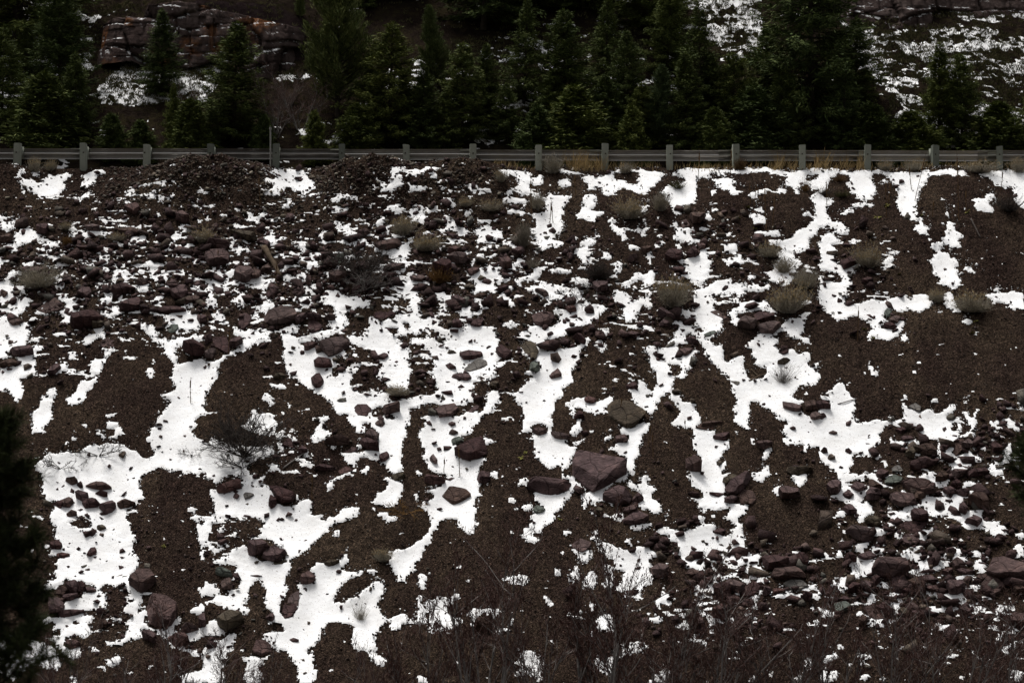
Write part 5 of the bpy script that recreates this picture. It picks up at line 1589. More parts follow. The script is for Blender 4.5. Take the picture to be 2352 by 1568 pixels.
def rock_mesh(pts, size, r, cuts):
    o = pts.mean(0)
    bm = bmesh.new()
    for q in pts - o: bm.verts.new(q)
    res = bmesh.ops.convex_hull(bm, input=bm.verts)
    bmesh.ops.delete(bm, geom=list({g for g in res['geom_interior'] + res['geom_unused'] if isinstance(g, bmesh.types.BMVert) and g.is_valid}), context='VERTS')
    ext = np.array([v.co[:] for v in bm.verts])
    for _ in range(int(r.integers(2, 6)) if size > 0.2 else 1):                    # broken-off corners
        dvec = NRM + r.normal(0, 0.9, 3); dvec /= np.linalg.norm(dvec)
        sup = (ext @ dvec).max(); low = (ext @ dvec).min(); k_ = low + (sup - low) * r.uniform(0.80, 0.96)
        res = bmesh.ops.bisect_plane(bm, geom=list(bm.verts) + list(bm.edges) + list(bm.faces), plane_co=Vector(dvec * k_), plane_no=Vector(dvec), clear_outer=True)
        ed = [g for g in res['geom_cut'] if isinstance(g, bmesh.types.BMEdge)]
        if len(ed) > 2: bmesh.ops.edgeloop_fill(bm, edges=ed)
    bmesh.ops.dissolve_limit(bm, angle_limit=math.radians(9), verts=bm.verts, edges=bm.edges)
    bmesh.ops.bevel(bm, geom=list(bm.edges), offset=size * 0.018, segments=1, affect='EDGES', profile=0.6)
    bmesh.ops.triangulate(bm, faces=bm.faces)
    if cuts: bmesh.ops.subdivide_edges(bm, edges=[e for e in bm.edges if e.calc_length() > size * 0.16], cuts=cuts, use_grid_fill=True)
    bmesh.ops.triangulate(bm, faces=bm.faces)
    co = np.array([v.co[:] for v in bm.verts]); sd = int(r.integers(0, 9999)); k = 3.2 / size
    nrm = np.array([v.normal[:] for v in bm.verts])
    bm.normal_update()
    bed = _hash(np.floor(co[:, 2] * k * 2.2 + co[:, 0] * k * 0.4), np.floor(co[:, 0] * 0), sd) - 0.5
    d = size * (0.034 * fbm(co[:, 0] * k + 7, co[:, 2] * k + co[:, 1] * k, sd, 3, 0.6) + 0.026 * bed)
    for v, dd in zip(bm.verts, d): v.co += v.normal * dd
    me = bpy.data.meshes.new('rock'); bm.to_mesh(me); bm.free()
    me.polygons.foreach_set('use_smooth', np.ones(len(me.polygons), bool))
    me.set_sharp_from_angle(angle=math.radians(16))
    return me, o

HERO = {  # (survey px of a point on it) -> label
 (1372, 1075): 'largest maroon boulder, broad and flat-faced, near the slope middle',
 (1262, 1112): 'long wedge-shaped maroon boulder just left of the largest boulder',
 (1083, 1027): 'dark purple angular block with a lit flat top, on snow at centre',
 (1045, 1135): 'rounded purple boulder on snow below the dark purple block',
 (1440, 945): 'broad olive-brown boulder with a mottled flat face',
 (634, 728): 'wide layered purplish boulder heading a row of rocks on the left',
 (770, 790): 'brick-shaped striped maroon block on snow',
 (1248, 727): 'flat-topped square purple-grey boulder on snow',
 (1098, 838): 'pale grey streaked slab standing out on snow',
 (108, 700): 'flat diamond-shaped purple slab at far left',
 (690, 1207): 'small heart-shaped maroon rock alone on clean snow',
 (625, 1270): 'rounded maroon boulder, right one of a touching pair on snow',
 (598, 1253): 'dark maroon boulder, left one of a touching pair on snow',
 (660, 1400): 'lower half of an oval cracked maroon slab on snow',
 (672, 1375): 'upper half of an oval cracked maroon slab on snow',
 (525, 1422): 'block with a pale front and overhanging maroon top at lower left',
 (367, 1395): 'big flat-topped maroon boulder at lower left',
 (1695, 1105): 'dark upright slab leaning over a square maroon block',
 (1865, 1312): 'long dark maroon block stacked in a pile at lower right',
 (2045, 1300): 'big rugged dark boulder at lower right',
 (2315, 1300): 'huge dark boulder cut by the right edge of the picture',
 (2054, 1098): 'grey-green boulder in the right-hand rock pile',
 (2078, 1148): 'purplish boulder with a broad lit top in the right-hand rock pile',
 (2112, 1115): 'long brown-maroon block across the right-hand rock pile',
 (2070, 1070): 'grey pitted rock just above the grey-green boulder',
 (1010, 620): 'tall triangular reddish boulder behind an orange shrub',
 (1935, 1392): 'grey-green cracked block among brown brush at lower right',
 (648, 1130): 'reddish boulder with a shaded overhang left of centre',
 (1420, 1130): 'rust-faced square boulder right below the largest boulder',
 (1460, 1187): 'maroon block with a lit top below the rust-faced boulder',
 (1755, 725): 'split flat-topped maroon block beside a big sagebrush',
 (395, 753): 'small flat blue-green slab on snow at left',
}
BIG = []
rr = np.random.default_rng(5)
traced = parse_rocks()
small_pts = []
heroes = dict(HERO)
rocks = []
for i, (col, drop, p, area) in enumerate(traced):
    pts, c, hh = rock_points(p, drop, rr)
    size = math.sqrt(area) / FP * 62
    me, o = rock_mesh(pts, size, rr, 2 if size > 0.55 else (1 if size > 0.25 else 0))
    w = p[:, 0].max() - p[:, 0].min(); hgt = p[:, 1].max() - p[:, 1].min()
    rocks.append(dict(col=col, c=c, me=me, o=o, area=area, w=w, h=hgt))
for key, lab in HERO.items():
    best = min(rocks, key=lambda r: (r['c'][0] - key[0]) ** 2 + (r['c'][1] - key[1]) ** 2 if 'label' not in r else 1e9)
    best['label'] = lab

# ------------------------------------------------------------------ vegetation builders
def grow(p, d, L, r, depth, out, rr, spread=0.6, segs=3, nbr=(3, 5), lift=0.15, shrink=0.62, wob=0.16):
    """recursive branch: fills out with (p0, p1, r0, r1, depth)"""
    d = d / np.linalg.norm(d); step = L / segs
    for i in range(segs):
        d = d + rr.normal(0, wob, 3) + np.array([0, 0, lift * 0.4]); d /= np.linalg.norm(d)
        q = p + d * step; r1 = max(r * (1 - 0.75 * (i + 1) / segs), r * 0.3)
        out.append((p, q, r * (1 - 0.75 * i / segs), r1, depth)); p = q
        if depth > 0 and (i > 0 or segs < 3):
            for _ in range(rr.integers(*nbr)):
                nd = d + rr.normal(0, spread, 3); nd[2] += lift
                grow(p - d * step * rr.uniform(0, 0.9), nd, L * shrink * rr.uniform(0.6, 1.1), r1 * 0.62, depth - 1, out, rr, spread, segs, nbr, lift, shrink, wob)

def seg_mesh(name, segs, sides=3, rmin=0.0):
    P0 = np.array([s[0] for s in segs]); P1 = np.array([s[1] for s in segs])
    R0 = np.maximum([s[2] for s in segs], rmin); R1 = np.maximum([s[3] for s in segs], rmin)
    v, q = sticks(P0, P1, R0, R1, sides); return mesh_from(name, v, q)

# --- conifers (height 1 = 8 m prototype, then scaled)
def conifer_parts(seed, H, R, base=0.06, dens=1.0, droop=0.25, shape=0.85, pine=False):
    r = np.random.default_rng(seed)
    tr = []; n = 10
    bend = r.normal(0, 0.02, (n + 1, 2)).cumsum(0) * H * 0.08
    zz = np.linspace(0, 1, n + 1)
    ax = np.stack([bend[:, 0] * 0.5, bend[:, 1] * 0.5, zz * H], -1)
    tr = [(ax[i], ax[i + 1], 0.016 * H * (1.03 - zz[i]) + 0.01, 0.016 * H * (1.03 - zz[i + 1]) + 0.006, 9) for i in range(n)]
    limbs = []; BP = []; BD = []; BL = []; BW = []
    z = base * H
    while z < 0.985 * H:
        t = z / H
        rad = R * (1 - t) ** shape * (1.0 if t > 0.18 else 0.75 + t)
        c = np.array([np.interp(z, ax[:, 2], ax[:, 0]), np.interp(z, ax[:, 2], ax[:, 1]), z])
        nb = int(r.integers(4, 7)) if t < 0.9 else 4
        a0 = r.uniform(0, 6.28)
        for k in range(nb):
            a = a0 + k * 6.283 / nb + r.normal(0, 0.25)
            L = rad * r.uniform(0.6, 1.08) * (0.72 + 0.55 * float(vnoise(np.array(a * 1.1 + 3), np.array(z * 1.2), seed))) + 0.06
            up = 0.55 * t + (0.25 if pine else 0.0) - droop * (1 - t) + r.normal(0, 0.12)
            d = np.array([math.cos(a), math.sin(a), up]); d /= np.linalg.norm(d)
            ns = max(3, int(L / 0.17)); pts = [c]
            for j in range(ns):
                d = d + np.array([0, 0, (0.06 if pine else 0.035)]) + r.normal(0, 0.05, 3); d /= np.linalg.norm(d)
                pts.append(pts[-1] + d * L / ns)
            pts = np.array(pts)
            for j in range(ns): limbs.append((pts[j], pts[j + 1], 0.018 * L * (1 - j / ns) + 0.004, 0.018 * L * (1 - (j + 1) / ns) + 0.003, 1))
            m = int(max(12, L * 110 * dens))
            tt = r.uniform(0.12, 1.0, m) ** 0.8
            idx = np.minimum((tt * ns).astype(int), ns - 1); fr = tt * ns - idx
            P = pts[idx] * (1 - fr[:, None]) + pts[idx + 1] * fr[:, None]
            P = P + r.normal(0, 1, (m, 3)) * np.array([0.10, 0.10, 0.09]) * min(1.0, L)
            seg = pts[idx + 1] - pts[idx]; seg /= np.linalg.norm(seg, axis=1, keepdims=True)
            side = np.cross(seg, [0, 0, 1.0]); side *= r.choice([-1, 1], m)[:, None]
            D = seg * r.uniform(0.3, 1.0, m)[:, None] + side * r.uniform(0.1, 1.0, m)[:, None] + r.normal(0, 0.22, (m, 3))
            D[:, 2] += -0.32 + (0.5 if pine else 0.05)
            BP.append(P); BD.append(D); BL.append(r.uniform(0.12, 0.32, m) * (1.25 - 0.5 * tt) * (1 + 0.25 * (L > 1))); BW.append(r.uniform(0.026, 0.062, m))
        z += H * r.uniform(0.018, 0.034) * (1.0 if t < 0.7 else 0.75)
    top = ax[-1]; m = 14
    BP.append(np.tile(top - [0, 0, 0.15], (m, 1)) + r.normal(0, 0.02, (m, 3))); BD.append(np.stack([r.normal(0, 0.35, m), r.normal(0, 0.35, m), np.ones(m)], -1)); BL.append(r.uniform(0.15, 0.35, m)); BW.append(np.full(m, 0.05))
    BP = np.concatenate(BP); BD = np.concatenate(BD); BL = np.concatenate(BL); BW = np.concatenate(BW)
    U = np.tile([0, 0, 1.0], (len(BP), 1)) + r.normal(0, 0.6, (len(BP), 3))
    v, q = blades(BP, BD, U, BL, BW)
    v1, q1 = sticks([s[0] for s in tr], [s[1] for s in tr], [s[2] for s in tr], [s[3] for s in tr], 7)
    return mesh_from('trunk', v1, q1, True), seg_mesh('limbs', limbs), mesh_from('crown', v, q)

CON = [conifer_parts(101, 8, 2.5, shape=0.75, droop=0.32), conifer_parts(102, 8, 2.1, dens=1.1, droop=0.3), conifer_parts(103, 8, 3.0, droop=0.42, shape=0.8),
       conifer_parts(104, 8, 2.4, base=0.1, droop=0.1, shape=0.65, pine=True), conifer_parts(105, 4, 1.5, base=0.02, dens=1.2, droop=0.05, shape=0.7), conifer_parts(106, 8, 2.2, base=0.04, droop=0.2, shape=0.6), conifer_parts(107, 8, 2.6, base=0.12, droop=0.5, shape=0.95, dens=0.8)]
CH = [8, 8, 8, 8, 4, 8, 8]
def tree(px, ytop, Y, var, label, wide=1.0, name='fir_tree', mat='needle', rz=None):
    X = (px - W2) / FP * Y
    zb = float(hill_z(np.array(X), np.array(Y))) - 0.1
    zt = (H2 - ytop) / FP * Y
    sc = max(zt - zb, 0.6) / CH[var]
    root = empty(name, (X, Y, zb), label, 'tree', 'conifers behind the guard rail', rz if rz is not None else rng.uniform(0, 6.28), (sc * wide, sc * wide, sc))
    tr, lb, cr = CON[var]
    link('trunk', tr, 'bark', root); link('limbs', lb, 'bark', root); link('crown', cr, mat, root)
    return root

# --- low shrubs; unit size 1 m
def sage_parts(seed, n=300, tipfrac=0.8, upright=0.5, leaf=7, twigw=0.0045, wide=1.0):
    r = np.random.default_rng(seed)
    z = r.uniform(0.05, 1, n) ** (1 - upright * 0.6); a = r.uniform(0, 6.283, n); rad = np.sqrt(np.maximum(1 - z * z, 0))
    D = np.stack([rad * np.cos(a) * wide, rad * np.sin(a) * wide, z], -1)
    lob = 0.45 + 1.0 * vnoise(np.cos(a) * 2.6 + 5, np.sin(a) * 2.6 + z * 2.6, seed)
    L = r.uniform(0.55, 1.0, n) * lob * 0.8
    P = np.stack([r.normal(0, 0.07, n), r.normal(0, 0.07, n), np.zeros(n)], -1)
    S0, S1, R0, R1 = [], [], [], []; LP, LD = [], []
    p = P.copy(); d = D * [1, 1, 0.7]; tips = None
    for j in range(4):
        d = d + r.normal(0, 0.10, (n, 3)) + [0, 0, 0.16]; d /= np.linalg.norm(d, axis=1, keepdims=True)
        q = p + d * (L / 4)[:, None]
        S0.append(p); S1.append(q); R0.append(np.full(n, twigw * (1.6 - 0.35 * j))); R1.append(np.full(n, twigw * (1.25 - 0.35 * j)))
        if j >= 1:
            for _ in range(leaf):
                f = r.uniform(0, 1, n)[:, None]; LP.append(p * (1 - f) + q * f); LD.append(d + r.normal(0, 0.55, (n, 3)))
        p = q
    for _ in range(2):
        q = p + (d + r.normal(0, 0.35, (n, 3))) * r.uniform(0.05, 0.13, n)[:, None]
        S0.append(p); S1.append(q); R0.append(np.full(n, twigw * 0.6)); R1.append(np.full(n, twigw * 0.3))
    v, q = sticks(np.concatenate(S0), np.concatenate(S1), np.concatenate(R0), np.concatenate(R1))
    twigs = mesh_from('twigs', v, q)
    if not LP: LP, LD = [p], [d]
    LP = np.concatenate(LP); LD = np.concatenate(LD); m = len(LP)
    v, q = blades(LP, LD, r.normal(0, 1, (m, 3)), r.uniform(0.03, 0.08, m), r.uniform(0.010, 0.022, m)); leaves = mesh_from('leaves', v, q)
    hi = np.where(p[:, 2] > np.quantile(p[:, 2], 1 - tipfrac))[0]
    T = np.repeat(p[hi], 6, 0); m = len(T)
    v, q = blades(T + r.normal(0, 0.02, (m, 3)), r.normal(0, 0.6, (m, 3)) + [0, 0, 1], r.normal(0, 1, (m, 3)), r.uniform(0.03, 0.07, m), r.uniform(0.012, 0.024, m))
    return twigs, leaves, mesh_from('seed_heads', v, q)
SAGE = [sage_parts(201), sage_parts(202, 260, 0.6, 0.8), sage_parts(203, 320, 0.35, 0.3, wide=1.25)]
BARE = [sage_parts(211, 160, 0.2, 0.9, 0, 0.006), sage_parts(212, 240, 0.3, 0.3, 0, 0.0055, 1.2)]

def shrub(px, py, w, h, label, kind='sage', var=0, tip='tan_tip', name='sagebrush', group='sagebrush clumps on the slope', base=None):
    """px, py: foot of the shrub in survey px; w, h: its size in survey px"""
    loc = at(px, py, -0.02) if base is None else base
    k = loc.y / FP
    sw, sh = w * k / 1.25, h * k / 0.95
    root = empty(name, loc, label, 'shrub', group, rng.uniform(0, 6.28), (sw, sw, sh))
    if kind == 'sage':
        t, l, s = SAGE[var % 3]
        link('twigs', t, 'sage', root); link('leaves', l, 'sage_leaf', root)
        if tip: o = link('seed_heads', s, None, root); o.data = s; set_mat(o, tip)
    elif kind == 'tint':
        t, l, s = SAGE[var % 3]
        for nm, me in (('twigs', t), ('leaves', l), ('seed_heads', s)): set_mat(link(nm, me, None, root), tip)
    elif kind == 'bare':
        t, l, s = BARE[var % 2]; set_mat(link('twigs', t, None, root), tip)
    return root

def set_mat(o, m):
    """material on the object, so that the mesh can be shared"""
    if not o.data.materials: o.data.materials.append(None)
    o.material_slots[0].link = 'OBJECT'; o.material_slots[0].material = M[m]

# --- dead sprawling bush and bare alder shrubs (metres)
def deadbush_mesh(seed, n=16, L=0.75, flat=0.5):
    r = np.random.default_rng(seed); out = []
    for _ in range(n):
        d = rand_dirs(1, 0.05)[0] * [1, 1, flat] + [0, 0, 0.12]
        grow(np.array([0, 0, 0.02]) + r.normal(0, 0.05, 3) * [1, 1, 0.2], d, L * r.uniform(0.6, 1.1), 0.016, 2, out, r, 0.5, 3, (2, 4), 0.03, 0.55, 0.16)
    return seg_mesh('branches', out, 3, 0.0055)

def alder_parts(seed, H=4.0, stems=6, spread=0.30):
    r = np.random.default_rng(seed); out = []
    for _ in range(stems):
        a = r.uniform(0, 6.283); d = np.array([math.cos(a) * spread, math.sin(a) * spread, 1.0]) + r.normal(0, 0.08, 3)
        grow(np.array([math.cos(a), math.sin(a), 0]) * 0.18, d, H * r.uniform(0.55, 0.95), 0.044 * r.uniform(0.7, 1.1), 3, out, r, 0.46, 5, (2, 4), 0.14, 0.38, 0.09)
    main = [s for s in out if s[4] >= 2]; fine = [s for s in out if s[4] < 2]
    st = seg_mesh('stems', main, 4, 0.008); 
    f1 = [s for s in fine if s[4] == 1]; f0 = [s for s in fine if s[4] == 0 and r.uniform() < 0.55]; mb = MB()
    v, q = sticks([s[0] for s in f1], [s[1] for s in f1], np.maximum([s[2] for s in f1], 0.004), np.maximum([s[3] for s in f1], 0.0035)); mb.add(v, q)
    A_ = np.array([s[0] for s in f0]); B_ = np.array([s[1] for s in f0]); sd_ = np.cross(B_ - A_, r.normal(0, 1, A_.shape)); sd_ *= 0.0042 / (np.linalg.norm(sd_, axis=1, keepdims=True) + 1e-9)
    mb.add(np.stack([A_ - sd_, A_ + sd_, B_ + sd_, B_ - sd_], 1), np.arange(len(A_) * 4).reshape(-1, 4))
    tw = mb.mesh('twigs')
    ends = np.array([s[1] for s in fine if s[4] == 0]); k = min(len(ends), 2600); ends = ends[r.permutation(len(ends))[:k]]
    m = len(ends)
    v, q = sticks(ends, ends + np.stack([r.normal(0, 0.008, m), r.normal(0, 0.008, m), -r.uniform(0.03, 0.06, m)], -1), 0.009, 0.005)
    return st, tw, mesh_from('catkins', v, q)

def stalk_parts(seed):
    r = np.random.default_rng(seed); p = np.zeros(3); d = np.array([0, 0, 1.0]); out = []
    for i in range(8):
        d = d + r.normal(0, 0.03, 3); d /= np.linalg.norm(d); q = p + d / 8; out.append((p, q, 0.011 - 0.0009 * i, 0.010 - 0.0009 * i, 0)); p = q
    head = [(out[i][0], out[i][1], 0.017, 0.016, 0) for i in (5, 6)]
    P = np.array([s[0] for s in out for _ in range(4)]); m = len(P)
    v, q = blades(P + r.uniform(0, .1, (m, 1)) * [0, 0, 1], rand_dirs(m, -0.6), r.normal(0, 1, (m, 3)), r.uniform(0.03, 0.08, m), 0.016)
    return seg_mesh('stem', out + head, 4), mesh_from('withered_leaves', v, q)

def rosette_mesh(seed, n=14):
    r = np.random.default_rng(seed); a = np.arange(n) * 2.4; el = r.uniform(0.1, 0.8, n)
    D = np.stack([np.cos(a) * np.cos(el), np.sin(a) * np.cos(el), np.sin(el)], -1)
    v, q = blades(np.tile([0, 0, 0.01], (n, 1)), D, np.tile([0, 0, 1.0], (n, 1)) + r.normal(0, .15, (n, 3)), r.uniform(0.6, 1.0, n), r.uniform(0.2, 0.32, n))
    v2 = v.reshape(-1, 4, 3); v2[:, 2, 2] -= r.uniform(0.05, 0.3, n)
    return mesh_from('leaves', v2.reshape(-1, 3), q)

# ------------------------------------------------------------------ guard rail
POST_X = [36, 191, 335, 485, 632, 784, 933, 1086, 1237, 1389, 1539, 1691, 1843, 1993, 2148, 2299]
def rail_drop(X): return -0.0022 * (X + 15)
gr = empty('guard_rail', (0, 70.0, CREST_Z), 'weathered steel guard rail on timber posts along the top of the slope', 'guard rail')
pw, pd = 0.095, 0.10
def post_mesh(h, seed):
    r = np.random.default_rng(seed); bm = bmesh.new()
    bmesh.ops.create_cube(bm, size=1.0)
    for v in bm.verts:
        v.co = Vector((v.co.x * pw * 2, v.co.y * pd * 2, (v.co.z + 0.5) * h))
        if v.co.z > 0.1: v.co.z += r.normal(0, 0.008)
    bmesh.ops.bevel(bm, geom=list(bm.edges), offset=0.012, segments=2, affect='EDGES')
    me = bpy.data.meshes.new('post'); bm.to_mesh(me); bm.free(); return me
blk = MB(); blk.box((-0.075, 0.103, -0.18), (0.075, 0.293, 0.18)); blk_me = blk.mesh('blockout')
bt = MB()
a8 = np.arange(8) * math.pi / 4
ring = lambda y, r_: np.stack([r_ * np.cos(a8), np.full(8, y), r_ * np.sin(a8)], -1)
bt.add(np.concatenate([ring(-0.102, 0.022), ring(-0.118, 0.017)]), [(k, (k + 1) % 8, 8 + (k + 1) % 8, 8 + k) for k in range(8)] + [(8, 9, 10, 11), (8, 11, 12, 15), (12, 13, 14, 15)])
bolt_me = bt.mesh('bolt')
rp = np.random.default_rng(77)
extra = [-1.96 * k for k in (1, 2)]
post_pos = [((px - W2) / FP * 69.9, True) for px in POST_X]
x_first, x_last = post_pos[0][0], post_pos[-1][0]
post_pos += [(x_first - 1.92 * k, False) for k in (1, 2, 3)] + [(x_last + 1.92 * k, False) for k in (1, 2, 3)]
for i, (X, seen) in enumerate(post_pos):
    top = 5.80 + rail_drop(X) + rp.normal(0, 0.012)
    b0 = 4.45
    po = link('post', post_mesh(top - b0, i), 'post', gr); po.location = (X, 0, b0 - CREST_Z); po.rotation_euler = (rp.normal(0, 0.008), rp.normal(0, 0.012), rp.normal(0, 0.08))
    zc = 5.52 + rail_drop(X) - b0
    bo = link('blockout', blk_me, 'post', po); bo.location = (rp.normal(0.008, 0.012), 0, zc + 0.02); bo.rotation_euler = (0, rp.normal(0, 0.03), 0)
    bb = link('bolt', bolt_me, 'bolt', po); bb.location = (rp.normal(0, 0.02), 0, zc + 0.01)
# W-beam: edges and centre fold toward the posts, two ridges toward the road
prof = [(-0.158, 0.012), (-0.150, 0.004), (-0.130, 0.022), (-0.112, 0.062), (-0.098, 0.080), (-0.078, 0.080), (-0.062, 0.062), (-0.030, 0.012), (-0.015, 0.001), (0.0, 0.0),
        (0.015, 0.001), (0.030, 0.012), (0.062, 0.062), (0.078, 0.080), (0.098, 0.080), (0.112, 0.062), (0.130, 0.022), (0.150, 0.004), (0.158, 0.012)]
def beam_mesh(L):
    nx = 9; xs_ = np.linspace(-L / 2, L / 2, nx); n = len(prof)
    pts = np.array([[(x, d + 0.004 * math.sin(x * 2.1), z) for z, d in prof] for x in xs_])
    back = pts + [0, 0.004, 0]
    v = np.concatenate([pts.reshape(-1, 3), back.reshape(-1, 3)])
    q1 = grid_quads(nx, n); q2 = q1[:, ::-1] + nx * n
    rim = []
    i = np.arange(nx * n).reshape(nx, n)
    for e in (i[:, 0], i[:, -1][::-1], i[0][::-1], i[-1]):
        rim += [(e[k], e[k + 1], e[k + 1] + nx * n, e[k] + nx * n) for k in range(len(e) - 1)]
    return mesh_from('beam', v, [np.concatenate([q1, q2, np.array(rim)])], False)
beam_me = beam_mesh(4.12)
for k in range(-1, 10):
    X = x_first - 0.2 + 3.81 * k
    bobj = link('beam', beam_me, 'steel', gr); bobj.location = (X, 0.296 + (0.006 if k % 2 else 0.0), 5.52 + rail_drop(X) - CREST_Z + rp.normal(0, 0.006))
    bobj.rotation_euler = (rp.normal(0, 0.02), rp.normal(0.0022, 0.0015), 0)
# marker pole
mp = MB(); v, q = sticks([(0, 0, -0.3), (0, 0, 1.12)], [(0, 0, 1.12), (0, 0, 1.2)], [0.024, 0.034], [0.022, 0.030], 8); mp.add(v, q)
o = link('marker_pole', mp.mesh('marker_pole'), 'pole', label='thin grey marker pole standing beside the fifth guard rail post', cat='pole')
o.location = ((621 - W2) / FP * 69.8, 69.83, CREST_Z)

# ------------------------------------------------------------------ conifers behind the rail: x, top y, distance, variant, width factor
TREES = [
 (40, -330, 86.5, 2, 1.1, 'tall dark fir filling the top left corner'),
 (140, -60, 82.5, 0, 0.95, 'tall dark fir standing left of the orange-stained outcrop'),
 (5, 60, 81.0, 2, 0.8, 'dark fir cut by the left edge above the rail'),
 (258, 262, 79.6, 4, 0.9, 'low dark fir under the left snow patch behind the second post'),
 (100, 170, 80.0, 4, 1.2, 'bushy dark young fir low between first and second posts'),
 (322, 276, 79.4, 4, 0.9, 'small bushy fir just above the third guard rail post'),
 (398, 190, 80.0, 1, 0.7, 'slim young fir in front of the left snow patch'),
 (437, 228, 79.4, 4, 0.9, 'small young fir just left of the fourth guard rail post'),
 (536, 50, 80.6, 0, 1.05, 'full conical fir between the outcrop and the bare brush'),
 (372, 22, 83.0, 1, 1.0, 'small fir growing against the orange-stained outcrop'),
 (605, 265, 79.6, 4, 0.8, 'low fir shoot beside the thin marker pole'),
 (690, -30, 86.0, 3, 0.75, 'pine behind and left of the tall pine with pale trunk'),
 (775, -150, 82.0, 3, 0.72, 'tall pine with a pale visible trunk left of centre'),
 (728, 255, 79.4, 4, 0.75, 'little lone fir above the sixth guard rail post'),
 (840, -90, 88.0, 2, 0.9, 'dark tall fir at back right of the pale-trunked pine'),
 (893, 52, 80.8, 0, 1.0, 'fir with drooping tiers above the seventh guard rail post'),
 (1002, 12, 83.5, 3, 0.7, 'soft round-topped pine left of the frame centre'),
 (955, -120, 89.0, 0, 0.9, 'tall back-row fir behind the soft round-topped pine'),
 (975, 148, 80.2, 1, 1.15, 'mid-green fir just right of the drooping-tiered fir'),
 (1062, 100, 80.8, 0, 0.95, 'pointed fir behind the eighth guard rail post'),
 (1118, 100, 81.6, 1, 1.05, 'narrow fir right of the eighth guard rail post'),
 (1085, -100, 90.0, 2, 0.9, 'dark back-row fir above the eighth guard rail post'),
 (1203, -5, 82.6, 0, 0.85, 'tall bright-tipped fir above the ninth guard rail post'),
 (1160, -180, 91.0, 1, 1.1, 'tall back-row fir at the top centre of the picture'),
 (1232, 245, 79.3, 4, 1.0, 'small rounded fir right behind the ninth guard rail post'),
 (1300, 22, 81.6, 1, 1.0, 'slender fir with a visible grey trunk right of centre'),
 (1270, -130, 90.0, 2, 0.8, 'dark back-row fir behind the slender grey-trunked fir'),
 (1326, 198, 79.5, 4, 1.2, 'broad young fir between ninth and tenth guard rail posts'),
 (1392, -8, 83.4, 0, 0.85, 'tall fir above the tenth guard rail post'),
 (1445, 70, 81.4, 2, 0.8, 'mid-sized fir between tenth and eleventh posts'),
 (1452, 246, 79.3, 4, 0.75, 'small spire-shaped fir below the mid-sized fir'),
 (1440, -160, 90.0, 0, 1.0, 'back-row fir between the tenth and eleventh posts'),
 (1515, 150, 80.2, 3, 0.8, 'soft grey-green pine left of the eleventh post'),
 (1532, -60, 84.5, 2, 0.75, 'broad fir at the left edge of the upper snow patch'),
 (1612, 10, 81.0, 0, 1.0, 'tall open fir against the upper right snow patch'),
 (1580, 120, 80.0, 1, 1.1, 'fir behind the eleventh guard rail post'),
 (1642, 248, 79.2, 4, 0.85, 'little fir left of the twelfth guard rail post'),
 (1690, 120, 80.4, 0, 1.05, 'fir with dense shade behind the twelfth post'),
 (1730, 200, 79.6, 4, 1.1, 'low dark fir at the foot of the huge dark fir'),
 (1862, -260, 81.4, 2, 0.80, 'huge dark fir rising out of the frame at right'),
 (1935, 130, 80.0, 2, 0.9, 'dark fir leaning into the right side of the huge fir'),
 (1800, 150, 79.8, 0, 1.0, 'dark fir in front of the left side of the huge fir'),
 (2158, 98, 80.6, 1, 0.95, 'left one of two thin dark firs on the snowy right slope'),
 (2212, 125, 80.4, 1, 1.0, 'right one of two thin dark firs on the snowy right slope'),
 (2090, 255, 79.4, 4, 1.3, 'low dark bushy fir below the two thin firs'),
 (2290, 235, 79.6, 4, 1.4, 'low dark bushy fir near the right edge above the rail'),
 (2370, 190, 80.0, 0, 1.0, 'dark fir cut by the right edge above the rail'),
 (2000, 240, 79.4, 4, 1.3, 'low dark fir right of the fourteenth post'),
 (620, -140, 88, 2, 1.1, 'dark back-row fir above the bare brush left of centre'),
 (730, -200, 90, 0, 1.1, 'tall back-row fir behind the pale-trunked pine'),
 (900, -200, 89, 2, 1.1, 'tall back-row fir above the seventh post'),
 (1020, -230, 90, 0, 1.1, 'tall back-row fir left of the top centre'),
 (1110, -260, 87, 2, 1.1, 'broad back-row fir at the top just left of the centre line'),
 (1225, -260, 88, 0, 1.1, 'broad back-row fir at the top just right of the centre line'),
 (1340, -220, 88, 2, 1.1, 'broad back-row fir behind the tenth post firs'),
 (1400, -260, 90, 1, 1.1, 'slender back-row fir above the tenth post'),
 (1490, -180, 87, 0, 1.1, 'back-row fir above the eleventh post'),
 (850, 140, 81.5, 2, 1.1, 'shaded fir filling the gap left of the drooping-tiered fir'),
 (935, 170, 81.0, 0, 1.1, 'shaded fir filling the gap right of the drooping-tiered fir'),
 (1020, 210, 80.2, 2, 1.1, 'low dark fir between seventh and eighth posts'),
 (1165, 190, 80.6, 0, 1.1, 'dark fir between eighth and ninth posts'),
 (1265, 160, 81.2, 2, 1.1, 'dark fir behind the broad young fir'),
 (1385, 170, 80.6, 0, 1.1, 'dark fir just left of the small spire-shaped fir'),
 (1480, 190, 80.4, 2, 1.1, 'dark fir just right of the small spire-shaped fir'),
 (1640, 120, 81.2, 2, 1.1, 'wide fir between eleventh and twelfth posts'),
 (1760, 60, 83.0, 0, 1.1, 'dark fir filling the left flank of the huge fir'),
 (1965, 40, 82.5, 0, 1.1, 'dark fir filling the right flank of the huge fir'),
 (820, 240, 79.8, 4, 1.1, 'low shaded fir between sixth and seventh posts'),
 (60, 60, 84, 0, 1.1, 'dark fir between the two tall firs of the top left corner'),
 (176, 120, 80.8, 0, 0.9, 'wide dark fir left of the hillside snow patch'),
 (482, 250, 79.8, 0, 1.0, 'dark young fir left of the full conical fir'),
]
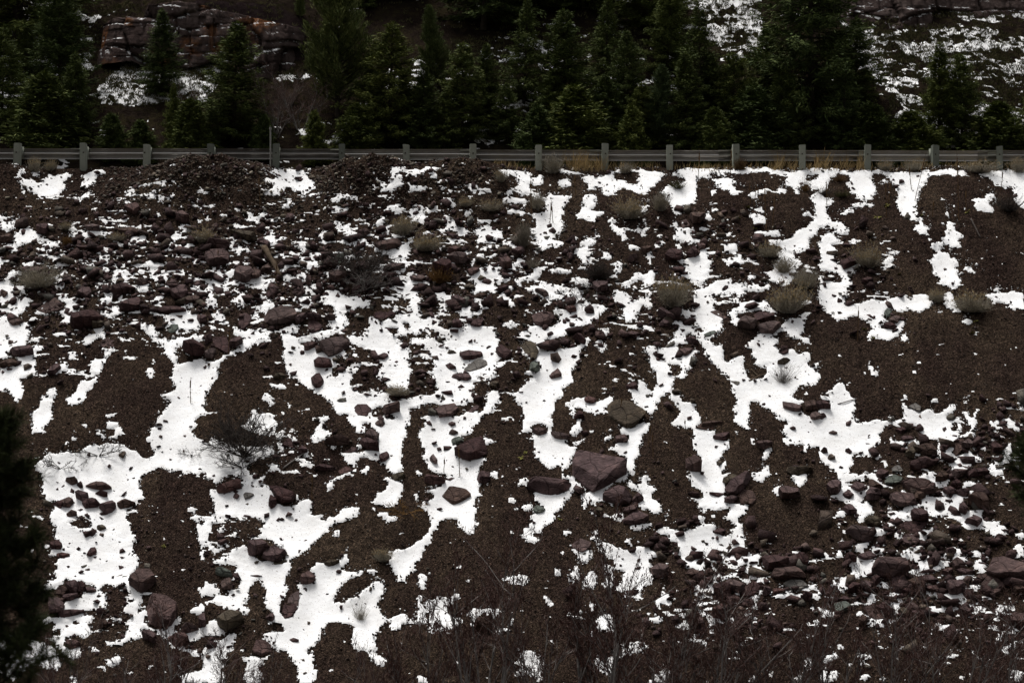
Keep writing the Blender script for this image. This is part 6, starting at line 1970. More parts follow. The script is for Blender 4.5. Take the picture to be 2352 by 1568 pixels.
for ti, (px, yt, Y, var, wd, lab) in enumerate(TREES):
    if var in (0, 1, 2) and ti % 3 == 1: var = 5 if ti % 2 else 6
    pine = 'pine' in lab
    tr_ = tree(px, yt, Y, var, lab, wd * 1.3, 'pine_tree' if pine else 'fir_tree', 'needle_pine' if pine else 'needle')
    tr_.rotation_euler = (rp.normal(0, 0.03), rp.normal(0, 0.03), tr_.rotation_euler[2]); tr_.scale = (tr_.scale[0] * rp.uniform(0.88, 1.15), tr_.scale[1] * rp.uniform(0.88, 1.15), tr_.scale[2])

# ------------------------------------------------------------------ shrubs on the slope (foot x, foot y, width, height)
S = shrub
S(78, 396, 36, 42, 'yellowish bush growing right of the first guard rail post', var=1)
S(116, 392, 30, 34, 'smaller yellowish bush between first and second posts', var=0)
S(88, 662, 92, 66, 'grey sagebrush on the slope at the far left', var=2, tip='sage')
S(150, 530, 34, 26, 'tiny grey tufted shrub above a rust-coloured tuft at left', var=1)
S(155, 562, 26, 24, 'small rust-orange tuft on dark gravel at left', 'tint', 1, 'rust', 'grass_tuft')
S(470, 556, 62, 44, 'grey-brown sagebrush left of the fallen log', var=0)
S(268, 552, 44, 22, 'low yellowish shrub beside a brown-topped rock', var=2)
S(926, 540, 70, 52, 'yellow-tipped sagebrush above the flat rocks left of centre', var=1)
S(978, 576, 78, 50, 'round yellow-tipped sagebrush just right of its twin', var=0)
S(1069, 474, 38, 28, 'small round tan sagebrush below the eighth post mound', var=0)
S(1128, 484, 50, 34, 'bigger tan sagebrush just right of the small round one', var=2)
S(1150, 418, 32, 36, 'sagebrush at the right foot of the third gravel mound', var=1)
S(1233, 480, 40, 42, 'pale grey sagebrush on snow below the ninth post', var=1, tip='sage')
S(1447, 502, 82, 62, 'wide tan-tipped sagebrush below the tenth and eleventh posts', var=0)
S(1517, 484, 46, 52, 'dark grey sagebrush right of the wide tan-tipped one', var=1, tip='sage')
S(1376, 640, 66, 48, 'dark matted shrub behind a square red rock', 'tint', 2, 'twig_dark', 'dead_shrub')
S(1545, 706, 96, 84, 'big upright grey-green sagebrush with tan tips', var=1)
S(1812, 718, 98, 86, 'big sagebrush right above a split maroon block', var=0)
S(1768, 590, 52, 42, 'loose grey sagebrush on the bright snow at right', var=2)
S(1800, 628, 58, 46, 'thin dark sagebrush on snow between two fuller ones', var=1, tip='sage')
S(1850, 660, 60, 56, 'dark olive sagebrush right of the bright snow', var=2, tip='sage')
S(1996, 614, 72, 66, 'round tan-tipped sagebrush beside a grey boulder at right', var=0)
S(2152, 694, 44, 36, 'small sagebrush left of a larger one on the right snow strip', var=1)
S(2232, 716, 92, 58, 'wide grey-tan sagebrush on the right snow strip', var=2)
S(2318, 484, 84, 56, 'dark brown twiggy shrub at the upper right edge', 'bare', 1, 'twig_dark', 'bare_shrub')
S(914, 908, 54, 30, 'low yellow-green shrub alone on snow at centre left', var=2)
S(878, 1288, 50, 36, 'yellow-topped grey shrub at the end of a snow channel', var=1)
S(828, 1426, 50, 56, 'grey twiggy shrub on snow near the bottom', 'bare', 0, 'sage', 'bare_shrub')
S(1010, 650, 56, 46, 'rust-orange shrub in front of the triangular reddish boulder', 'tint', 0, 'rust')
S(1202, 566, 42, 64, 'drooping grey clump of dead grass above centre', 'tint', 1, 'pale_twig', 'grass_tuft')
S(1226, 614, 40, 36, 'small pale dry shrub on snow right of a square red block', 'bare', 1, 'pale_twig', 'bare_shrub')
S(1798, 880, 66, 56, 'leafless twiggy bush on clean snow at right', 'bare', 0, 'stem', 'bare_shrub')
S(1340, 664, 60, 30, 'flat mat of dead stems on snow above centre', 'bare', 1, 'twig_dark', 'bare_shrub')
S(1270, 398, 52, 54, 'pale round bush in front of the rail after the ninth post', var=1, tip='pale_twig')
S(1437, 398, 36, 32, 'pale little bush below the rail after the tenth post', var=0, tip='pale_twig')
S(1555, 434, 36, 24, 'dark olive cushion plant on snow below the eleventh post', 'tint', 2, 'dark_leaf', 'evergreen_shrub')
S(1888, 446, 60, 24, 'dark mat of stems on snow below the thirteenth post', 'bare', 1, 'twig_dark', 'bare_shrub')
S(1935, 452, 34, 18, 'olive green leafy mat beside the dark stem mat', 'tint', 2, 'dark_leaf', 'evergreen_shrub')
S(1926, 416, 40, 28, 'brown dead bush just under the rail after the thirteenth post', 'bare', 1, 'stalk', 'dead_shrub')
S(1850, 440, 26, 40, 'rusty upright weed clump below the thirteenth post', 'bare', 0, 'rust', 'dead_shrub')
S(2032, 392, 40, 32, 'grey-tan bush below the rail before the fifteenth post', var=0)
S(2100, 392, 44, 34, 'tan brush right before the fifteenth post', var=2)
S(2250, 396, 80, 34, 'wide tan brush below the rail between the last two posts', var=2)
S(2340, 398, 46, 44, 'dull bush at the right end of the rail', var=1)
S(1700, 392, 34, 34, 'reddish dry weed beside the twelfth post', 'tint', 1, 'stalk', 'dead_shrub')

DB = [deadbush_mesh(401, 22), deadbush_mesh(402, 40, 1.0, 0.8), deadbush_mesh(403, 9, 0.6, 0.3)]
def dead(px, py, var, sc, label, mat='twig_dark'):
    root = empty('dead_bush', at(px, py, 0.0), label, 'shrub', None, rng.uniform(0, 6.28), sc)
    set_mat(link('branches', DB[var], None, root), mat); return root
dead(820, 640, 1, (0.95, 0.95, 0.9), 'big sprawling dead bush of dark tangled stems left of centre')
dead(838, 668, 0, (0.95, 0.95, 0.7), 'drooping dead stems spilling below the big dead bush', 'stem')
dead(565, 1050, 1, (1.05, 1.05, 1.15), 'big dark leafless bush on snow at left')
dead(560, 1075, 0, (0.9, 0.9, 0.6), 'low tangle of twigs under the big dark leafless bush')
dead(228, 1048, 2, 0.8, 'thin sprawling twigs on snow at left')
dead(140, 1078, 2, 0.75, 'thin dark twigs beside the foreground pine')
dead(930, 1182, 2, 0.7, 'rusty dead stems lying across the gravel left of centre', 'rust')
dead(1320, 700, 2, 0.9, 'fine dead stems on snow above the flat-topped boulder')
dead(440, 1048, 2, 0.45, 'few bare twigs on the wide snow channel')

# ------------------------------------------------------------------ fallen log and sticks
def log_between(name, a, b, r0, r1, label, mat, lift=0.05):
    A = at(*a, lift); B = at(*b, lift * 0.6)
    r = np.random.default_rng(int(a[0])); n = 9
    P = np.array([np.array(A) * (1 - t) + np.array(B) * t for t in np.linspace(0, 1, n)]) + r.normal(0, r0 * 0.12, (n, 3))
    R = np.linspace(r0, r1, n) * r.uniform(0.9, 1.1, n)
    d = P[-1] - P[0]; _, e1, e2 = frames(d[None]); e1, e2 = e1[0], e2[0]
    k = 9; th_ = np.arange(k) * 2 * math.pi / k
    V = np.concatenate([P[i] + R[i] * r.uniform(0.9, 1.1, k)[:, None] * (np.cos(th_)[:, None] * e1 + np.sin(th_)[:, None] * e2) for i in range(n)] + [P[:1], P[-1:]])
    q = np.array([(i * k + j, i * k + (j + 1) % k, (i + 1) * k + (j + 1) % k, (i + 1) * k + j) for i in range(n - 1) for j in range(k)])
    t = np.array([(n * k, (j + 1) % k, j) for j in range(k)] + [(n * k + 1, (n - 1) * k + j, (n - 1) * k + (j + 1) % k) for j in range(k)])
    c = V.mean(0)
    o = link(name, mesh_from(name, V - c, [q, t], True), mat, label=label, cat='log' if r0 > 0.05 else 'stick'); o.location = c
    return o
log_between('log', (607, 574), (646, 640), 0.085, 0.055, 'short weathered grey log lying aslant among the upper left rocks', 'log', 0.10)
log_between('stick', (1720, 877), (1760, 858), 0.03, 0.02, 'short brown stick at the edge of the snow right of centre', 'log', 0.03)
log_between('stick', (1725, 850), (1742, 866), 0.022, 0.015, 'thin brown stick touching another stick on dark gravel', 'log', 0.03)
log_between('stick', (650, 1078), (708, 1034), 0.018, 0.012, 'long thin bare stick below the dark leafless bush', 'stem', 0.04)
log_between('stick', (1924, 931), (1968, 917), 0.016, 0.01, 'thin pale stick lying on snow at right', 'stem', 0.05)
log_between('stick', (2230, 505), (2252, 548), 0.025, 0.016, 'dark stick lying in the narrow snow gully at right', 'twig_dark', 0.04)
log_between('stick', (1730, 632), (1790, 658), 0.022, 0.012, 'dark branch lying on snow below the loose sagebrush', 'twig_dark', 0.05)

# ------------------------------------------------------------------ dry stalks and rosettes
ST = [stalk_parts(501), stalk_parts(502), stalk_parts(503)]
STALKS = [  # foot x, foot y, height px, lean degrees, label
 (205, 505, 68, 2, 'thin dry stalk on the left gravel mound'), (597, 475, 76, 0, 'dry stalk on the dark mound left of the top snow patch'),
 (498, 610, 40, 2, 'short dry stalk among rocks at left'), (636, 640, 38, 0, 'short stalk beside the lower end of the log'),
 (1221, 498, 96, 0, 'dry stalk in the snow left of the pale grey sagebrush'), (1263, 522, 64, 1, 'left one of two stalks in the central snow channel'),
 (1271, 518, 52, -3, 'right one of two stalks in the central snow channel'), (1322, 452, 54, 0, 'dry stalk before the dark fan under the tenth post'),
 (1604, 430, 90, 0, 'tall dark stalk on the snow rim at the twelfth post'), (1678, 400, 62, 4, 'pale stalk rising to the rail at the twelfth post'),
 (1724, 470, 54, 0, 'left stalk of the brown weed group at right'), (1733, 475, 60, 2, 'middle stalk of the brown weed group at right'),
 (1741, 468, 40, 3, 'right stalk of the brown weed group at right'), (1760, 530, 110, -1, 'tallest brown weed stalk above the loose sagebrush'),
 (1775, 525, 80, 1, 'slim brown stalk right of the tallest weed stalk'), (1900, 480, 66, 0, 'dry stalk on snow at the right dirt fan'),
 (2036, 500, 96, 0, 'brown stalk on the dark fan right of the V-shaped gully head'), (2041, 470, 56, 2, 'short stalk next to a taller brown stalk on the dark fan'),
 (2100, 466, 120, 14, 'thick dark stalk leaning right over the snowy gully'), (2094, 440, 62, -4, 'short pale stalk behind the leaning dark stalk'),
 (2142, 498, 40, 0, 'short stalk right of the snowy gully'), (2203, 510, 165, -1, 'tallest stalk, crossing the dark mound at right'),
 (2219, 490, 60, 1, 'short stalk right of the tallest stalk at right'), (2300, 440, 52, 0, 'dry stalk on snow near the right edge'),
 (1970, 785, 84, 3, 'thin dark stalk on the right dirt fan'), (437, 930, 66, 3, 'thin bent stalk standing in the wide left snow channel'),
 (1020, 1090, 42, -3, 'thin stalk on snow left of the dark purple block'), (1057, 1100, 78, -2, 'thin stalk in front of the dark purple block'),
 (1500, 1050, 60, 1, 'yellowish stalk on the dark gravel right of the largest boulder'), (1490, 1026, 60, 2, 'pale stalk on snow beside a yellowish stalk'),
 (717, 1148, 70, 1, 'thin yellow stalk on the gravel left of centre'), (1355, 1174, 28, 2, 'short stalk in snow above a green rosette'),
 (525, 815, 62, 0, 'reddish stalk before a broad maroon slab at left'), (1378, 770, 58, 0, 'thin pale stalk right of the flat-topped boulder'),
 (1575, 990, 30, 0, 'short stalk by the olive-brown boulder'), (1425, 944, 34, 1, 'hair-thin stalk at the edge of snow above the olive boulder'),
]
for i, (x, y, h, lean, lab) in enumerate(STALKS):
    loc = at(x, y, -0.02); k = h * loc.y / FP
    root = empty('dry_stalk', loc, lab, 'stalk', 'dry weed stalks on the slope', 0, (1, 1, k))
    root.rotation_euler = (0, math.radians(lean), 0)
    a, b = ST[i % 3]; link('stem', a, 'stalk', root)
    if i % 2: link('withered_leaves', b, 'stalk', root)
RO = [rosette_mesh(511), rosette_mesh(512), rosette_mesh(513, 10)]
ROS = [(1197, 1052, 18, 'yellow-green rosette plant on bare gravel at centre'), (1206, 1040, 12, 'small yellow-green rosette just above its bigger neighbour'),
       (1287, 1192, 16, 'yellow-green rosette at the right of the lower central snow'), (1985, 757, 18, 'pale green rosette beside the snow tongue at right'),
       (2005, 776, 16, 'pale green rosette at the lower edge of the right snow tongue'), (2240, 738, 16, 'green rosette with snow on it at far right'),
       (2234, 766, 18, 'pale green rosette in a small snow patch at far right'), (1265, 468, 14, 'fresh green leaf tuft on the upper central snow'),
       (1277, 540, 16, 'green leaf tuft at the foot of the two channel stalks'), (375, 1254, 14, 'tiny green rosette on the lower left gravel tongue'),
       (1697, 500, 14, 'dull green rosette left of the brown weed group'), (1718, 478, 22, 'brown-green rosette at the foot of the brown weed group'),
       (1733, 526, 16, 'green rosette below the brown weed group'), (2036, 474, 20, 'green rosette at the foot of the stalk on the dark fan'),
       (2016, 500, 18, 'dull green rosette left on the dark fan'), (2222, 488, 18, 'green rosette at the foot of the tallest stalk'),
       (2117, 496, 14, 'green rosette right of the snowy gully'), (1917, 720, 22, 'bright green rosette right under the big sagebrush'),
       (2180, 530, 16, 'green rosette beside the right snow strip'), (2066, 630, 12, 'tiny green rosette below a rock on the right fan'),
       (1586, 1046, 12, 'yellowish rosette at the foot of the yellowish stalk'), (695, 1372, 0, '')]
for i, (x, y, w, lab) in enumerate(ROS):
    if not w: continue
    loc = at(x, y, 0.0); k = w * loc.y / FP / 1.5
    root = empty('rosette_plant', loc, lab, 'plant', 'green rosette plants on the slope', rng.uniform(0, 6), k)
    root.rotation_euler = (math.radians(25), 0, rng.uniform(0, 6)); link('leaves', RO[i % 3], 'lime', root)

# ------------------------------------------------------------------ dry grass along the rail
gn = 6500
gx = rng.uniform(1130, 2400, gn); dens = 0.25 + 0.75 * np.clip(fbm(gx / 45, gx * 0, 91, 3) * 3 + 0.5, 0, 1)
strong = ((gx > 1290) & (gx < 1400)) | ((gx > 1730) & (gx < 1985) & (np.abs(gx - 1850) > 22))
keep = rng.uniform(0, 1, gn) < np.where(strong, np.clip(0.25 + 1.1 * (vnoise(gx / 22, gx * 0, 93) - 0.2), 0.1, 1), 0.28 * dens); gx = gx[keep]; gn = len(gx)
strong = strong[keep]
gX = (gx - W2) / FP * 70; gs = rng.uniform(-0.35, 0.3, gn)
P = world_xs(gX, gs, interp_h(HG, gX, gs) - 0.02)
D = np.stack([rng.normal(0.15, 0.36, gn), rng.normal(0, 0.25, gn), np.ones(gn)], -1)
Lg = np.where(strong, rng.uniform(0.15, 0.6, gn) * (0.35 + 1.1 * vnoise(gx / 14, gx * 0, 97)), rng.uniform(0.08, 0.30, gn))
v, q = blades(P, D, np.tile([0, -1.0, 0], (gn, 1)) + rng.normal(0, 0.4, (gn, 3)), Lg, rng.uniform(0.008, 0.018, gn))
link('dry_grass', mesh_from('dry_grass', v, q), 'straw', kind='stuff', label='straw-coloured dry grass along the foot of the guard rail', cat='grass')

# ------------------------------------------------------------------ dry tufts on the snowy parts of the hillside
tX = rng.uniform(-21, 21, 60000); tY = rng.uniform(79.5, 90, 60000); tZ = hill_z(tX, tY)
tpx, tpy = project(np.stack([tX, tY, tZ], -1))
okk = (tpx > -50) & (tpx < 2400) & (tpy > -60) & (tpy < 330) & (rng.uniform(0, 1, 60000) < 0.05 + 0.95 * np.clip(sample(hm, tpx, np.maximum(tpy, 0)) * 1.7, 0, 1)) & (rng.uniform(0, 1, 60000) < 0.8)
T = np.stack([tX, tY, tZ], -1)[okk]; nb = 9; P = np.repeat(T, nb, 0) + rng.normal(0, 0.05, (len(T) * nb, 3)) * [1, 1, 0]; m = len(P)
D = np.stack([rng.normal(0, 0.6, m), rng.normal(-0.2, 0.5, m), np.ones(m)], -1)
v, q = blades(P, D, np.tile([0, -1.0, 0], (m, 1)) + rng.normal(0, 0.4, (m, 3)), rng.uniform(0.06, 0.17, m), rng.uniform(0.012, 0.03, m))
link('grass_tufts', mesh_from('grass_tufts', v, q), 'dark_leaf', kind='stuff', label='brown tufts of grass poking through the hillside snow', cat='grass')

# ------------------------------------------------------------------ foreground: bare alder shrubs and two pines
AL = [alder_parts(601), alder_parts(602, 4.0, 7, 0.36), alder_parts(603, 4.0, 5, 0.22)]
ALD = [  # foot x, foot y, top y, variant, width, label
 (1110, 1680, 1215, 0, 1.0, 'bare brown alder in the foreground left of the bottom middle'), (1365, 1690, 1195, 2, 1.1, 'tallest bare alder at the bottom middle'),
 (955, 1700, 1360, 2, 1.2, 'thin bare alder at the right edge of the lower snow'), (1490, 1650, 1300, 1, 1.2, 'bare alder with slanting stems right of the tallest one'),
 (1650, 1660, 1330, 0, 1.2, 'dense bare alder right of the bottom middle'), (1800, 1660, 1360, 1, 1.1, 'bare alder below the dark rock pile'),
 (1930, 1680, 1350, 2, 1.3, 'bare alder beside the grey-green cracked block'), (2050, 1660, 1330, 0, 1.0, 'thin-stemmed bare alder below the rugged dark boulder'),
 (2190, 1660, 1350, 1, 1.2, 'bare alder near the bottom right corner'), (2320, 1680, 1370, 0, 1.2, 'bare alder cut by the right edge at the bottom'),
 (1240, 1640, 1340, 1, 1.2, 'low spreading alder between the two tallest ones'), (395, 1690, 1400, 2, 1.2, 'bare alder in front of the big flat-topped boulder'),
 (520, 1680, 1455, 0, 1.0, 'small bare alder at the bottom left'), (640, 1690, 1480, 2, 1.0, 'slim bare alder at the bottom by a snow channel'),
 (150, 1660, 1440, 1, 1.0, 'bare alder under the foreground pine'), (1570, 1720, 1410, 2, 1.3, 'low bare alder at the very bottom right of middle'),
 (270, 1700, 1500, 0, 1.0, 'short bare alder at the bottom left corner'), (860, 1720, 1470, 1, 1.0, 'short bare alder near the bottom left of middle'),
]
for px_, py_, yt, var, wd, lab in ALD:
    loc = at(px_, py_, -0.05); Hh = ((H2 - yt) / FP * loc.y - loc.z) / 4.15
    root = empty('bare_alder', loc, lab, 'shrub', 'leafless alders in the foreground', rng.uniform(0, 6.28), (Hh * wd, Hh * wd, Hh))
    a, b, c = AL[var]
    link('stems', a, 'stem', root); link('twigs', b, 'twig_red', root); link('catkins', c, 'catkin', root)
for px_, py_, hp, lab in ((430, 262, 70, 'grey leafless brush on the left hillside snow'), (632, 318, 120, 'reddish leafless brush right of the conical fir'),
                          (690, 300, 110, 'leafless brush behind the little lone fir'), (660, 250, 90, 'thin leafless brush under the upper left pines')):
    loc = hill_at(px_, py_); sc_ = hp / FP * loc.y / 4.0
    root = empty('leafless_brush', loc, lab, 'shrub', None, rng.uniform(0, 6), (sc_ * 1.4, sc_ * 1.4, sc_))
    a, b, c = AL[1]; link('stems', a, 'stem', root); link('twigs', b, 'twig_red', root)

def near_pine(px_, ytop, Y, Rm, vis, label, seed):
    """young pine close to the camera: long needles in bristling tufts; only the upper part is dense"""
    r = np.random.default_rng(seed)
    X = (px_ - W2) / FP * Y; zt = (H2 - ytop) / FP * Y; zb = -15.3; H = zt - zb
    root = empty('pine_tree', (X, Y, zb), label, 'tree', 'foreground pines')
    limbs = []; TP = []; TD = []
    z = H
    while z > H - vis:
        t = (H - z); rad = Rm * min(1, (t + 0.15) / vis) ** 0.7
        for k in range(int(r.integers(6, 9))):
            a = r.uniform(0, 6.283); L = rad * r.uniform(0.6, 1.1) + 0.05
            d = np.array([math.cos(a), math.sin(a), 0.55]); d /= np.linalg.norm(d); p = np.array([0, 0, z]); ns = max(2, int(L / 0.16))
            for j in range(ns):
                d = d + r.normal(0, 0.1, 3) + [0, 0, 0.05]; d /= np.linalg.norm(d); q_ = p + d * L / ns
                limbs.append((p, q_, 0.012, 0.009, 1))
                if j > 0 or ns < 3:
                    for _ in range(3):
                        dd = d + r.normal(0, 0.6, 3); dd[2] += 0.3; dd /= np.linalg.norm(dd); e = q_ + dd * r.uniform(0.08, 0.16)
                        limbs.append((q_, e, 0.007, 0.005, 0)); TP.append(e); TD.append(dd)
                        TP.append(q_ * 0.5 + e * 0.5); TD.append(dd)
                p = q_
            TP.append(p); TD.append(d)
        z -= r.uniform(0.10, 0.2)
    TP = np.array(TP); TD = np.array(TD); nn = 44
    P_ = np.repeat(TP, nn, 0); D_ = np.repeat(TD, nn, 0) * 0.75 + rand_dirs(len(TP) * nn) * 0.85
    m = len(P_)
    v, q = blades(P_ - np.repeat(TD, nn, 0) * r.uniform(0, 0.08, m)[:, None], D_, r.normal(0, 1, (m, 3)), r.uniform(0.06, 0.115, m), 0.005)
    vt, qt = sticks([(0, 0, 0)], [(0, 0, H)], [0.16], [0.012], 8)
    link('trunk', mesh_from('trunk', vt, qt, True), 'bark', root)
    link('limbs', seg_mesh('limbs', limbs), 'bark', root)
    link('crown', mesh_from('crown', v, q), 'needle_near', root)
near_pine(-22, 1005, 17.0, 0.50, 2.0, 'dark young pine close to the camera at the left edge', 701)
near_pine(2420, 1015, 17.0, 0.36, 0.8, 'dark pine close to the camera at the right edge', 702)

# ------------------------------------------------------------------ rocks become things, each with a label of its own
LAND = [(k[0], k[1], n) for k, n in [
 ((1372, 1075), 'the largest boulder'), ((1083, 1027), 'the dark purple block'), ((1440, 945), 'the olive-brown boulder'), ((634, 728), 'the wide layered boulder'),
 ((770, 790), 'the striped brick-shaped block'), ((1248, 727), 'the flat-topped boulder'), ((1098, 838), 'the pale grey slab'), ((108, 700), 'the diamond-shaped slab'),
 ((690, 1207), 'the heart-shaped rock'), ((612, 1262), 'the touching boulder pair'), ((665, 1388), 'the oval cracked slab'), ((525, 1422), 'the pale-fronted block'),
 ((367, 1395), 'the big lower left boulder'), ((1695, 1105), 'the dark leaning slab'), ((1865, 1312), 'the long stacked block'), ((2045, 1300), 'the rugged dark boulder'),
 ((2315, 1300), 'the boulder at the right edge'), ((2054, 1098), 'the grey-green boulder'), ((1010, 620), 'the triangular reddish boulder'), ((1935, 1392), 'the cracked green block'),
 ((648, 1130), 'the overhanging reddish boulder'), ((1755, 725), 'the split maroon block'), ((395, 753), 'the blue-green slab'), ((626, 605), 'the fallen log'), ((565, 1020), 'the dark leafless bush'),
 ((825, 640), 'the big dead bush'), ((88, 640), 'the far left sagebrush'), ((1545, 665), 'the upright grey-green sagebrush'), ((1996, 585), 'the tan-tipped right sagebrush'),
 ((975, 550), 'the round yellow-tipped sagebrush'), ((2230, 690), 'the wide right sagebrush'), ((150, 1250), 'the foreground left pine'), ((1800, 850), 'the leafless bush on snow'), ((1445, 470), 'the wide tan sagebrush'), ((485, 380), 'the first gravel mound'), ((845, 380), 'the second gravel mound')]]
CN = {'m': ['maroon', 'dark maroon', 'purplish', 'brown-red'], 'g': ['grey-green'], 'b': ['brown'], 'p': ['pale grey']}
things, rest = rocks[:300], rocks[300:]
groups = {}
for r in things:
    if 'label' in r: continue
    dl = sorted(LAND, key=lambda L: (L[0] - r['c'][0]) ** 2 + (L[1] - r['c'][1]) ** 2)[0]
    dx, dy = r['c'][0] - dl[0], r['c'][1] - dl[1]
    side = ('right of' if dx > 0 else 'left of') if abs(dx) > abs(dy) else ('below' if dy > 0 else 'above')
    groups.setdefault((dl[2], side), []).append((dx * dx + dy * dy, r))
ORD = ['nearest', 'second nearest', 'third nearest', 'fourth nearest', 'fifth nearest', 'sixth nearest', 'seventh nearest', 'eighth nearest', 'ninth nearest', 'tenth nearest'] + [f'{n} nearest' for n in ('eleventh', 'twelfth', 'thirteenth', 'fourteenth', 'fifteenth', 'sixteenth', 'seventeenth', 'eighteenth', 'nineteenth', 'twentieth')]
for (land, side), lst in groups.items():
    lst.sort(key=lambda t: t[0])
    for k, (_, r) in enumerate(lst):
        size = 'large' if r['area'] > 2400 else ('medium' if r['area'] > 900 else 'small')
        shape = 'flat slab' if r['w'] > 2.0 * r['h'] else ('upright rock' if r['h'] > 1.15 * r['w'] else 'angular rock')
        colr = CN[r['col']][0]
        r['label'] = f'{size} {colr} {shape}, {ORD[min(k, 19)]} {side} {land}'
for r in things:
    big = r['area'] > 1500
    o = link('boulder' if big else 'rock', r['me'], r['col'], label=r['label'], cat='boulder' if big else 'rock', group='boulders strewn on the slope' if big else 'rocks strewn on the slope')
    o.location = r['o']

# the remaining small rocks, stones and gravel: nobody could count them
def hull_shape(seed, flat):
    r = np.random.default_rng(seed); bm = bmesh.new()
    for q in np.array([(x, y, z) for x in (-1, 1) for y in (-1, 1) for z in (-1, 1)]) * (r.uniform(0.35, 1.25, (8, 3)) * [1, 1, 0] + [0, 0, 0.9]) + r.normal(0, 0.14, (8, 3)):
        bm.verts.new(q * 0.42 * [1.05, 0.85, flat])
    res = bmesh.ops.convex_hull(bm, input=bm.verts)
    bmesh.ops.delete(bm, geom=list({g for g in res['geom_interior'] + res['geom_unused'] if isinstance(g, bmesh.types.BMVert) and g.is_valid}), context='VERTS')
    bmesh.ops.triangulate(bm, faces=bm.faces); bm.verts.index_update()
    v = np.array([x.co[:] for x in bm.verts]); f = np.array([[x.index for x in fc.verts] for fc in bm.faces]); bm.free(); return v, f
HULL = [hull_shape(900 + i, 0.28 + 0.09 * (i % 6)) for i in range(18)]
def tri_oct():
    return np.array([(1, 0, -0.6), (-1, 0, -0.6), (0, 1, -0.6), (0, -1, -0.6), (0.1, 0, 0.8)], float) * 0.5, np.array([(4, 0, 2), (4, 2, 1), (4, 1, 3), (4, 3, 0), (0, 3, 1), (0, 1, 2)])
def scatter(name, X, s, size, shapes, mat, label, sink, jitter, cat, seed):
    r = np.random.default_rng(seed); n = len(X)
    snowh = interp_h(HSN, X, s); gh = interp_h(HG, X, s)
    h = gh + size * sink
    C = world_xs(X, s, h); mb = MB(); which = r.integers(0, len(shapes), n)
    a = r.uniform(0, 6.283, n); tilt = r.normal(0, jitter, (n, 2))
    ca, sa_ = np.cos(a), np.sin(a)
    e1 = np.array([1.0, 0, 0]); e2 = np.array([0, CA, SA]); e3 = NRM
    U = ca[:, None] * e1 + sa_[:, None] * e2; V = -sa_[:, None] * e1 + ca[:, None] * e2
    Wn = e3 + tilt[:, :1] * U + tilt[:, 1:] * V; Wn /= np.linalg.norm(Wn, axis=1, keepdims=True)
    U = U - (U * Wn).sum(1, keepdims=True) * Wn; U /= np.linalg.norm(U, axis=1, keepdims=True); V = np.cross(Wn, U)
    for k, (v, f) in enumerate(shapes):
        I = np.where(which == k)[0]
        if not len(I): continue
        vv = np.repeat(v[None], len(I), 0)
        if len(v) == 5: vv = vv * r.uniform(0.6, 1.2, (len(I), 5, 1)) + r.normal(0, 0.11, (len(I), 5, 3))
        S_ = size[I][:, None, None] * np.stack([r.uniform(0.8, 1.4, len(I)), r.uniform(0.7, 1.1, len(I)), r.uniform(0.6, 1.0, len(I))], -1)[:, None]
        vv = vv * S_
        P_ = C[I][:, None] + vv[..., :1] * U[I][:, None] + vv[..., 1:2] * V[I][:, None] + vv[..., 2:] * Wn[I][:, None]
        base = (np.arange(len(I)) * len(v))[:, None, None]
        mb.add(P_, None, (f[None] + base).reshape(-1, 3))
    return link(name, mb.mesh(name), mat, label=label, cat=cat, kind='stuff')
def draw(n, wfun, seed):
    r = np.random.default_rng(seed); outx, outs = [], []
    tot = 0
    while tot < n:
        X = r.uniform(-16.5, 16.5, 60000); s = r.uniform(-0.3, 22.3, 60000)
        px, py = project(world_xs(X, s)); ok = (px > -60) & (px < 2412)
        k = ok & (r.uniform(0, 1, 60000) < wfun(px, py, X, s)); outx.append(X[k]); outs.append(s[k]); tot += k.sum()
    return np.concatenate(outx)[:n], np.concatenate(outs)[:n]
clump = lambda X, s, sd: np.clip(fbm(X * 1.3, s * 1.3, sd, 3) * 3.2 + 0.45, 0, 1)
rs = np.random.default_rng(41)
X, s = draw(8200, lambda px, py, X, s: np.clip(rubble(px, py) ** 1.3 * (0.25 + 0.75 * clump(X, s, 7)), 0, 1), 3)
size = np.clip(0.095 * np.exp(rs.normal(0, 0.60, len(X))), 0.03, 0.42)
mound = (s < 2.2)
size = np.where(mound, size * 0.55, np.where(s > 7.5, np.where(X > 0, size * 1.15, size * 0.7), size))
scatter('scree_stones', X, s, size, HULL, 'stones', 'loose angular stones scattered over the rubbly parts of the slope', 0.16, 0.45, 'stones', 5)
X, s = draw(4200, lambda px, py, X, s: np.clip(np.exp(-np.abs((px - 640) / 480) ** 4 - ((py - 432) / 62) ** 2), 0, 1) * (0.2 + 0.8 * clump(X, s, 37)), 43)
size = np.clip(0.045 * np.exp(rs.normal(0, 0.5, len(X))), 0.02, 0.17)
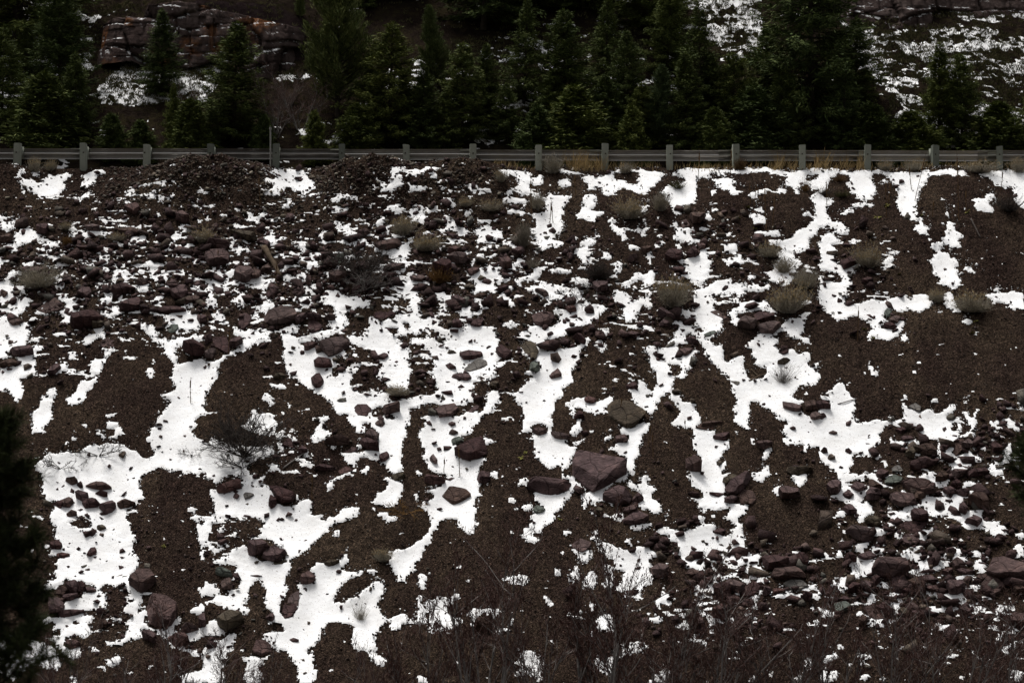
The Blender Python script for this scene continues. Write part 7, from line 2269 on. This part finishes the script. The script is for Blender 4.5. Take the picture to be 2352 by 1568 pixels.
scatter('scree_stones', X, s, size, HULL, 'bank', 'grey and tan stones covering the gravel bank below the left posts', 0.25, 0.35, 'stones', 9)
X, s = draw(2600, lambda px, py, X, s: (0.3 + 0.7 * clump(X, s, 9)) * (sample(mask_s, px, py) > 0.3), 13)
size = np.clip(0.045 * np.exp(rs.normal(0, 0.5, len(X))), 0.02, 0.15)
scatter('scree_stones', X, s, size, HULL, 'stones', 'small dark stones sticking out of the snow streaks', 0.45, 0.3, 'stones', 6)
X, s = draw(62000, lambda px, py, X, s: (0.35 + 0.65 * clump(X, s, 17)) * (1.05 - sample(mask_s, px, py)) * np.where(s < 2.4, 1.0, 0.75), 23)
size = np.clip(0.0225 * np.exp(rs.normal(0, 0.5, len(X))), 0.012, 0.085)
scatter('gravel', X, s, size, [tri_oct()], 'pebbles', 'fine brown gravel covering the bare fans of the slope', 0.2, 0.5, 'gravel', 7)
X, s = draw(13000, lambda px, py, X, s: np.clip(1 - np.abs(sample(mask_e, px, py) - 0.5) * 2.6, 0, 1) * (0.3 + 0.7 * clump(X, s, 27)), 33)
size = np.clip(0.030 * np.exp(rs.normal(0, 0.5, len(X))), 0.014, 0.11)
scatter('gravel', X, s, size, [tri_oct()], 'pebbles', 'gravel crumbs lying on the ragged edges of the snow', 0.9, 0.5, 'gravel', 8)
X, s = draw(9000, lambda px, py, X, s: np.clip(1 - np.abs(sample(mask_e, px, py) - 0.33) * 3.4, 0, 1) * (0.15 + 0.85 * clump(X, s, 29)), 35)
size = np.clip(0.030 * np.exp(rs.normal(0, 0.55, len(X))), 0.012, 0.12)
scatter('snow', X, s, size, [tri_oct()], 'snow', 'crumbs of snow left on the gravel around the snow streaks', 0.25, 0.25, 'snow', 11)
mb = MB()
for r in rest:
    me = r['me']; n = len(me.vertices); co = np.zeros(n * 3, np.float32); me.vertices.foreach_get('co', co)
    tri = np.array([p.vertices[:] for p in me.polygons]); mb.add(co.reshape(-1, 3) + r['o'], None, tri)
link('scree_stones', mb.mesh('scree_rest'), 'stones', label='lesser angular stones lying among the larger rocks', cat='stones', kind='stuff')
